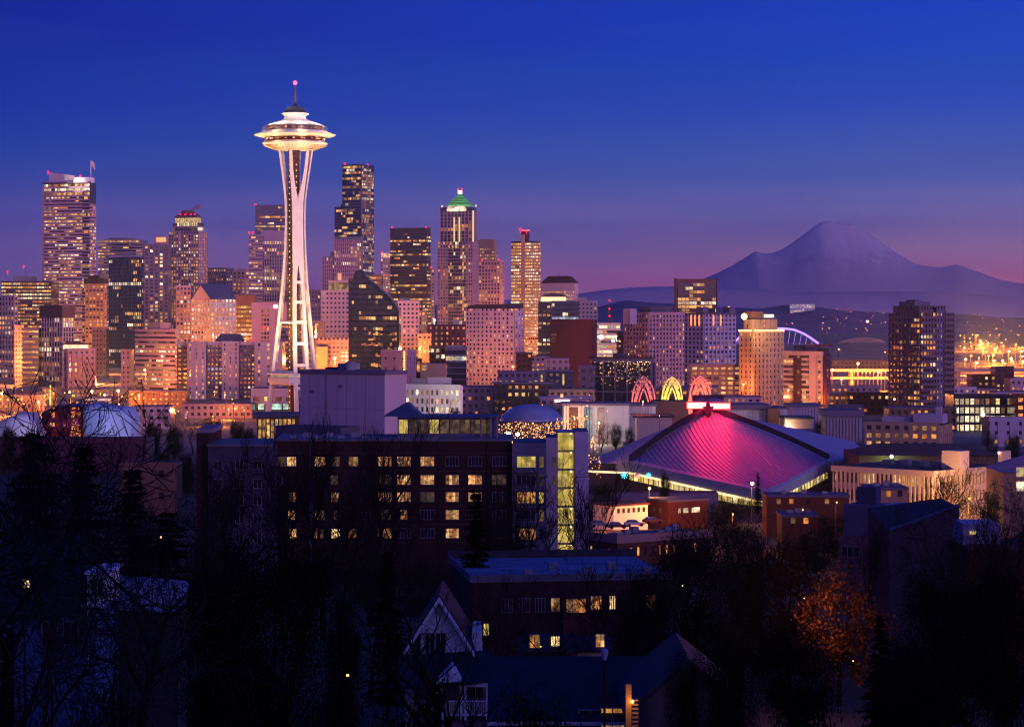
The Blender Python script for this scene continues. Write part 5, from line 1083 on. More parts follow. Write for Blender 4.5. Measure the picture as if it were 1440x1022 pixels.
b = Bld('low_hall', 'brown pitched hall behind the west slope of the arena roof', 1090, 1156, 614, 930, wall='brown', depth=16)
b.mass(core=0); m = MB(); m.loft([[(-1, -1, b.H+.01), (b.Wd+1, -1, b.H+.01), (b.Wd+1, 17, b.H+.01), (-1, 17, b.H+.01)], [(1, 7.9, b.H+2.8), (b.Wd-1, 7.9, b.H+2.8), (b.Wd-1, 8.1, b.H+2.8), (1, 8.1, b.H+2.8)]]); m.build('roof', WALLS['slate'], b.o); b.done()
hall('grey slatted hall under a navy parapet near the lone tower', 1162, 1212, 586, 950, 577, wall='grey').done()
b = Bld('low_hall', 'wide dark roofed hall behind the finned office', 1208, 1400, 640, 720, wall='brown', base=0); b.mass(core=0)
m = MB(); m.loft([[(-1, -2, b.H), (b.Wd+1, -2, b.H), (b.Wd+1, 24, b.H), (-1, 24, b.H)], [(6, 11, b.H+3), (b.Wd-6, 11, b.H+3), (b.Wd-6, 11.2, b.H+3), (6, 11.2, b.H+3)]]); m.build('roof', WALLS['bronze'], b.o)
m = MB(); m.sphere((b.u(1252), -2.4, b.h(641)), .55, 8, 5); m.build('wall_lamp', emit('green white lamp', (.8, 1, .5), 6), b.o)
lamp('green wall light', 'POINT', (b.u(1252), -4, b.h(643)), 1500, (.5, 1, .3), b.o, .5); b.done()

# finned office block
b = Bld('office_building', 'long low white office with vertical fins and two yellow lit window runs', 1189, 1436, 662, 560, xc=1313, a=44, wall='pale')
bx = b.mass(); H = b.H
kw = dict(kind='cell', fh=(H-1.4)/3, cw=1.25, wf=.62, hf=.62, sp=.25, pp=.5, lit=0, frow=0)
n_ = int(round(b.Wd/1.25))
b.fac('F', bx, 0, H-1.4, rows={0: 0, 1: 0, 2: 0}, **kw)
b.fac('R', bx, 0, H-1.4, rows={0: 0, 1: 0, 2: 0}, **{**kw, 'cw': 1.6})
b.fbox('F', bx, -.5, b.Wd+.5, H-1.4+.004, H, .6); b.fbox('R', bx, 0, b.D, H-1.4+.004, H, .6)
zl = H-1.4-(H-1.4)/3
cells = []
for c in b.cells:
    mi, face, p, w, h = c
    if face == 'F' and abs(p[2]-zl) < 2.5 and (b.u(1221) < p[0] < b.u(1243) or b.u(1262) < p[0] < b.u(1303)): mi = 1
    cells.append((mi, face, p, w, h))
b.cells = cells
b.box('lift_house', b.u(1300), b.u(1322), 8, 12, H+.01, b.h(636), WALLS['lavender']); b.box('lift_house', b.Wd*.96, b.Wd+.0, 30, 34, H+.01, H+3.4, WALLS['pale'])
m = MB(); m.sphere((b.Wd*.98, 29.5, H+3), .35, 8, 5); m.build('wall_lamp', emit('red wall lamp', (1, .3, .2), 6), b.o)
for k in range(4): b.box('roof_plant', 6+k*5, 8.5+k*5, 12, 14, H+.01, H+1.1+.3*(k % 2), METAL)
b.done()
b = Bld('office_building', 'orange sodium-lit gabled block beside the finned office', 1411, 1470, 664, 500, wall='tan', base=6); b.mass(core=0)
for k in range(2): b.cells.append((3, 'F', (b.u(1429), -.06, b.h(690-k*20)), 1.6, 2.0))
m = MB(); m.loft([[(-.5, -1, b.H+.01), (-.5, b.D, b.H+.01), (-.5, b.D/2, b.H+.02)], [(b.Wd, -1, b.H+.01), (b.Wd, b.D, b.H+.01), (b.Wd, b.D/2, b.H+4)]]); m.build('roof', WALLS['pink'], b.o); b.done()

# lit street west of the brick apartments
b = Bld('brick_building', 'low terracotta block with three cream lit windows below the arena', 912, 998, 706, 560, wall='red brick', xc=940, left=True, a=30)
bx = b.mass(core=0, roof=0)
for x0, x1 in ((954, 958), (962, 969), (974, 986)): b.cells.append((3, 'F', (b.u(x0), -.06, b.h(722)), b.u(x1)-b.u(x0), 1.2))
for v in (.3, .6): b.cells.append((4, 'L', b.pt('L', bx, b.D*v, b.h(722), .06), 1, 1.1))
b.box('parapet', -.3, b.Wd+.3, -.3, b.D, b.H+.003, b.H+.5, WALLS['slate']); b.done()
b = Bld('shop_building', 'small white building washed by orange light with square windows', 835, 913, 712, 545, wall='white', xc=863, left=True, a=35)
bx = b.mass(core=0)
for k in range(6): b.cells.append((0, 'F', (b.u(868+k*7.4), -.06, b.h(722)), .75, 1.1))
b.box('roof', -.4, b.Wd+.4, -.4, b.D+.3, b.H+.003, b.H+.45, WALLS['maroon']); b.done()
lamp('street light', 'POINT', P(885, 722, 530), 15000, (1, .50, .28), None, .4); lamp('street light', 'POINT', P(846, 716, 530), 22000, (1, .26, .03), None, .4); lamp('street light', 'POINT', P(930, 708, 545), 8000, (1, .26, .05), None, .4)
b = Bld('low_hall', 'long mauve wall terrace under the arena eave', 815, 1010, 693, 660, wall='mauve', base=0, depth=9); b.mass(core=0); b.done()
b = Bld('brick_building', 'long two-storey brick terrace with slim lit windows and a flat dark roof', 826, 1008, 757, 420, wall='red brick', xc=868, left=True, a=34, base=12)
bx = b.mass(core=0, roof=2)
b.w.build('wall', [mat('dusky brick', (.13, .04, .035), .9, .2, .6, .2, 0, 2.2), GLASS, ROOFB], b.o); b.w = MB()
for k in range(13):
    u_ = 1.2+k*b.Wd/13.2; lit_ = k in (1, 2, 5, 6, 7, 10)
    b.cells.append((2 if lit_ else 0, 'F', (u_, -.06, b.H-3.3), .42, 1.5))
    if k % 3 == 0: b.cells.append((2 if k == 9 else 0, 'F', (u_+.4, -.06, b.H-6.4), .42, 1.3))
for k in range(4): b.cells.append((1 if k in (0, 2) else 0, 'L', b.pt('L', bx, 1.5+k*2.8, b.H-3.3, .06), .5, 1.3))
b.box('parapet', -.25, b.Wd+.25, -.25, -.002, b.H-.9, b.H+.6, W('pink stone', (.42, .24, .24))); b.box('parapet', -.25, -.002, 0, b.D, b.H-.9, b.H+.6, WALLS['pink stone'])
for k in range(6): b.box('roof_plant', 3+k*3.1, 4.4+k*3.1, 4+(k % 3)*1.8, 5.2+(k % 3)*1.8, b.H+.01, b.H+.5+.25*(k % 3), METAL)
b.done()

for lab, x0, x1, yt, Y, wl, wins in (('long low brick block beneath the low corner of the arena roof', 1078, 1194, 699, 520, 'red brick', (1092, 1110, 1134, 1160)), ('sandy orange brick block beside the pale blue lift house', 1222, 1276, 689, 430, 'tan', (1232, 1246, 1262)), ('small dark brick shed below the long low brick block', 1100, 1150, 727, 440, 'red brick', (1112, 1130))):
    b = Bld('brick_building', lab, x0, x1, yt, Y, wall=wl, depth=9); bx = b.mass(core=0); b.box('parapet', -.2, b.Wd+.2, -.2, b.D, b.H+.003, b.H+.5, WALLS['slate'])
    for k, px in enumerate(wins): b.cells.append(((4, 2, 0, 1)[k % 4], 'F', (b.u(px), -.06, b.h(yt+9)), .9, 1.1))
    for k in range(3): b.box('roof_plant', b.Wd*(.2+.25*k), b.Wd*(.2+.25*k)+1.1, 3, 4.2, b.H+.51, b.H+1.1+.3*(k % 2), METAL)
    b.done()
# ------------------------------------------------------------------ brick apartment block
BR = mat('dark brick', (.05, .014, .014), .9, .25, .5, .2, 0, 2.4)
FRAME = mat('white window frame', (.32, .30, .30), .5, .1)
WPANES = {'w': glow('near warm window', (1, .33, .07), (1, .58, .22), .3, 1.35, 1.6, nlo=.12), 'a': glow('near amber window', (1, .36, .06), (1, .45, .1), .35, 1.0, 1.8, nlo=.1), 'd': GLASS, 'y': glow('near yellow stair glass', (.90, .62, .09), (1, .72, .18), .55, .95, .7, nlo=.4), 'm': glow('near dim window', (.8, .4, .12), (.7, .5, .25), .05, .2, 1.4), 'o': glow('near bright window', (1, .6, .22), (1, .7, .35), 1.6, 2.6, 1.6, nlo=.3)}
def nwin(par, x, z, w, h, kind, y=0, n=2, label=None):
    """A near window: pane, frame with mullions and sill; local x, z of its lower corner on a front at depth y."""
    m = MB(); rw = random.Random(int(x*97+z*31)); sh = rw.random() < .45
    for k in range(n):
        a_, b_ = x+w*k/n+.002, x+w*(k+1)/n-.002; zs = z+h*(rw.uniform(.45, .8) if sh else 1)
        m.box(a_, b_, y-.04, y-.01, z, zs-.002 if sh else z+h)
        if sh: m.box(a_, b_, y-.04, y-.01, zs+.002, z+h)
    o = m.build('window', WPANES[kind], par)
    m = MB(); t = .05
    m.box(x-t, x, y-.09, y-.002, z-t, z+h+t); m.box(x+w, x+w+t, y-.09, y-.002, z-t, z+h+t); m.box(x, x+w, y-.09, y-.002, z-t, z-.002); m.box(x, x+w, y-.09, y-.002, z+h+.002, z+h+t)
    for k in range(1, n): m.box(x+w*k/n-.025, x+w*k/n+.025, y-.085, y-.042, z, z+h)
    m.build('frame', FRAME, o); return o
Y = 370; s_ = Y/F
ap = thing('brick_apartment_building', 'seven-storey dark brick apartment building with rows of lit windows and a glass stair', 'building', (PX(385, Y), Y, 15))
U = lambda px: (px-385)*s_
Hh = lambda py: PZ(py, Y)-15
m = MB(); m.box(0, U(720), 0, 16, 0, Hh(620), 0, top=1); m.build('wall', [BR, ROOFB], ap)
m = MB(); m.box(U(296), -.01, -3.0, 14, 0, Hh(626), 0, top=1); m.box(U(278), U(296)-.01, -1.5, 14, 0, Hh(608), 2, top=1); m.build('wing_wall', [mat('violet grey render', (.075, .055, .10), .9, .25, .3), ROOFB, BR], ap)
m = MB(); m.box(U(278), U(300), -1.0, 12, Hh(608)+.01, Hh(602)); m.build('roof_box', WALLS['mauve'], ap)
m = MB(); m.box(-.2, U(720)+.2, -.25, 16.2, Hh(620)+.003, Hh(617.5)); m.build('parapet', mat('lead parapet', (.16, .15, .20), .7), ap)
m = MB(); m.box(U(296)-.2, -.02, -3.25, 14, Hh(626)+.003, Hh(623)); m.build('parapet', MATS['lead parapet'], ap)
for k, px in enumerate((387, 437.5)): m = MB(); m.box(U(px)-.3, U(px)+.35, -.35, -.002, 0, Hh(622)); m.build('pilaster', MATS['violet grey render'], ap)
FL = [Hh(p) for p in (655, 681, 705, 730, 756)]
grid = {541: 'wmwma', 568: 'wwwad', 601: 'wwmdd', 636: 'dwwww', 668: 'dwwdd', 702: 'dmddd'}
for px, ks in grid.items():
    for r, kd in enumerate(ks):
        w_ = 2.1 if px != 636 else 2.0
        if px == 568 and r == 3: w_ = 1.0
        nwin(ap, U(px)-w_/2, FL[r], w_, 1.45, kd, 0, 4)
for px, r, kd, w_ in ((396, 0, 'm', 1.4), (410, 0, 'w', 1.4), (450, 0, 'w', 1.6), (472, 0, 'm', 1.3), (497, 0, 'w', 1.4), (391, 1, 'd', 1.3), (447, 1, 'd', 1.0), (470, 1, 'm', 1.0), (411, 2, 'a', 1.0), (471, 2, 'w', 1.2), (410, 3, 'a', 1.0), (444, 3, 'a', .8), (453, 3, 'm', .8), (474, 3, 'm', 1.0), (412, 4, 'w', 1.0), (443, 4, 'w', .6), (453, 4, 'm', .6), (472, 4, 'o', 1.3), (495, 4, 'a', 1.3), (515, 1, 'd', 1.3), (515, 2, 'd', 1.3), (515, 3, 'd', 1.3)):
    nwin(ap, U(px)-w_/2, FL[r], w_, 1.4, kd, 0, 2)
for r in range(5):
    for px in (310, 340, 365): nwin(ap, U(px)-.6, FL[r]-.3, 1.2, 1.3, 'd', -3.0, 2)
for r in range(6): m = MB(); m.box(0, U(720), -.07, -.002, FL[0]+1.95-r*2.8, FL[0]+2.07-r*2.8); m.build('string_course', mat('dim stone course', (.10, .04, .04), .9), ap)
for px in (430, 524, 617, 685): m = MB(); m.tube([(U(px), -.14, 1), (U(px), -.14, Hh(621))], .07, 5); m.build('downpipe', BR, ap)
for k in range(7): m = MB(); m.box(U(405+k*17), U(405+k*17)+.9+.3*(k % 3), 3+(k % 2)*2, 4.2+(k % 2)*2, Hh(620)+.02, Hh(620)+.7+.35*(k % 2)); m.build('roof_plant', METAL, ap)
# bay of stacked glass balconies
m = MB(); m.box(U(721), U(768), -1.6, 12, 0, Hh(622), 0, top=1); m.build('bay_wall', [mat('blue grey render', (.13, .13, .20), .85, .15, .3), ROOFB], ap)
for r, (kd, kd2) in enumerate((('y', 'm'), ('d', 'm'), ('a', 'y'), ('d', 'm'), ('a', 'd'))):
    z = FL[r]-.1; nwin(ap, U(727), z, 2.9, 1.7, kd, -1.6, 4); nwin(ap, U(758), z, .7, 1.7, kd2, -1.6, 1)
    m = MB(); m.box(U(722), U(757), -2.6, -1.62, z-.75, z-.55)
    for k in range(16): m.box(U(722)+k*.26, U(722)+k*.26+.03, -2.58, -2.54, z-.55, z+.3)
    m.box(U(722), U(757), -2.6, -2.52, z+.3, z+.36); m.build('balcony', MATS['lead parapet'], ap)
m = MB(); m.box(U(768)+.01, U(783), -.6, 10, 0, Hh(615), 0, top=1); m.build('pier_wall', [mat('pale lilac render', (.46, .38, .46), .85, .12, .3), ROOFB], ap)
for r in range(2): nwin(ap, U(777), FL[r], .5, 1.4, 'm', -.6, 1)
m = MB(); m.box(U(783)+.01, U(808)-.01, .8, 10, 0, Hh(608), 0); m.build('stair_wall', MATS['pale lilac render'], ap)
zz = [Hh(p) for p in (607, 634, 660, 686, 712, 738, 764, 790)]
for r in range(7): 
    nwin(ap, U(784.5), zz[r+1]+.12, U(806.5)-U(784.5), zz[r]-zz[r+1]-.3, 'y', .75, 3)
    m = MB(); m.box(U(783)+.02, U(808)-.02, -.5, .7, zz[r]-.14, zz[r]); m.build('stair_landing', FRAME, ap)
    m = MB(); m.sphere((U(803), .35, zz[r]-.3), .14, 8, 5); m.build('landing_lamp', emit('landing lamp', (1, .72, .3), 7), ap)
m = MB(); m.box(U(808), U(827), -2.2, 10, 0, Hh(606), 0, top=1); m.build('fin_wall', [mat('lavender fin wall', (.52, .42, .56), .85, .12, .3), ROOFB], ap)
# roof terrace glass penthouse
m = MB(); m.box(U(556), U(700), 6, 15, Hh(590), Hh(587.5)); m.loft([[(U(536), 6, Hh(588)), (U(590), 6, Hh(588)), (U(590), 15, Hh(588)), (U(536), 15, Hh(588))], [(U(566), 9, Hh(570)), (U(570), 9, Hh(570)), (U(570), 15, Hh(570)), (U(566), 15, Hh(570))]]); m.build('penthouse_roof', mat('navy roof metal', (.07, .09, .17), .5, .2, .3), ap)
for k in range(9):
    x0 = U(557)+k*(U(690)-U(557))/9; nwin(ap, x0+.1, Hh(617)+.5, (U(690)-U(557))/9-.25, Hh(590.3)-Hh(617)-.8, 'm' if k not in (0, 3) else 'y', 7, 2)
m = MB(); m.box(U(556), U(700), 7.05, 14.5, Hh(617.4)+.01, Hh(590.2)); m.build('penthouse_wall', MATS['blue grey render'], ap)
for px in (676, 690, 699): m = MB(); m.box(U(px)-.1, U(px)+.1, 6.1, 6.3, Hh(617.4)+.01, Hh(590.1)); m.build('penthouse_post', FRAME, ap)

# ------------------------------------------------------------------ near houses
SLATE = mat('dark slate roof', (.02, .022, .042), .75, .35, 1.2)
ROOFN = mat('blue grey felt roof', (.17, .21, .35), .8, .35, .5, .1)
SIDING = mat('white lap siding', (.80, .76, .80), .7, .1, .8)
TRIM = mat('white trim', (.78, .76, .80), .6, .06)
DARKW = mat('dark clapboard', (.07, .05, .06), .85, .3, .8)
BLUEW = mat('blue clapboard', (.08, .12, .28), .8, .2, .8)
def gable(par, name, x0, x1, y0, y1, z0, z1, m_, axis='x', over=.5, th=.22):
    """A pitched roof; its ridge runs along the axis."""
    m = MB()
    if axis == 'x':
        ym = (y0+y1)/2
        m.loft([[(x, ym, z1), (x, y0-over, z0-over*(z1-z0)/(ym-y0)), (x, y0-over, z0-over*(z1-z0)/(ym-y0)-th), (x, ym, z1-th), (x, y1+over, z0-over*(z1-z0)/(ym-y0)-th), (x, y1+over, z0-over*(z1-z0)/(ym-y0))] for x in (x0-over, x1+over)])
    else:
        xm = (x0+x1)/2
        m.loft([[(xm, y, z1), (x1+over, y, z0-over*(z1-z0)/(xm-x0)), (x1+over, y, z0-over*(z1-z0)/(xm-x0)-th), (xm, y, z1-th), (x0-over, y, z0-over*(z1-z0)/(xm-x0)-th), (x0-over, y, z0-over*(z1-z0)/(xm-x0))] for y in (y0-over, y1+over)])
    return m.build(name, m_, par)
# gabled white house with the porch
Y = 143; s_ = Y/F; h = thing('gabled_house', 'white gabled house with a railed upper porch behind bare trees', 'house', (PX(565, Y), Y, 32), math.radians(0))
U = lambda px: (px-565)*s_
Hh = lambda py: PZ(py, Y)-32
m = MB(); m.box(U(568), U(662), 1.5, 9, 0, Hh(930)); m.poly([(U(568), 1.5, Hh(930)), (U(662), 1.5, Hh(930)), (U(655), 1.5, Hh(906)), (U(617), 1.5, Hh(845)), (U(580), 1.5, Hh(906))]); m.build('wall', SIDING, h)
m = MB()
for sg, px1, py1 in ((-1, 566, 918), (1, 668, 918)):
    p0 = Vector((U(617), 0, Hh(838))); p1 = Vector((U(px1), 0, Hh(py1))); m.loft([[(p.x, y, p.z), (p.x, y, p.z-.28), (p.x+(-.02), 9, p.z-.28), (p.x, 9, p.z)] for p, y in ((p0, .9), (p1, .9))])
m.build('roof', SLATE, h)
m = MB()
for sg, px1, py1 in ((-1, 567, 919), (1, 667, 919)):
    p0 = Vector((U(617), 0, Hh(841))); p1 = Vector((U(px1), 0, Hh(py1))); m.loft([[(p.x, .85, p.z), (p.x, .72, p.z), (p.x, .72, p.z-.34), (p.x, .85, p.z-.34)] for p in (p0, p1)])
m.build('gable_trim', TRIM, h)
for px in (597, 612): nwin(h, U(px), Hh(926), .55, 1.35, 'd', 1.5, 2)
nwin(h, U(590)-.5, Hh(926), .5, 1.35, 'd', 1.5, 1)
m = MB(); m.box(U(662)+.02, U(676), 2.5, 8, Hh(960), Hh(897)); m.build('rear_wing', SIDING, h)
m = MB(); m.loft([[(U(560), 1.4, Hh(926)), (U(690), 1.4, Hh(918)), (U(694), -2.4, Hh(946)), (U(600), -2.6, Hh(958)), (U(556), -2.4, Hh(955))], [(U(560), 1.4, Hh(929)), (U(690), 1.4, Hh(921)), (U(694), -2.4, Hh(949)), (U(600), -2.6, Hh(961)), (U(556), -2.4, Hh(958))]]); m.build('porch_roof', SLATE, h)
m = MB(); m.box(U(600), U(693), -2.3, -2.05, Hh(957), Hh(950)); 
for px in (603, 622, 648, 654, 684): m.box(U(px), U(px)+.13, -2.25, -2.12, Hh(1003), Hh(957)-.01)
m.build('porch_frame', TRIM, h)
m = MB(); m.box(U(603), U(686), -2.22, -2.14, Hh(978), Hh(976)); m.box(U(603), U(686), -2.22, -2.14, Hh(997), Hh(995))
for k in range(34): x = U(604)+k*(U(685)-U(604))/33; m.box(x, x+.035, -2.2, -2.16, Hh(995.2), Hh(978))
m.build('railing', TRIM, h)
m = MB(); m.box(U(603), U(686), -2.1, 1.4, Hh(1003), Hh(1000)); m.build('porch_floor', DARKW, h)
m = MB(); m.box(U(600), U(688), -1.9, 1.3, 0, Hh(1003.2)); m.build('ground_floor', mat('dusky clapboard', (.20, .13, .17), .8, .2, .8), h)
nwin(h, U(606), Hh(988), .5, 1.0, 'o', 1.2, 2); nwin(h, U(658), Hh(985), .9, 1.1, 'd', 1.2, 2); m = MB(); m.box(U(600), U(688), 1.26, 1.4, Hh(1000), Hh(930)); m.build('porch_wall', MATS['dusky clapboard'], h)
m = MB(); m.loft([[(U(613), -2.8, Hh(951)), (U(636), -2.8, Hh(932)), (U(650), -2.8, Hh(947))], [(U(613), .5, Hh(948)), (U(636), .5, Hh(930)), (U(650), .5, Hh(944))]]); m.build('dormer', SIDING, h)
# house to the east with the blue clapboard side
Y = 118; s_ = Y/F; h = thing('clapboard_house', 'dark roofed house with a blue clapboard side and white corner trim', 'house', (PX(20, Y), Y, 33))
U = lambda px: (px-20)*s_
Hh = lambda py: PZ(py, Y)-33
m = MB(); m.box(0, U(135), 0, 8, 0, Hh(852)); m.build('wall', BLUEW, h)
m = MB(); m.loft([[(U(-30), -.8, Hh(866)), (U(120), -.8, Hh(852)), (U(138), .3, Hh(850)), (U(95), 5, Hh(756)), (U(-20), 5, Hh(752))], [(U(-30), -.8, Hh(869)), (U(120), -.8, Hh(855)), (U(138), .3, Hh(853)), (U(95), 5, Hh(760)), (U(-20), 5, Hh(756))]]); m.build('roof', SLATE, h)
m = MB(); m.box(U(124), U(152), -.3, 3.4, Hh(849), Hh(806)); m.build('cross_wing', SIDING, h)
m = MB(); m.box(U(121), U(156), -.6, 3.8, Hh(806)+.003, Hh(803)); m.box(U(119), U(160), -.9, -.31, Hh(851), Hh(848)); m.build('eave_trim', TRIM, h)
m = MB(); m.box(U(124), U(126), -.36, -.302, Hh(940), Hh(806)); m.box(U(150), U(152), -.36, -.302, Hh(846), Hh(806)); m.build('corner_trim', TRIM, h)
nwin(h, U(131), Hh(836), .55, .8, 'd', -.3, 2); nwin(h, U(33), Hh(826), .35, .4, 'o', -.1, 2)
for px in (60, 90): nwin(h, U(px), Hh(905), .7, 1.1, 'd', 0, 2)
m = MB(); m.box(U(52), U(66), 4.2, 5.2, Hh(790), Hh(745)); m.build('chimney', mat('chimney brick', (.25, .10, .10), .9, .2, .5, .2, 0, 3), h)
Y = 125; s_ = Y/F; h = thing('garage', 'low garage with a sloping blue lit roof beside the clapboard house', 'garage', (PX(155, Y), Y, 33)); U = lambda px: (px-155)*s_; Hh = lambda py: PZ(py, Y)-33
m = MB(); m.box(0, U(250), 0, 4, 0, Hh(852)); m.build('wall', DARKW, h)
m = MB(); m.loft([[(-.3, -.5, Hh(852)), (U(262), -.5, Hh(858)), (U(248), 5, Hh(832)), (-.3, 5, Hh(823))], [(-.3, -.5, Hh(855)), (U(262), -.5, Hh(861)), (U(248), 5, Hh(835)), (-.3, 5, Hh(826))]]); m.build('roof', ROOFN, h)
# brick flats with the blue flat roof
b = Bld('brick_apartment_building', 'brick flats with a blue flat roof and four amber lit windows', 626, 945, 814, 205, xc=664, left=True, a=8, base=26, wall='brown')
bx = b.mass(core=0); b.w.build('wall', [mat('plum brick', (.075, .025, .035), .9, .25, .6, .2, 0, 2.6), GLASS, ROOFN], b.o); b.w = MB()
b.box('parapet', -.2, b.Wd+.2, -.2, -.002, b.H-.3, b.H+.35, MATS['lead parapet']); b.box('parapet', -.2, -.002, 0, b.D, b.H-.3, b.H+.35, MATS['lead parapet']); b.box('parapet', -.2, b.Wd+.2, b.D, b.D+.3, b.H-.3, b.H+.7, DARKW)
b.box('bay', b.u(790), b.u(828), -.9, -.01, 2, b.H-1.6, mat('red bay cladding', (.20, .045, .04), .9, .2, .5)); 
for px, w_, kd, yy in ((780, .75, 'w', 0), (799, 1.7, 'w', -.9), (836, .95, 'w', 0), (863, .5, 'o', 0), (710, .9, 'd', 0), (735, .9, 'd', 0), (758, .8, 'd', 0), (890, .9, 'd', 0), (915, .9, 'a', 0)): nwin(b.o, b.u(px)-.3, b.h(861)-(.02 if px < 800 else -.1), w_, 1.15, kd, yy, 3)
nwin(b.o, b.u(680), b.h(893), .45, 1.0, 'y', 0, 2)
for k in range(5): b.box('roof_plant', 5+k*2.7, 5.8+k*2.7, 3+(k % 2)*3, 3.7+(k % 2)*3, b.H+.01, b.H+.45+.2*(k % 2), METAL)
b.done()
# small houses with dark roofs
def house(label, x0, x1, ye, yr, Y, base, wallm, roofm, wins=(), depth=9, name='house', axis='x', rz=0, eave=None):
    s_ = Y/F; h = thing(name, label, 'house', (PX(x0, Y), Y, base), rz); w = (x1-x0)*s_; ze = PZ(ye, Y)-base; zr = PZ(yr, Y+depth/2)-base if axis == 'x' else PZ(yr, Y)-base
    m = MB(); m.box(0, w, 0, depth, 0, ze)
    if axis == 'x': 
        for xx in (0, w): m.poly([(xx, 0, ze), (xx, depth, ze), (xx, depth/2, zr-.25)])
    else: m.poly([(0, 0, ze), (w, 0, ze), (w/2, 0, zr-.25)])
    m.build('wall', wallm, h); gable(h, 'roof', 0, w, 0, depth, ze, zr, roofm, axis)
    if eave:
        m = MB(); m.box(-.5, w+.5, -.62, -.5, ze-.52, ze-.36); m.build('eave_trim', eave, h)
    for px, py, ww, hh, kd in wins: nwin(h, (px-x0)*s_, PZ(py, Y)-base, ww, hh, kd, 0, 2)
    return h
house('low house under a wide navy roof in front of the brick flats', 700, 905, 1001, 922, 112, 31, DARKW, SLATE, ((815, 1022, 1.0, .8, 'd'), (845, 1022, 1.1, .9, 'a')), 8, eave=TRIM)
house('dim cottage with an orange lit gable window beneath the brick flats', 738, 800, 912, 890, 168, 30, DARKW, SLATE, ((745, 910, .7, .9, 'a'), (775, 908, .6, .7, 'o')), 7)
house('small house with one pale window behind the lamp post', 812, 852, 910, 893, 170, 30, SIDING, SLATE, ((838, 909, .6, .9, 'w'),), 6)
house('house with a blue grey gable and an orange lit entrance', 892, 1045, 985, 925, 105, 33, mat('blue grey siding', (.07, .07, .11), .8, .2, .8), SLATE, (), 8, axis='y')
b = thing('porch', 'narrow porch post and steps glowing orange beside the blue grey gable', 'porch', (PX(880, 103), 103, 33)); s_ = 103/F
m = MB(); m.box(0, 8*s_, 0, .25, 0, PZ(962, 103)-33); m.build('post', mat('ochre painted post', (.55, .30, .10), .7), b)
for k in range(7): m = MB(); m.box(9*s_, 18*s_, .1, .5, PZ(986+k*6, 103)-33, PZ(984+k*6, 103)-33); m.build('step', MATS['ochre painted post'], b)
lamp('porch lamp', 'POINT', (6*s_, -.8, PZ(985, 103)-33), 16, (1, .42, .08), b, .08); m = MB(); m.sphere((9*s_, -.15, PZ(985, 103)-33), .07, 8, 5); m.build('bulb', SODWHITE, b)
house('far house with a lilac gable at the hill foot by the yellow window', 925, 965, 880, 862, 190, 28, BLUEW, SLATE, (), 6, axis='y')
# flats and walls at the west side of the hill
b = Bld('apartment_building', 'dusky pink flats carrying a pale blue lift house', 1186, 1262, 757, 300, wall='mauve', base=14, depth=14, xc=1254, a=30); bx = b.mass(core=0)
b.w.build('wall', [mat('dusky pink render', (.20, .08, .11), .9, .15, .4), GLASS, ROOF], b.o); b.w = MB()
b.box('lift_house', b.u(1187), b.u(1240), 1, 6, b.H+.02, b.h(713), WALLS['slate']); b.box('lift_house', b.u(1240)+.01, b.u(1262), 1.2, 6, b.H+.02, b.h(711), WALLS['lavender']); b.box('roof_plant', b.u(1197), b.u(1222), 3, 5, b.h(711)+.02, b.h(689), WALLS['navy'])
nwin(b.o, b.u(1186)+.3, b.h(786), 2.4, 1.3, 'd', 0, 3)
for py, kd in ((815, 'd'), (842, 'y'), (888, 'w')): nwin(b.o, b.u(1236), b.h(py), .9, 1.1, kd, 0, 2)
b.done()
h = thing('apartment_building', 'shadowed flats with a blank violet side wall and a sloping parapet', 'building', (PX(1250, 240), 240, 18)); s_ = 240/F; U = lambda px: (px-1250)*s_; Hh = lambda py: PZ(py, 240)-18
m = MB(); z0, z1 = Hh(748), Hh(718); m.v += [(0, 0, 0), (U(1362), 5, 0), (U(1362), 16, 0), (0, 14, 0), (0, 0, z0), (U(1362), 5, z1), (U(1362), 16, z1), (0, 14, z0+1.3)]
m.f += [(0, 1, 5, 4), (1, 2, 6, 5), (3, 0, 4, 7), (2, 3, 7, 6), (4, 5, 6, 7)]; m.m += [0]*5; m.build('wall', mat('violet dark render', (.04, .03, .05), .9, .2, .3), h)
m = MB(); m.tube([(0, 0, z0+.15), (U(1362), 5, z1+.15)], .22, 4); m.build('parapet', WALLS['navy'], h); nwin(h, U(1352), Hh(812), .8, .8, 'a', 4.3, 2)
b = Bld('apartment_building', 'low flats with a pale parapet and a brick upper storey beyond the violet wall', 1362, 1470, 772, 215, wall='red brick', base=20, depth=10); bx = b.mass(core=0); b.box('parapet', -.2, b.Wd, -.3, -.002, b.H-.1, b.H+.5, MATS['dusky pink render']); b.box('stair_house', b.u(1366), b.u(1420), 4, 9, b.H+.02, b.h(742), WALLS['lavender']); nwin(b.o, b.u(1375), b.h(757), .6, .3, 'o', 3.9, 1); b.done()

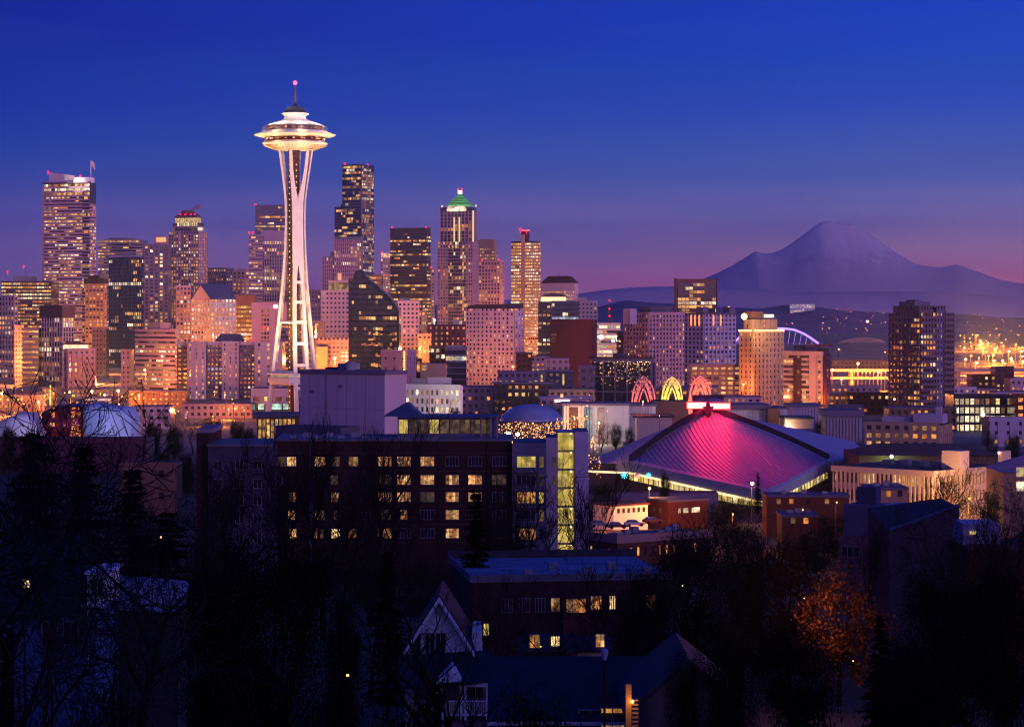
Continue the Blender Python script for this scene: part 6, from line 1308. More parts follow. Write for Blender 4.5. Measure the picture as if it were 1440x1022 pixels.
# parked cars on the lit street
def car(label, px, py, Y, rz, col):
    o = thing('parked_car', label, 'car', P(px, py, Y), rz, 'cars parked on the lit street')
    m = MB(); m.loft([[(x, -.85, z) for x, z in pr] for pr in [[(-2.1, .35), (2.1, .35), (2.15, .75), (1.1, .9), (-1.9, .95), (-2.15, .8)]]]+[[(x, .85, z) for x, z in [(-2.1, .35), (2.1, .35), (2.15, .75), (1.1, .9), (-1.9, .95), (-2.15, .8)]]]); m.build('body', mat('car paint '+col, {'silver': (.5, .5, .52), 'dark': (.04, .04, .06), 'red': (.3, .03, .03), 'white': (.7, .7, .7)}[col], .3, .1, .5, .5), o)
    m = MB(); m.loft([[(-1.75, -.72, .93), (.95, -.72, .9), (.35, -.62, 1.42), (-1.3, -.62, 1.42)], [(-1.75, .72, .93), (.95, .72, .9), (.35, .62, 1.42), (-1.3, .62, 1.42)]]); m.build('window', GLASS, o)
    for x in (-1.3, 1.35):
        for y in (-.86, .66): m = MB(); m.loft([[(x+.33*math.cos(t), y, .33+.33*math.sin(t)) for t in [k*math.pi/6 for k in range(12)]], [(x+.33*math.cos(t), y+.2, .33+.33*math.sin(t)) for t in [k*math.pi/6 for k in range(12)]]]); m.build('wheel', mat('tyre', (.02, .02, .02), .9), o)
for l, px, py, rz, c_ in (('silver parked car beside the small white building', 843, 741, .1, 'silver'), ('dark parked car between the silver and the white one', 868, 743, .15, 'dark'), ('white parked car below the square windows', 892, 740, .2, 'white'), ('red parked car at the terracotta block corner', 918, 736, .25, 'red')): car(l, px, py, 500, rz, c_)
# ------------------------------------------------------------------ trees
BARK = mat('dark bark', (.022, .017, .018), .95, .3, 2, .05)
BARKP = mat('pale bark', (.05, .042, .04), .95, .3, 2, .05)
NEEDLE = mat('dark needles', (.010, .013, .010), .95, .5, .8, .02)
LEAFD = mat('dark evergreen leaves', (.010, .013, .010), .95, .5, .6, .02)
LEAFA = mat('autumn leaves', (.11, .045, .015), .9, .5, .5, .05)
LEAFG = mat('green leaves', (.07, .10, .02), .9, .4, .5)
def bare(seed, H=14, levels=5, spread=.55, lean=0.0, up=.35, rmin=.012):
    rng = random.Random(seed); tr, cr = MB(), MB()
    def grow(p, d, ln, r, lv):
        n = 5 if lv < 2 else 4; pts = [p]; rad = [r]; dd = d.copy()
        for k in range(n):
            dd = (dd+Vector((rng.gauss(0, .11), rng.gauss(0, .11), rng.gauss(0, .06)+up*.08*(lv > 0)))).normalized(); p = p+dd*ln/n; pts.append(p); rad.append(max(rmin, r*(1-.58*(k+1)/n)))
        (tr if lv < 2 else cr).tube(pts, rad, 7 if lv == 0 else 5 if lv == 1 else 3)
        if lv >= levels: return
        nb = rng.randint(5, 7) if lv == 0 else rng.randint(4, 5)
        for k in range(nb):
            t = rng.uniform(.38 if lv == 0 else .25, 1.0) if k < nb-1 else 1.0; i = min(n-1, int(t*n)); q = pts[i].lerp(pts[i+1], t*n-i if t < 1 else 1.0)
            ax = dd.orthogonal(); ax.rotate(Matrix.Rotation(rng.uniform(0, 2*math.pi), 3, dd)); a_ = rng.uniform(.35, .95)*(spread/.55)
            nd = (dd*math.cos(a_)+ax.normalized()*math.sin(a_)+Vector((0, 0, up*.5))).normalized(); grow(q, nd, ln*rng.uniform(.5, .72), rad[i]*rng.uniform(.5, .68), lv+1)
    grow(Vector((0, 0, 0)), Vector((lean, 0, 1)).normalized(), H*.48, H*.02, 0)
    return tr, cr
def conifer(seed, H=16, R=4.2, dens=1.0):
    rng = random.Random(seed); tr, cr = MB(), MB(); tr.tube([(0, 0, 0), (.1, 0, H*.5), (0, .1, H)], [H*.02, H*.013, .03], 6)
    z = H*.08
    while z < H*.985:
        f = 1-z/H; rr = R*(f**.62)*rng.uniform(.7, 1.15)+.15
        for k in range(rng.randint(5, 8)):
            a_ = rng.uniform(0, 2*math.pi); L_ = rr*rng.uniform(.6, 1.15); droop = rng.uniform(.12, .4)
            n = max(3, int(L_/.28*dens))
            for i in range(n):
                t = (i+.6)/n; c = Vector((math.cos(a_)*L_*t, math.sin(a_)*L_*t, z-droop*L_*t*t+.18*L_*t)); 
                for _ in range(8):
                    d = Vector((math.cos(a_)+rng.gauss(0, .7), math.sin(a_)+rng.gauss(0, .7), rng.gauss(-.1, .35))).normalized(); s = rng.uniform(.2, .5)*(1.15-.5*t)
                    w = d.cross(Vector((rng.gauss(0, 1), rng.gauss(0, 1), rng.gauss(0, 1)))).normalized()*s*.34; cr.poly([c-w, c+w, c+d*s])
        z += H*.022*rng.uniform(.7, 1.3)
    return tr, cr
def leafy(seed, H=9, R=4, n=70, leaf=.30, m=60, trunkh=.35, flat=.8):
    rng = random.Random(seed); tr, cr = MB(), MB(); top = Vector((0, 0, H*trunkh)); tr.tube([(0, 0, 0), (.15, .05, H*trunkh*.6), top], [H*.028, H*.02, H*.015], 7)
    cz = H-R*flat
    for k in range(n):
        while True:
            v = Vector((rng.uniform(-1, 1), rng.uniform(-1, 1), rng.uniform(-.85, 1)))
            if .25 < v.length < 1: break
        v *= rng.uniform(.8, 1.12); c = Vector((v.x*R, v.y*R, cz+v.z*R*flat)); 
        if k % 4 == 0: tr.tube([top, top.lerp(c, .5)+Vector((0, 0, .3)), c], [H*.012, H*.006, .015], 4)
        cs = R*rng.uniform(.16, .3)
        for i in range(m):
            q = c+Vector((rng.gauss(0, 1), rng.gauss(0, 1), rng.gauss(0, .75)))*cs*.62; d = Vector((rng.gauss(0, 1), rng.gauss(0, 1), rng.gauss(0, 1))).normalized(); w = d.orthogonal().normalized(); s = leaf*rng.uniform(.6, 1.3)
            cr.quad(q-d*s*.5, q+w*s*.32, q+d*s*.5, q-w*s*.32)
    return tr, cr
PROTO = {}
def proto(key, maker, bark, leaf):
    if key not in PROTO:
        tr, cr = maker(); PROTO[key] = (tr.mesh('trunk', bark), cr.mesh('crown', leaf))
    return PROTO[key]
MK = {'limb': (lambda: bare(41, levels=3, spread=.5, up=.45), BARK, BARK, 14), 'bare1': (lambda: bare(3, levels=4, rmin=.02), BARK, BARK, 14), 'bare2': (lambda: bare(11, levels=4, spread=.46, up=.6, rmin=.02), BARK, BARK, 14), 'bare3': (lambda: bare(23, spread=.75, up=.15), BARK, BARK, 14), 'barep': (lambda: bare(31, levels=4, spread=.7, up=.2), BARKP, BARKP, 14),
      'con1': (lambda: conifer(2), BARK, NEEDLE, 16), 'con2': (lambda: conifer(9, R=5.2), BARK, NEEDLE, 16), 'cyp': (lambda: conifer(14, R=2.0, dens=1.6), BARK, NEEDLE, 16),
      'ever': (lambda: leafy(5, n=150, m=260, leaf=.125, trunkh=.25, flat=1.0), BARK, LEAFD, 9), 'ever2': (lambda: leafy(8, n=120, m=260, leaf=.125, trunkh=.2, flat=.85), BARK, LEAFD, 9), 'aut': (lambda: leafy(17, n=90, m=60, leaf=.30, flat=1.0), BARK, LEAFA, 9), 'grn': (lambda: leafy(21, n=60, m=70, leaf=.3), BARK, LEAFG, 9), 'bush': (lambda: leafy(27, H=4.5, R=3.4, n=90, m=130, leaf=.13, trunkh=.15, flat=.62), BARK, LEAFD, 4.5)}
def tree(kind, label, px, pyt, Y, w=1.0, rz=None, name=None, sink=0, base=None, group=None, lean=0, hw=None):
    mk, bk, lf, H0 = MK[kind]; tm, cm_ = proto(kind, mk, bk, lf); x = PX(px, Y); g = (gz(Y) if base is None else base)-.3-sink; Ht = PZ(pyt, Y)-g; s = Ht/(H0 if not kind[:4] in ('bare', 'limb') else 13.2)
    o = thing(name or {'b': 'bare_tree', 'c': 'conifer_tree', 'e': 'evergreen_tree', 'a': 'autumn_tree', 'g': 'leafy_tree'}[kind[0]] if kind != 'bush' else (name or 'shrub'), label, 'tree' if kind != 'bush' else 'shrub', (x, Y, g), px*1.3 if rz is None else rz, group)
    if hw: w = hw*Y/F/{'ever': 4.7, 'ever2': 4.7, 'con1': 4.3, 'con2': 5.3, 'cyp': 2.1, 'aut': 4.5, 'grn': 4.3, 'bush': 3.8}[kind]/s
    o.rotation_euler[1] = lean; o.scale = (s*w, s*w, s); link(bpy.data.objects.new('trunk', tm), o); link(bpy.data.objects.new('crown', cm_), o); return o
# near the camera, east side
tree('con2', 'massive black conifer in front of the low navy-roofed hall', 50, 597, 136, 1.15, hw=120)
tree('con1', 'spiky dark conifer beside the massive black one', 118, 622, 140, 1.2, hw=85)
tree('con1', 'slimmer dark conifer before the dusky pink hall', 186, 655, 144, 1.25, hw=85)
tree('con2', 'low black conifer sloping down towards the garage', 232, 712, 150, 1.1, hw=100)
tree('ever', 'broad round black evergreen below the violet grey wing', 385, 742, 78, 1.35, hw=122)
tree('ever2', 'black evergreen flank joined to the broad round one', 300, 768, 84, 1.2, hw=68)
tree('ever2', 'dark evergreen low beside the gabled house', 480, 830, 92, .95, hw=32)
tree('barep', 'thin bare tree with spreading twigs over the blue clapboard', 118, 790, 70, 1.1)
tree('barep', 'pale-limbed sapling reaching over the dark slope', 205, 800, 60, .9)
tree('bare3', 'bare tree whose twigs cross the white metal shell', -10, 520, 66, .9)
tree('bare3', 'bare tree with long twigs before the silver shell', 170, 585, 96, .75)
# before the brick apartments
for i, (k, px, py, Y, w, l) in enumerate([('bare2', 395, 640, 250, .7, 'bare tree against the first lit windows of the brick apartments'), ('bare2', 432, 612, 262, .75, 'tall bare tree overlapping the white hall corner'), ('bare1', 478, 632, 255, .6, 'bare tree in the middle of the lit brick windows'), ('bare2', 520, 600, 275, .75, 'tallest bare tree before the white windowless block'), ('bare1', 545, 625, 300, .6, 'bare tree beside the bright edge of the white block'), ('bare2', 318, 640, 240, .7, 'bare tree against the violet grey wing'), ('bare1', 775, 640, 235, .75, 'bare tree crossing the yellow glass stair'), ('bare2', 815, 672, 240, .7, 'bare tree before the lavender fin wall'), ('bare1', 738, 668, 246, .6, 'bare tree in front of the stacked glass balconies'), ('bare3', 260, 650, 200, .6, 'brownish bare tree beside the dark red wing end'), ('bare1', 690, 790, 150, .6, 'bare tree over the blue flat roof'), ('bare3', 760, 800, 140, .55, 'bare tree before the amber windows of the brick flats'), ('bare1', 905, 800, 140, .6, 'bare tree beside the yellow window of the brick flats')]):
    tree(k, l, px, py, Y, w)
tree('cyp', 'dark columnar cypress standing before the brick apartments', 668, 686, 215, 1.25, hw=36)
tree('limb', 'thick-trunked bare tree forking in front of the gabled house', 600, 790, 96, 1.7, rz=.6, name='bare_tree')
tree('limb', 'bent bare tree leaning across the porch', 628, 880, 90, 1.3, rz=2.0, name='bare_tree', lean=.25)
tree('con1', 'narrow dark conifer rising behind the gabled house', 545, 772, 165, .8, hw=45)
# west side
tree('ever', 'dark evergreen crowding the end of the brick flats', 893, 842, 150, 1, hw=34)
tree('ever2', 'dark evergreen before the gable ridge', 962, 912, 97, 1, hw=34)
for i, (k, px, py, Y, w, l) in enumerate([('bare1', 455, 660, 248, .8, 'low bare tree before the dim brick windows'), ('bare2', 705, 700, 225, .8, 'bare tree before the dark brick windows'), ('bare1', 835, 770, 200, .8, 'bare tree before the brick terrace end'), ('bare2', 955, 735, 215, .8, 'bare tree standing over the round evergreen'), ('bare1', 1020, 740, 205, .9, 'bare tree between round evergreen and rust-leaved trees'), ('bare2', 1215, 745, 230, .7, 'bare tree before the dusky pink flats window'), ('bare1', 1290, 745, 190, .8, 'bare tree before the violet side wall'), ('bare2', 1400, 715, 185, .8, 'bare tree before the pale parapet'), ('bare1', 650, 770, 175, .6, 'slim bare tree beside the house gable'), ('bare2', 520, 745, 180, .7, 'slim bare tree beside the narrow conifer')]):
    tree(k, l, px, py, Y, w)
for px, py, Y, hw, l in ((1015, 705, 560, 26, 'below the arena eave middle'), (1100, 716, 540, 30, 'before the long low brick block'), (1170, 722, 520, 30, 'beside the long low brick block'), (1040, 735, 420, 34, 'past the end of the brick terrace'), (1150, 745, 380, 40, 'before the small dark brick shed')): tree('bush', 'dusky shrub bank '+l, px, py, Y, hw=hw)
for px, py, Y, hw, l in ((300, 748, 300, 45, 'at the foot of the violet grey wing'), (440, 775, 290, 50, 'below the first lit brick windows'), (520, 782, 280, 45, 'below the middle of the lit brick windows'), (590, 790, 270, 40, 'below the brick wall beside the cypress')):
    tree('bush', 'dark shrub bank '+l, px, py, Y, hw=hw)
tree('ever2', 'dark evergreen overhanging the blue grey gable', 1022, 900, 96, 1, hw=52)
tree('ever', 'large rounded evergreen before the long brick terrace', 972, 745, 165, 1.1, hw=78)
tree('ever2', 'dark evergreen shoulder beside the large rounded one', 905, 800, 170, .8, hw=42)
tree('ever', 'dark evergreen between the terrace and the autumn trees', 1045, 768, 180, .8, hw=48)
tree('bare1', 'bare tree with lit twigs between the evergreens and the autumn tree', 1075, 712, 230, 1.0)
tree('bare3', 'bare tree before the dusky pink flats', 1130, 720, 250, .9)
tree('aut', 'rust-leaved tree glowing from a hidden street lamp', 1180, 800, 175, 1.1, hw=72)
tree('aut', 'dim rust-leaved tree beside the glowing one', 1110, 770, 190, 1.1, hw=58)
tree('ever2', 'dark evergreen under the rust-leaved trees', 1120, 880, 130, 1.3, hw=75)
tree('ever', 'black evergreen mass in front of the violet wall', 1335, 800, 120, 1.15, hw=80)
tree('ever2', 'black evergreen beneath the low brick-topped flats', 1415, 790, 112, 1.2, hw=62)
tree('ever2', 'black evergreen at the foot of the violet wall', 1275, 890, 105, 1.0, hw=60)
tree('con1', 'small ragged conifer below the warm window of the pink flats', 1238, 862, 118, 1.2, hw=40)
tree('bare3', 'bare tree spreading over the sloping parapet', 1345, 700, 200, .9)
tree('bare2', 'bare tree at the corner of the finned office', 1322, 655, 430, .9)
tree('bare1', 'rosy lit bare tree before the finned office', 1350, 668, 440, .9)
tree('bare3', 'twiggy bare tree beside the orange sodium-lit gable', 1428, 668, 300, .9)
tree('grn', 'round green street tree lit by an orange lamp', 1393, 679, 470, 1.0, hw=15)
tree('ever', 'dark round tree behind the west end of the arena', 1151, 588, 900, .75, hw=9)
tree('cyp', 'small dark cypress beside the orange lamp below the arena', 1066, 664, 640, 1.4, hw=7)
tree('ever', 'dark round tree in front of the arena glazing', 935, 663, 640, .7, hw=10)
tree('bush', 'dark shrub bank beside the arena lamp', 1042, 698, 600, 1.4, hw=26)
tree('bush', 'dark shrub bank under the arena eave', 845, 680, 640, 1.5, hw=20)
tree('bare1', 'bare tree at the low corner of the arena roof', 1150, 640, 600, .8)
tree('bare3', 'bare golden-lit tree by the west end of the arena glazing', 1180, 655, 610, .8)
for i, (px, py, l) in enumerate([(215, 566, 'brown bare street tree beside the silver shell'), (240, 570, 'brown bare street tree before the pink banded hotel'), (285, 580, 'brown bare street tree below the apartment slab'), (330, 584, 'brown bare street tree beside the amber pavilion'), (690, 585, 'brown bare tree behind the silver dome'), (755, 560, 'bare tree between dome and string-lit block'), (870, 592, 'bare tree before the slatted hall wing'), (60, 566, 'bare street tree behind the dark red shell')]): tree('bare1', l, px, py, 1100, 1.1)
for i, (px, Y, w, l) in enumerate([(20, 62, 1.0, 'black shrub beside the clapboard house'), (150, 58, 1.2, 'black shrub below the garage'), (330, 55, 1.3, 'black shrub under the broad evergreen'), (460, 60, 1.1, 'black shrub beside the porch trees'), (560, 70, .9, 'dark shrub in front of the gabled house'), (760, 75, .8, 'dark shrub before the low navy roof'), (1000, 66, 1.1, 'dark shrub by the blue grey gable'), (1120, 60, 1.3, 'black shrub under the dark evergreen'), (1260, 58, 1.3, 'black shrub below the ragged conifer'), (1390, 56, 1.3, 'black shrub at the foot of the western evergreens')]): tree('bush', l, px, (990 if not 500 < px < 1050 else 1012)-(i % 3)*14, Y, w, hw=78)

for i, (px, py, Y, hw, k) in enumerate([(12, 598, 800, 16, 'ever'), (40, 606, 780, 14, 'ever2'), (215, 592, 900, 17, 'ever'), (246, 598, 880, 15, 'ever2'), (272, 590, 960, 13, 'bare'), (300, 588, 900, 16, 'ever2'), (335, 592, 860, 16, 'ever'), (352, 600, 840, 12, 'ever2'), (228, 625, 720, 20, 'ever2'), (262, 632, 700, 18, 'ever'), (640, 575, 980, 12, 'ever2'), (668, 578, 960, 13, 'ever'), (690, 574, 1000, 10, 'bare'), (845, 590, 980, 9, 'bare'), (866, 596, 960, 11, 'ever2'), (885, 600, 940, 10, 'ever'), (1210, 620, 820, 13, 'ever2'), (1236, 618, 830, 11, 'ever'), (1395, 606, 830, 12, 'ever2'), (1425, 610, 830, 15, 'ever')]):
    near = ['the metal shell museum', 'the amber pavilion', 'the silver dome', 'the wide dark roofed hall'][0 if px < 60 else 1 if px < 400 else 2 if px < 900 else 3]
    if k == 'bare': tree('bare1', 'winter street tree in the dim belt of trees around '+near, px, py, Y, 1.0, group='belt of trees around '+near)
    else: tree(k, 'dusky round tree in the dim belt of trees around '+near, px, py, Y, 1.0, hw=hw, group='belt of trees around '+near)
# trees strung with golden lights round the dome
GOLD = glow('golden tree bulbs', (1, .30, .05), (1, .50, .14), 1.5, 7, .5)
for i, (px, py, h_, l) in enumerate([(708, 596, 6, 'below the dome rim at its east end'), (726, 593, 7, 'second along the dome foot'), (744, 594, 6, 'at the middle of the dome foot'), (762, 595, 6, 'past the middle of the dome foot'), (779, 592, 7, 'at the west end of the dome'), (797, 588, 9, 'beside the yellow glass stair top'), (813, 585, 12, 'tallest one, before the display panels'), (834, 614, 14, 'cone-shaped one beside the lavender fin wall')]):
    Y = 760; o = thing('lit_tree', 'bare tree wound with golden lights, '+l, 'tree', P(px, py, Y)-Vector((0, 0, h_)), 0, 'trees wound with golden lights'); rr = random.Random(i)
    m = MB(); m.tube([(0, 0, -4), (0, 0, h_*.4), (.1, 0, h_)], [.25, .16, .04], 5)
    for k in range(9): a_ = rr.uniform(0, 6.28); m.tube([(0, 0, h_*rr.uniform(.2, .6)), (math.cos(a_)*2.6, math.sin(a_)*2.6, h_*rr.uniform(.6, 1))], [.08, .03], 3)
    m.build('trunk', BARK, o); m = MB()
    for k in range(95):
        a_ = rr.uniform(0, 6.28); t = rr.random(); rad = (3.6*(1-t)**.8 if i == 7 else 3.4*math.sqrt(rr.random())); m.sphere((math.cos(a_)*rad, math.sin(a_)*rad, h_*(.0+t)), rr.uniform(.10, .20), 5, 3)
    m.build('light_string', GOLD, o)['kind'] = 'stuff'
lamp('golden tree glow', 'POINT', P(745, 600, 765), 9000, (1, .36, .08), None, 2); lamp('golden tree glow', 'POINT', P(812, 595, 765), 4000, (1, .36, .08), None, 2)

# ------------------------------------------------------------------ street lamps and floodlights
_pole = MB(); _pole.tube([(0, 0, 0), (0, 0, .96)], [.14, .09], 5); _pole.tube([(0, 0, .955), (0, -1.2, .985)], [.08, .06], 4); POLE = _pole.mesh('pole', mat('lamp pole steel', (.05, .045, .045), .7))
BULBS = {}
def bulb(mm):
    if mm.name not in BULBS: m = MB(); m.sphere((0, 0, 0), 1, 10, 6); BULBS[mm.name] = m.mesh('bulb', mm)
    return BULBS[mm.name]
def street(px, py, Y, label, group, rpx=1.6, mm=SODIUM, energy=0, col=(1, .26, .035), name='street_lamp', base=None):
    if py > HY+8 and (base is None or base == 0) and Y > 900: Y = min(Y, (ZC-6)*F/(py-HY))
    g = gz(Y) if base is None else base; p = P(px, py, Y); o = thing(name, label, 'lamp', (p.x, Y, g), 0, group)
    if p.z-g > 1.5:
        q = link(bpy.data.objects.new('pole', POLE), o); q.scale = (max(1, Y/900), max(1, Y/900), p.z-g)
    r = rpx*Y/F; q = link(bpy.data.objects.new('bulb', bulb(mm)), o, (0, -max(1, Y/900)*1.2, p.z-g)); q.scale = (r, r, r*.8)
    if energy:
        nm = 'street glow %d %.2f' % (energy, col[1]); l = bpy.data.lights.get(nm)
        if not l: l = bpy.data.lights.new(nm, 'POINT'); l.energy = energy; l.color = col; l.shadow_soft_size = .8
        q = link(bpy.data.objects.new('street glow', l), o, (0, -max(1, Y/900)*1.2-r-.6, p.z-g-r-.3))
    return o
rr = random.Random(44)
G1 = 'orange street lamps along the foot of the skyline'
for i, (px, py, r, e) in enumerate([(3, 553, 3.0, 1), (12, 562, 1.8, 0), (26, 562, 2.0, 0), (17, 545, 1.5, 0), (35, 567, 2.2, 0), (55, 565, 3.0, 1), (76, 553, 1.8, 0), (99, 551, 2.4, 1), (103, 556, 1.4, 0), (92, 552, 1.2, 0), (109, 565, 1.6, 0), (130, 550, 3.0, 1), (148, 555, 2.4, 1), (167, 549, 3.2, 1), (172, 557, 1.8, 0), (178, 561, 1.4, 0), (168, 568, 1.8, 0), (196, 556, 2.0, 1), (191, 560, 1.6, 0), (216, 561, 1.5, 0), (197, 587, 2.0, 0), (228, 587, 1.2, 0), (271, 568, 2.0, 0), (280, 570, 1.4, 0), (247, 581, 1.2, 0), (314, 571, 1.6, 0), (327, 561, 1.2, 0), (331, 574, 2.2, 0), (341, 572, 1.6, 0), (344, 577, 1.2, 0), (303, 571, 1.0, 0)]):
    street(px, py, 1330+(i % 5)*34, 'glowing orange street lamp among those along the skyline foot by the metal shell museum', G1, r*.62, SODWHITE if r > 2.3 else SODIUM, 90000 if e else 0)
# street light deeper between the towers
G2 = 'orange street lamps between the towers'
for i, (px, py, Y, e) in enumerate([(40, 500, 1880, 60000), (135, 530, 2080, 60000), (205, 520, 1690, 30000), (300, 470, 1950, 60000), (375, 500, 1800, 40000), (471, 503, 1720, 60000), (445, 500, 1740, 40000), (590, 490, 1790, 40000), (640, 505, 1640, 20000), (722, 515, 1600, 40000), (745, 513, 1620, 50000), (703, 500, 1690, 20000), (850, 500, 1850, 50000), (890, 545, 1600, 20000), (1045, 540, 1440, 36000), (1030, 560, 1400, 20000), (1108, 548, 1380, 30000), (735, 480, 2380, 90000), (640, 470, 2600, 90000), (690, 460, 2300, 60000), (130, 500, 2200, 90000), (95, 480, 2600, 90000), (345, 480, 2040, 60000)]):
    street(px, py, Y, 'orange street lamp glowing in a gap between the towers', G2, 1.0 if i not in (5, 10) else 2.2, SODIUM if i not in (5, 10) else SODWHITE, e*{8: 2, 9: 2, 10: .3, 11: 1.5, 12: .3, 13: 1.5, 14: 1.6, 15: 1.5, 16: 2}.get(i, 6), (1, .27, .055), base=0)
street(388, 431, 1500, 'big round white lamp hanging beside the upper tower leg', None, 3.2, WLAMP, 0, name='floodlight_lamp', base=0)
street(845, 474, 1840, 'blazing white floodlight beside the maroon slab', None, 3.4, WLAMP, 30000, (1, .8, .45), name='floodlight_lamp', base=0); street(862, 479, 1850, 'smaller white floodlight on the lamplit parking deck', None, 2.2, WLAMP, 0, name='floodlight_lamp', base=0)
# rail yard and port
G3 = 'sodium mast lamps over the rail yard'
pts = [(1357, 505, 2.6, 1), (1365, 500, 1.6, 0), (1372, 510, 3.0, 1), (1376, 503, 1.5, 0), (1396, 499, 1.8, 1), (1397, 507, 2.8, 1), (1409, 507, 2.2, 1), (1418, 494, 2.6, 1), (1421, 504, 3.2, 1), (1423, 508, 2.0, 0), (1435, 494, 2.6, 1), (1437, 501, 1.8, 0), (1438, 508, 2.8, 1), (1412, 511, 1.6, 0), (1352, 520, 1.0, 0), (1355, 528, 1.4, 0), (1365, 486, .9, 0), (1382, 497, .9, 0), (1410, 486, 1.0, 0), (1428, 484, .9, 0), (1386, 495, .8, 0), (1390, 500, .8, 0)]
for i, (px, py, r, e) in enumerate(pts): street(px, py, 2150+(i % 6)*130, 'bright sodium mast lamp over the orange rail yard beyond the lone tower', G3, r*.62, SODWHITE if r > 1.7 else SODIUM, 190000 if e else 50000, (1, .23, .02))
for i in range(46):
    px = rr.uniform(1348, 1448); street(px, rr.uniform(470, 492), rr.uniform(3400, 4800), 'tiny orange lamp far across the port flats', 'tiny lamps across the port flats', rr.uniform(.45, .9), SODIUM, 300000 if i % 4 == 0 else 0, (1, .23, .02))
for i, (px, py, r, e, Y) in enumerate([(1206, 511, 3.0, 1, 1742), (1170, 520, 2.8, 1, 1740), (1183, 532.5, 2.4, 1, 1700), (1235, 523, 1.6, 1, 1745), (1179, 491, 1.8, 0, 3000), (1244, 495, 1.4, 0, 2600), (1257, 561, 2.2, 0, 1300), (1248, 556, 1.4, 0, 1500), (1175, 562, 2.6, 1, 1400), (1188, 543, 1.2, 1, 1800), (1196, 543, 1.0, 0, 1800), (1180, 544, 1.2, 0, 1800)]):
    street(px, py, Y, 'orange highway lamp between the striped tower and the lone tower', 'highway lamps by the striped tower', r*.62, SODWHITE if r > 1.9 else SODIUM, (90000 if py < 535 else 20000) if e else 0, (1, .23, .025), base=0)
for k in range(10): street(1196+k*5.4, 523.5+rr.uniform(-.4, .4), 1744, 'small pale lamp in the row under the upper highway deck', 'small lamps under the highway deck', .55, SODIUM, 30000 if k % 2 else 0, (1, .22, .02), base=0)
# ridge lights
for i in range(80):
    px = rr.choice([rr.uniform(845, 960), rr.uniform(1100, 1260), rr.uniform(1150, 1260), rr.uniform(1350, 1445)]); py = rr.uniform(438, 470) if px > 1300 else rr.uniform(434, 468)
    red = rr.random() < .3; Y = interp(py, [(434, 7400), (470, 5200)])
    street(px, py, Y, 'tiny %s light scattered on the far wooded ridge' % ('red' if red else 'amber'), 'tiny %s lights on the far ridge' % ('red' if red else 'amber'), rr.uniform(.28, .55), REDL if red else SODIUM, base=PZ(py, Y)-1)
street(1219, 452, 6000, 'single bright orange lamp on the far ridge slope', None, 1.7, SODWHITE, base=30)
for i in range(34): street(rr.uniform(0, 350), rr.uniform(548, 588), rr.uniform(1150, 1500), 'small orange lamp or lit shop sign in the streets at the skyline foot', 'small street lights at the skyline foot', rr.uniform(.45, .9), SODIUM if i % 5 else WLAMP, 30000 if i % 4 == 0 else 0)
for i in range(22): street(rr.uniform(690, 1010), rr.uniform(545, 606), rr.uniform(960, 1200), 'small warm lamp in the festival grounds between dome and lattice arches', 'small lamps in the festival grounds', rr.uniform(.35, .8), SODIUM if i % 4 else WLAMP, 9000 if i % 3 == 0 else 0, (1, .42, .12))
street(612, 583, 1125, 'white lamp lighting the white four-storey block', None, 1.2, WLAMP, 26000, (1, .80, .52)); street(842, 594, 1035, 'white lamp lighting the slatted display hall', None, 1.1, WLAMP, 12000, (1, .82, .6)); street(1102, 600, 985, 'small lamp washing the narrow slatted wall', None, .7, WLAMP, 6000, (1, .62, .3))
# near lamps
street(1362, 700, 548, 'yellowish wall lamp washing the west wing of the finned office', None, 1.0, SODWHITE, 26000, (1, .48, .10))
street(1128, 716, 470, 'orange street lamp behind the small dark brick shed', None, 1.0, SODIUM, 5000, (1, .27, .04)); street(1030, 722, 470, 'orange street lamp at the end of the brick terrace', None, 1.0, SODIUM, 4000, (1, .27, .04)); street(1240, 722, 400, 'orange street lamp before the sandy brick block', None, .9, SODIUM, 4000, (1, .30, .05))
street(1057, 679, 590, 'orange street lamp glowing between cypress and shrub bank below the arena', None, 2.6, SODWHITE, 5200, (1, .42, .08))
street(913, 686, 575, 'tall orange street lamp between the white building and the terracotta block', None, 1.9, SODWHITE, 5200, (1, .40, .08))
street(1401, 715, 545, 'orange street lamp under the round green tree', None, 2.8, SODWHITE, 42000, (1, .40, .06))
street(1330, 722, 530, 'orange street lamp before the finned office', None, 1.0, SODIUM, 9000, (1, .40, .08))
street(1153, 633, 800, 'white floodlight on the far side of the arena roof, paired with a pink one', None, 2.2, WLAMP, 900, (1, .9, .8), name='floodlight_lamp'); street(1163, 633, 805, 'white floodlight on the arena roof nearest the dark round tree', None, 2.4, WLAMP, 900, (.9, 1, .85), name='floodlight_lamp')
street(715, 609, 700, 'twin white spotlight at the dome foot, the outer one', None, 3.0, WLAMP, 500, (1, .75, .4), name='floodlight_lamp'); street(728, 610, 700, 'twin white spotlight at the dome foot, the inner one', None, 2.8, WLAMP, 500, (1, .75, .4), name='floodlight_lamp')
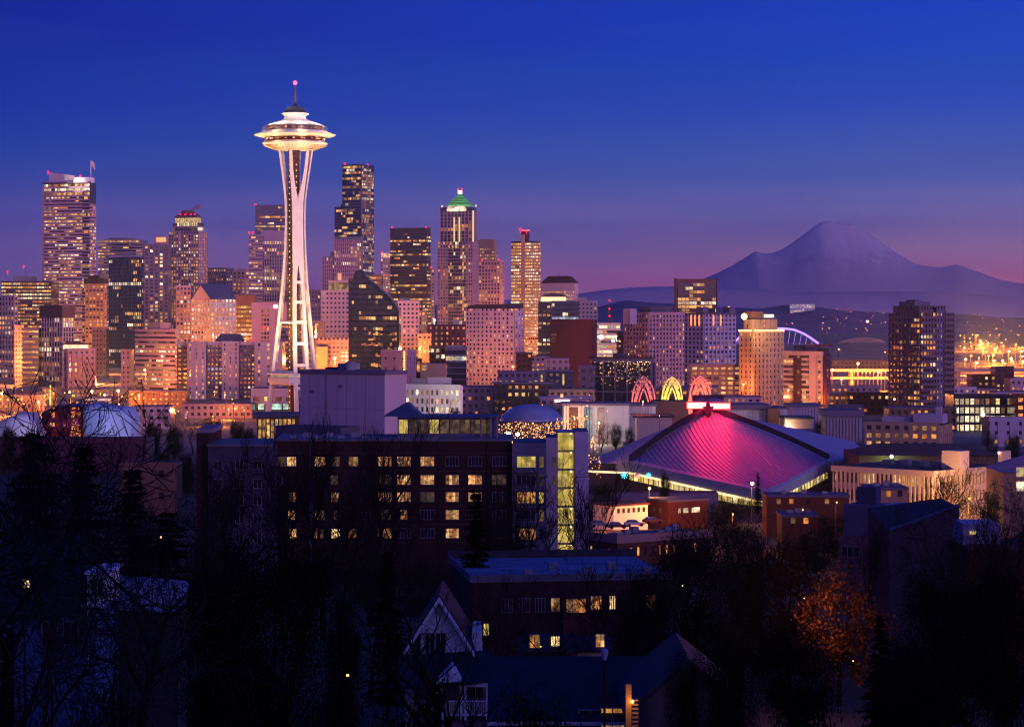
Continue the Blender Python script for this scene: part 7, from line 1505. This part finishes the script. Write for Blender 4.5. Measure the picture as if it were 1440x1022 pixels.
street(1175, 705, 330, 'small orange lamp beside the pale blue lift house', None, 1.0, SODIUM, 300, (1, .4, .1), base=PZ(752, 330)); street(231, 752, 128, 'small orange porch light glowing above the broad evergreen', None, 1.2, SODIUM, 25, (1, .35, .08), base=PZ(752, 128)-.6)
street(958, 820, 150, 'tiny red orange lamp among the dark evergreens', None, .8, SODIUM, 0, base=PZ(820, 150)-.5); street(1196, 925, 150, 'hidden street lamp under the glowing rust-leaved tree', None, .9, SODIUM, 450, (1, .32, .05), base=PZ(925, 150)-1.2); street(1128, 838, 172, 'small orange lamp deep between the rust-leaved trees', None, .7, SODIUM, 900, (1, .30, .05), base=PZ(838, 172)-1.2)
street(492, 942, 88, 'orange porch lamp beside the dark evergreen', None, 2.0, SODIUM, 14, (1, .4, .08), base=PZ(942, 88)-.6); street(8, 895, 70, 'orange house lamp at the eastern edge of the slope', None, 2.2, SODIUM, 10, (1, .4, .08), base=PZ(895, 70)-.6); street(760, 905, 160, 'orange garden lamp behind the navy roof', None, .9, SODIUM, 60, (1, .4, .08), base=PZ(905, 160)-.6)
o = thing('lamp_post', 'unlit blue grey globe lamp post before the low navy-roofed house', 'lamp', (PX(850, 104), 104, gz(104))); zt = PZ(915, 104)-gz(104)
m = MB(); m.tube([(0, 0, 0), (0, 0, zt-.4)], .06, 6); m.build('pole', BARK, o); m = MB(); m.lathe([(.08, zt-.4), (.17, zt-.1), (.17, zt+.05), (.05, zt+.12)], 10); m.build('lamp_shade', mat('blue grey lamp glass', (.25, .35, .6), .3), o)

# ------------------------------------------------------------------ haze
hz = bpy.data.materials.new('haze'); hz.use_nodes = True; t = hz.node_tree; t.nodes.remove(t.nodes['Principled BSDF'])
pv = N('ShaderNodeVolumePrincipled', t); pv.inputs['Color'].default_value = (.32, .62, .96, 1); pv.inputs['Density'].default_value = 4.5e-5; pv.inputs['Anisotropy'].default_value = .84
t.links.new(pv.outputs[0], t.nodes['Material Output'].inputs['Volume'])
try: hz.cycles.homogeneous_volume = True
except Exception: pass
m = MB(); m.box(-13800, 13800, -3700, 33800, -40, 1290); o = m.build('haze', hz); o['kind'] = 'stuff'
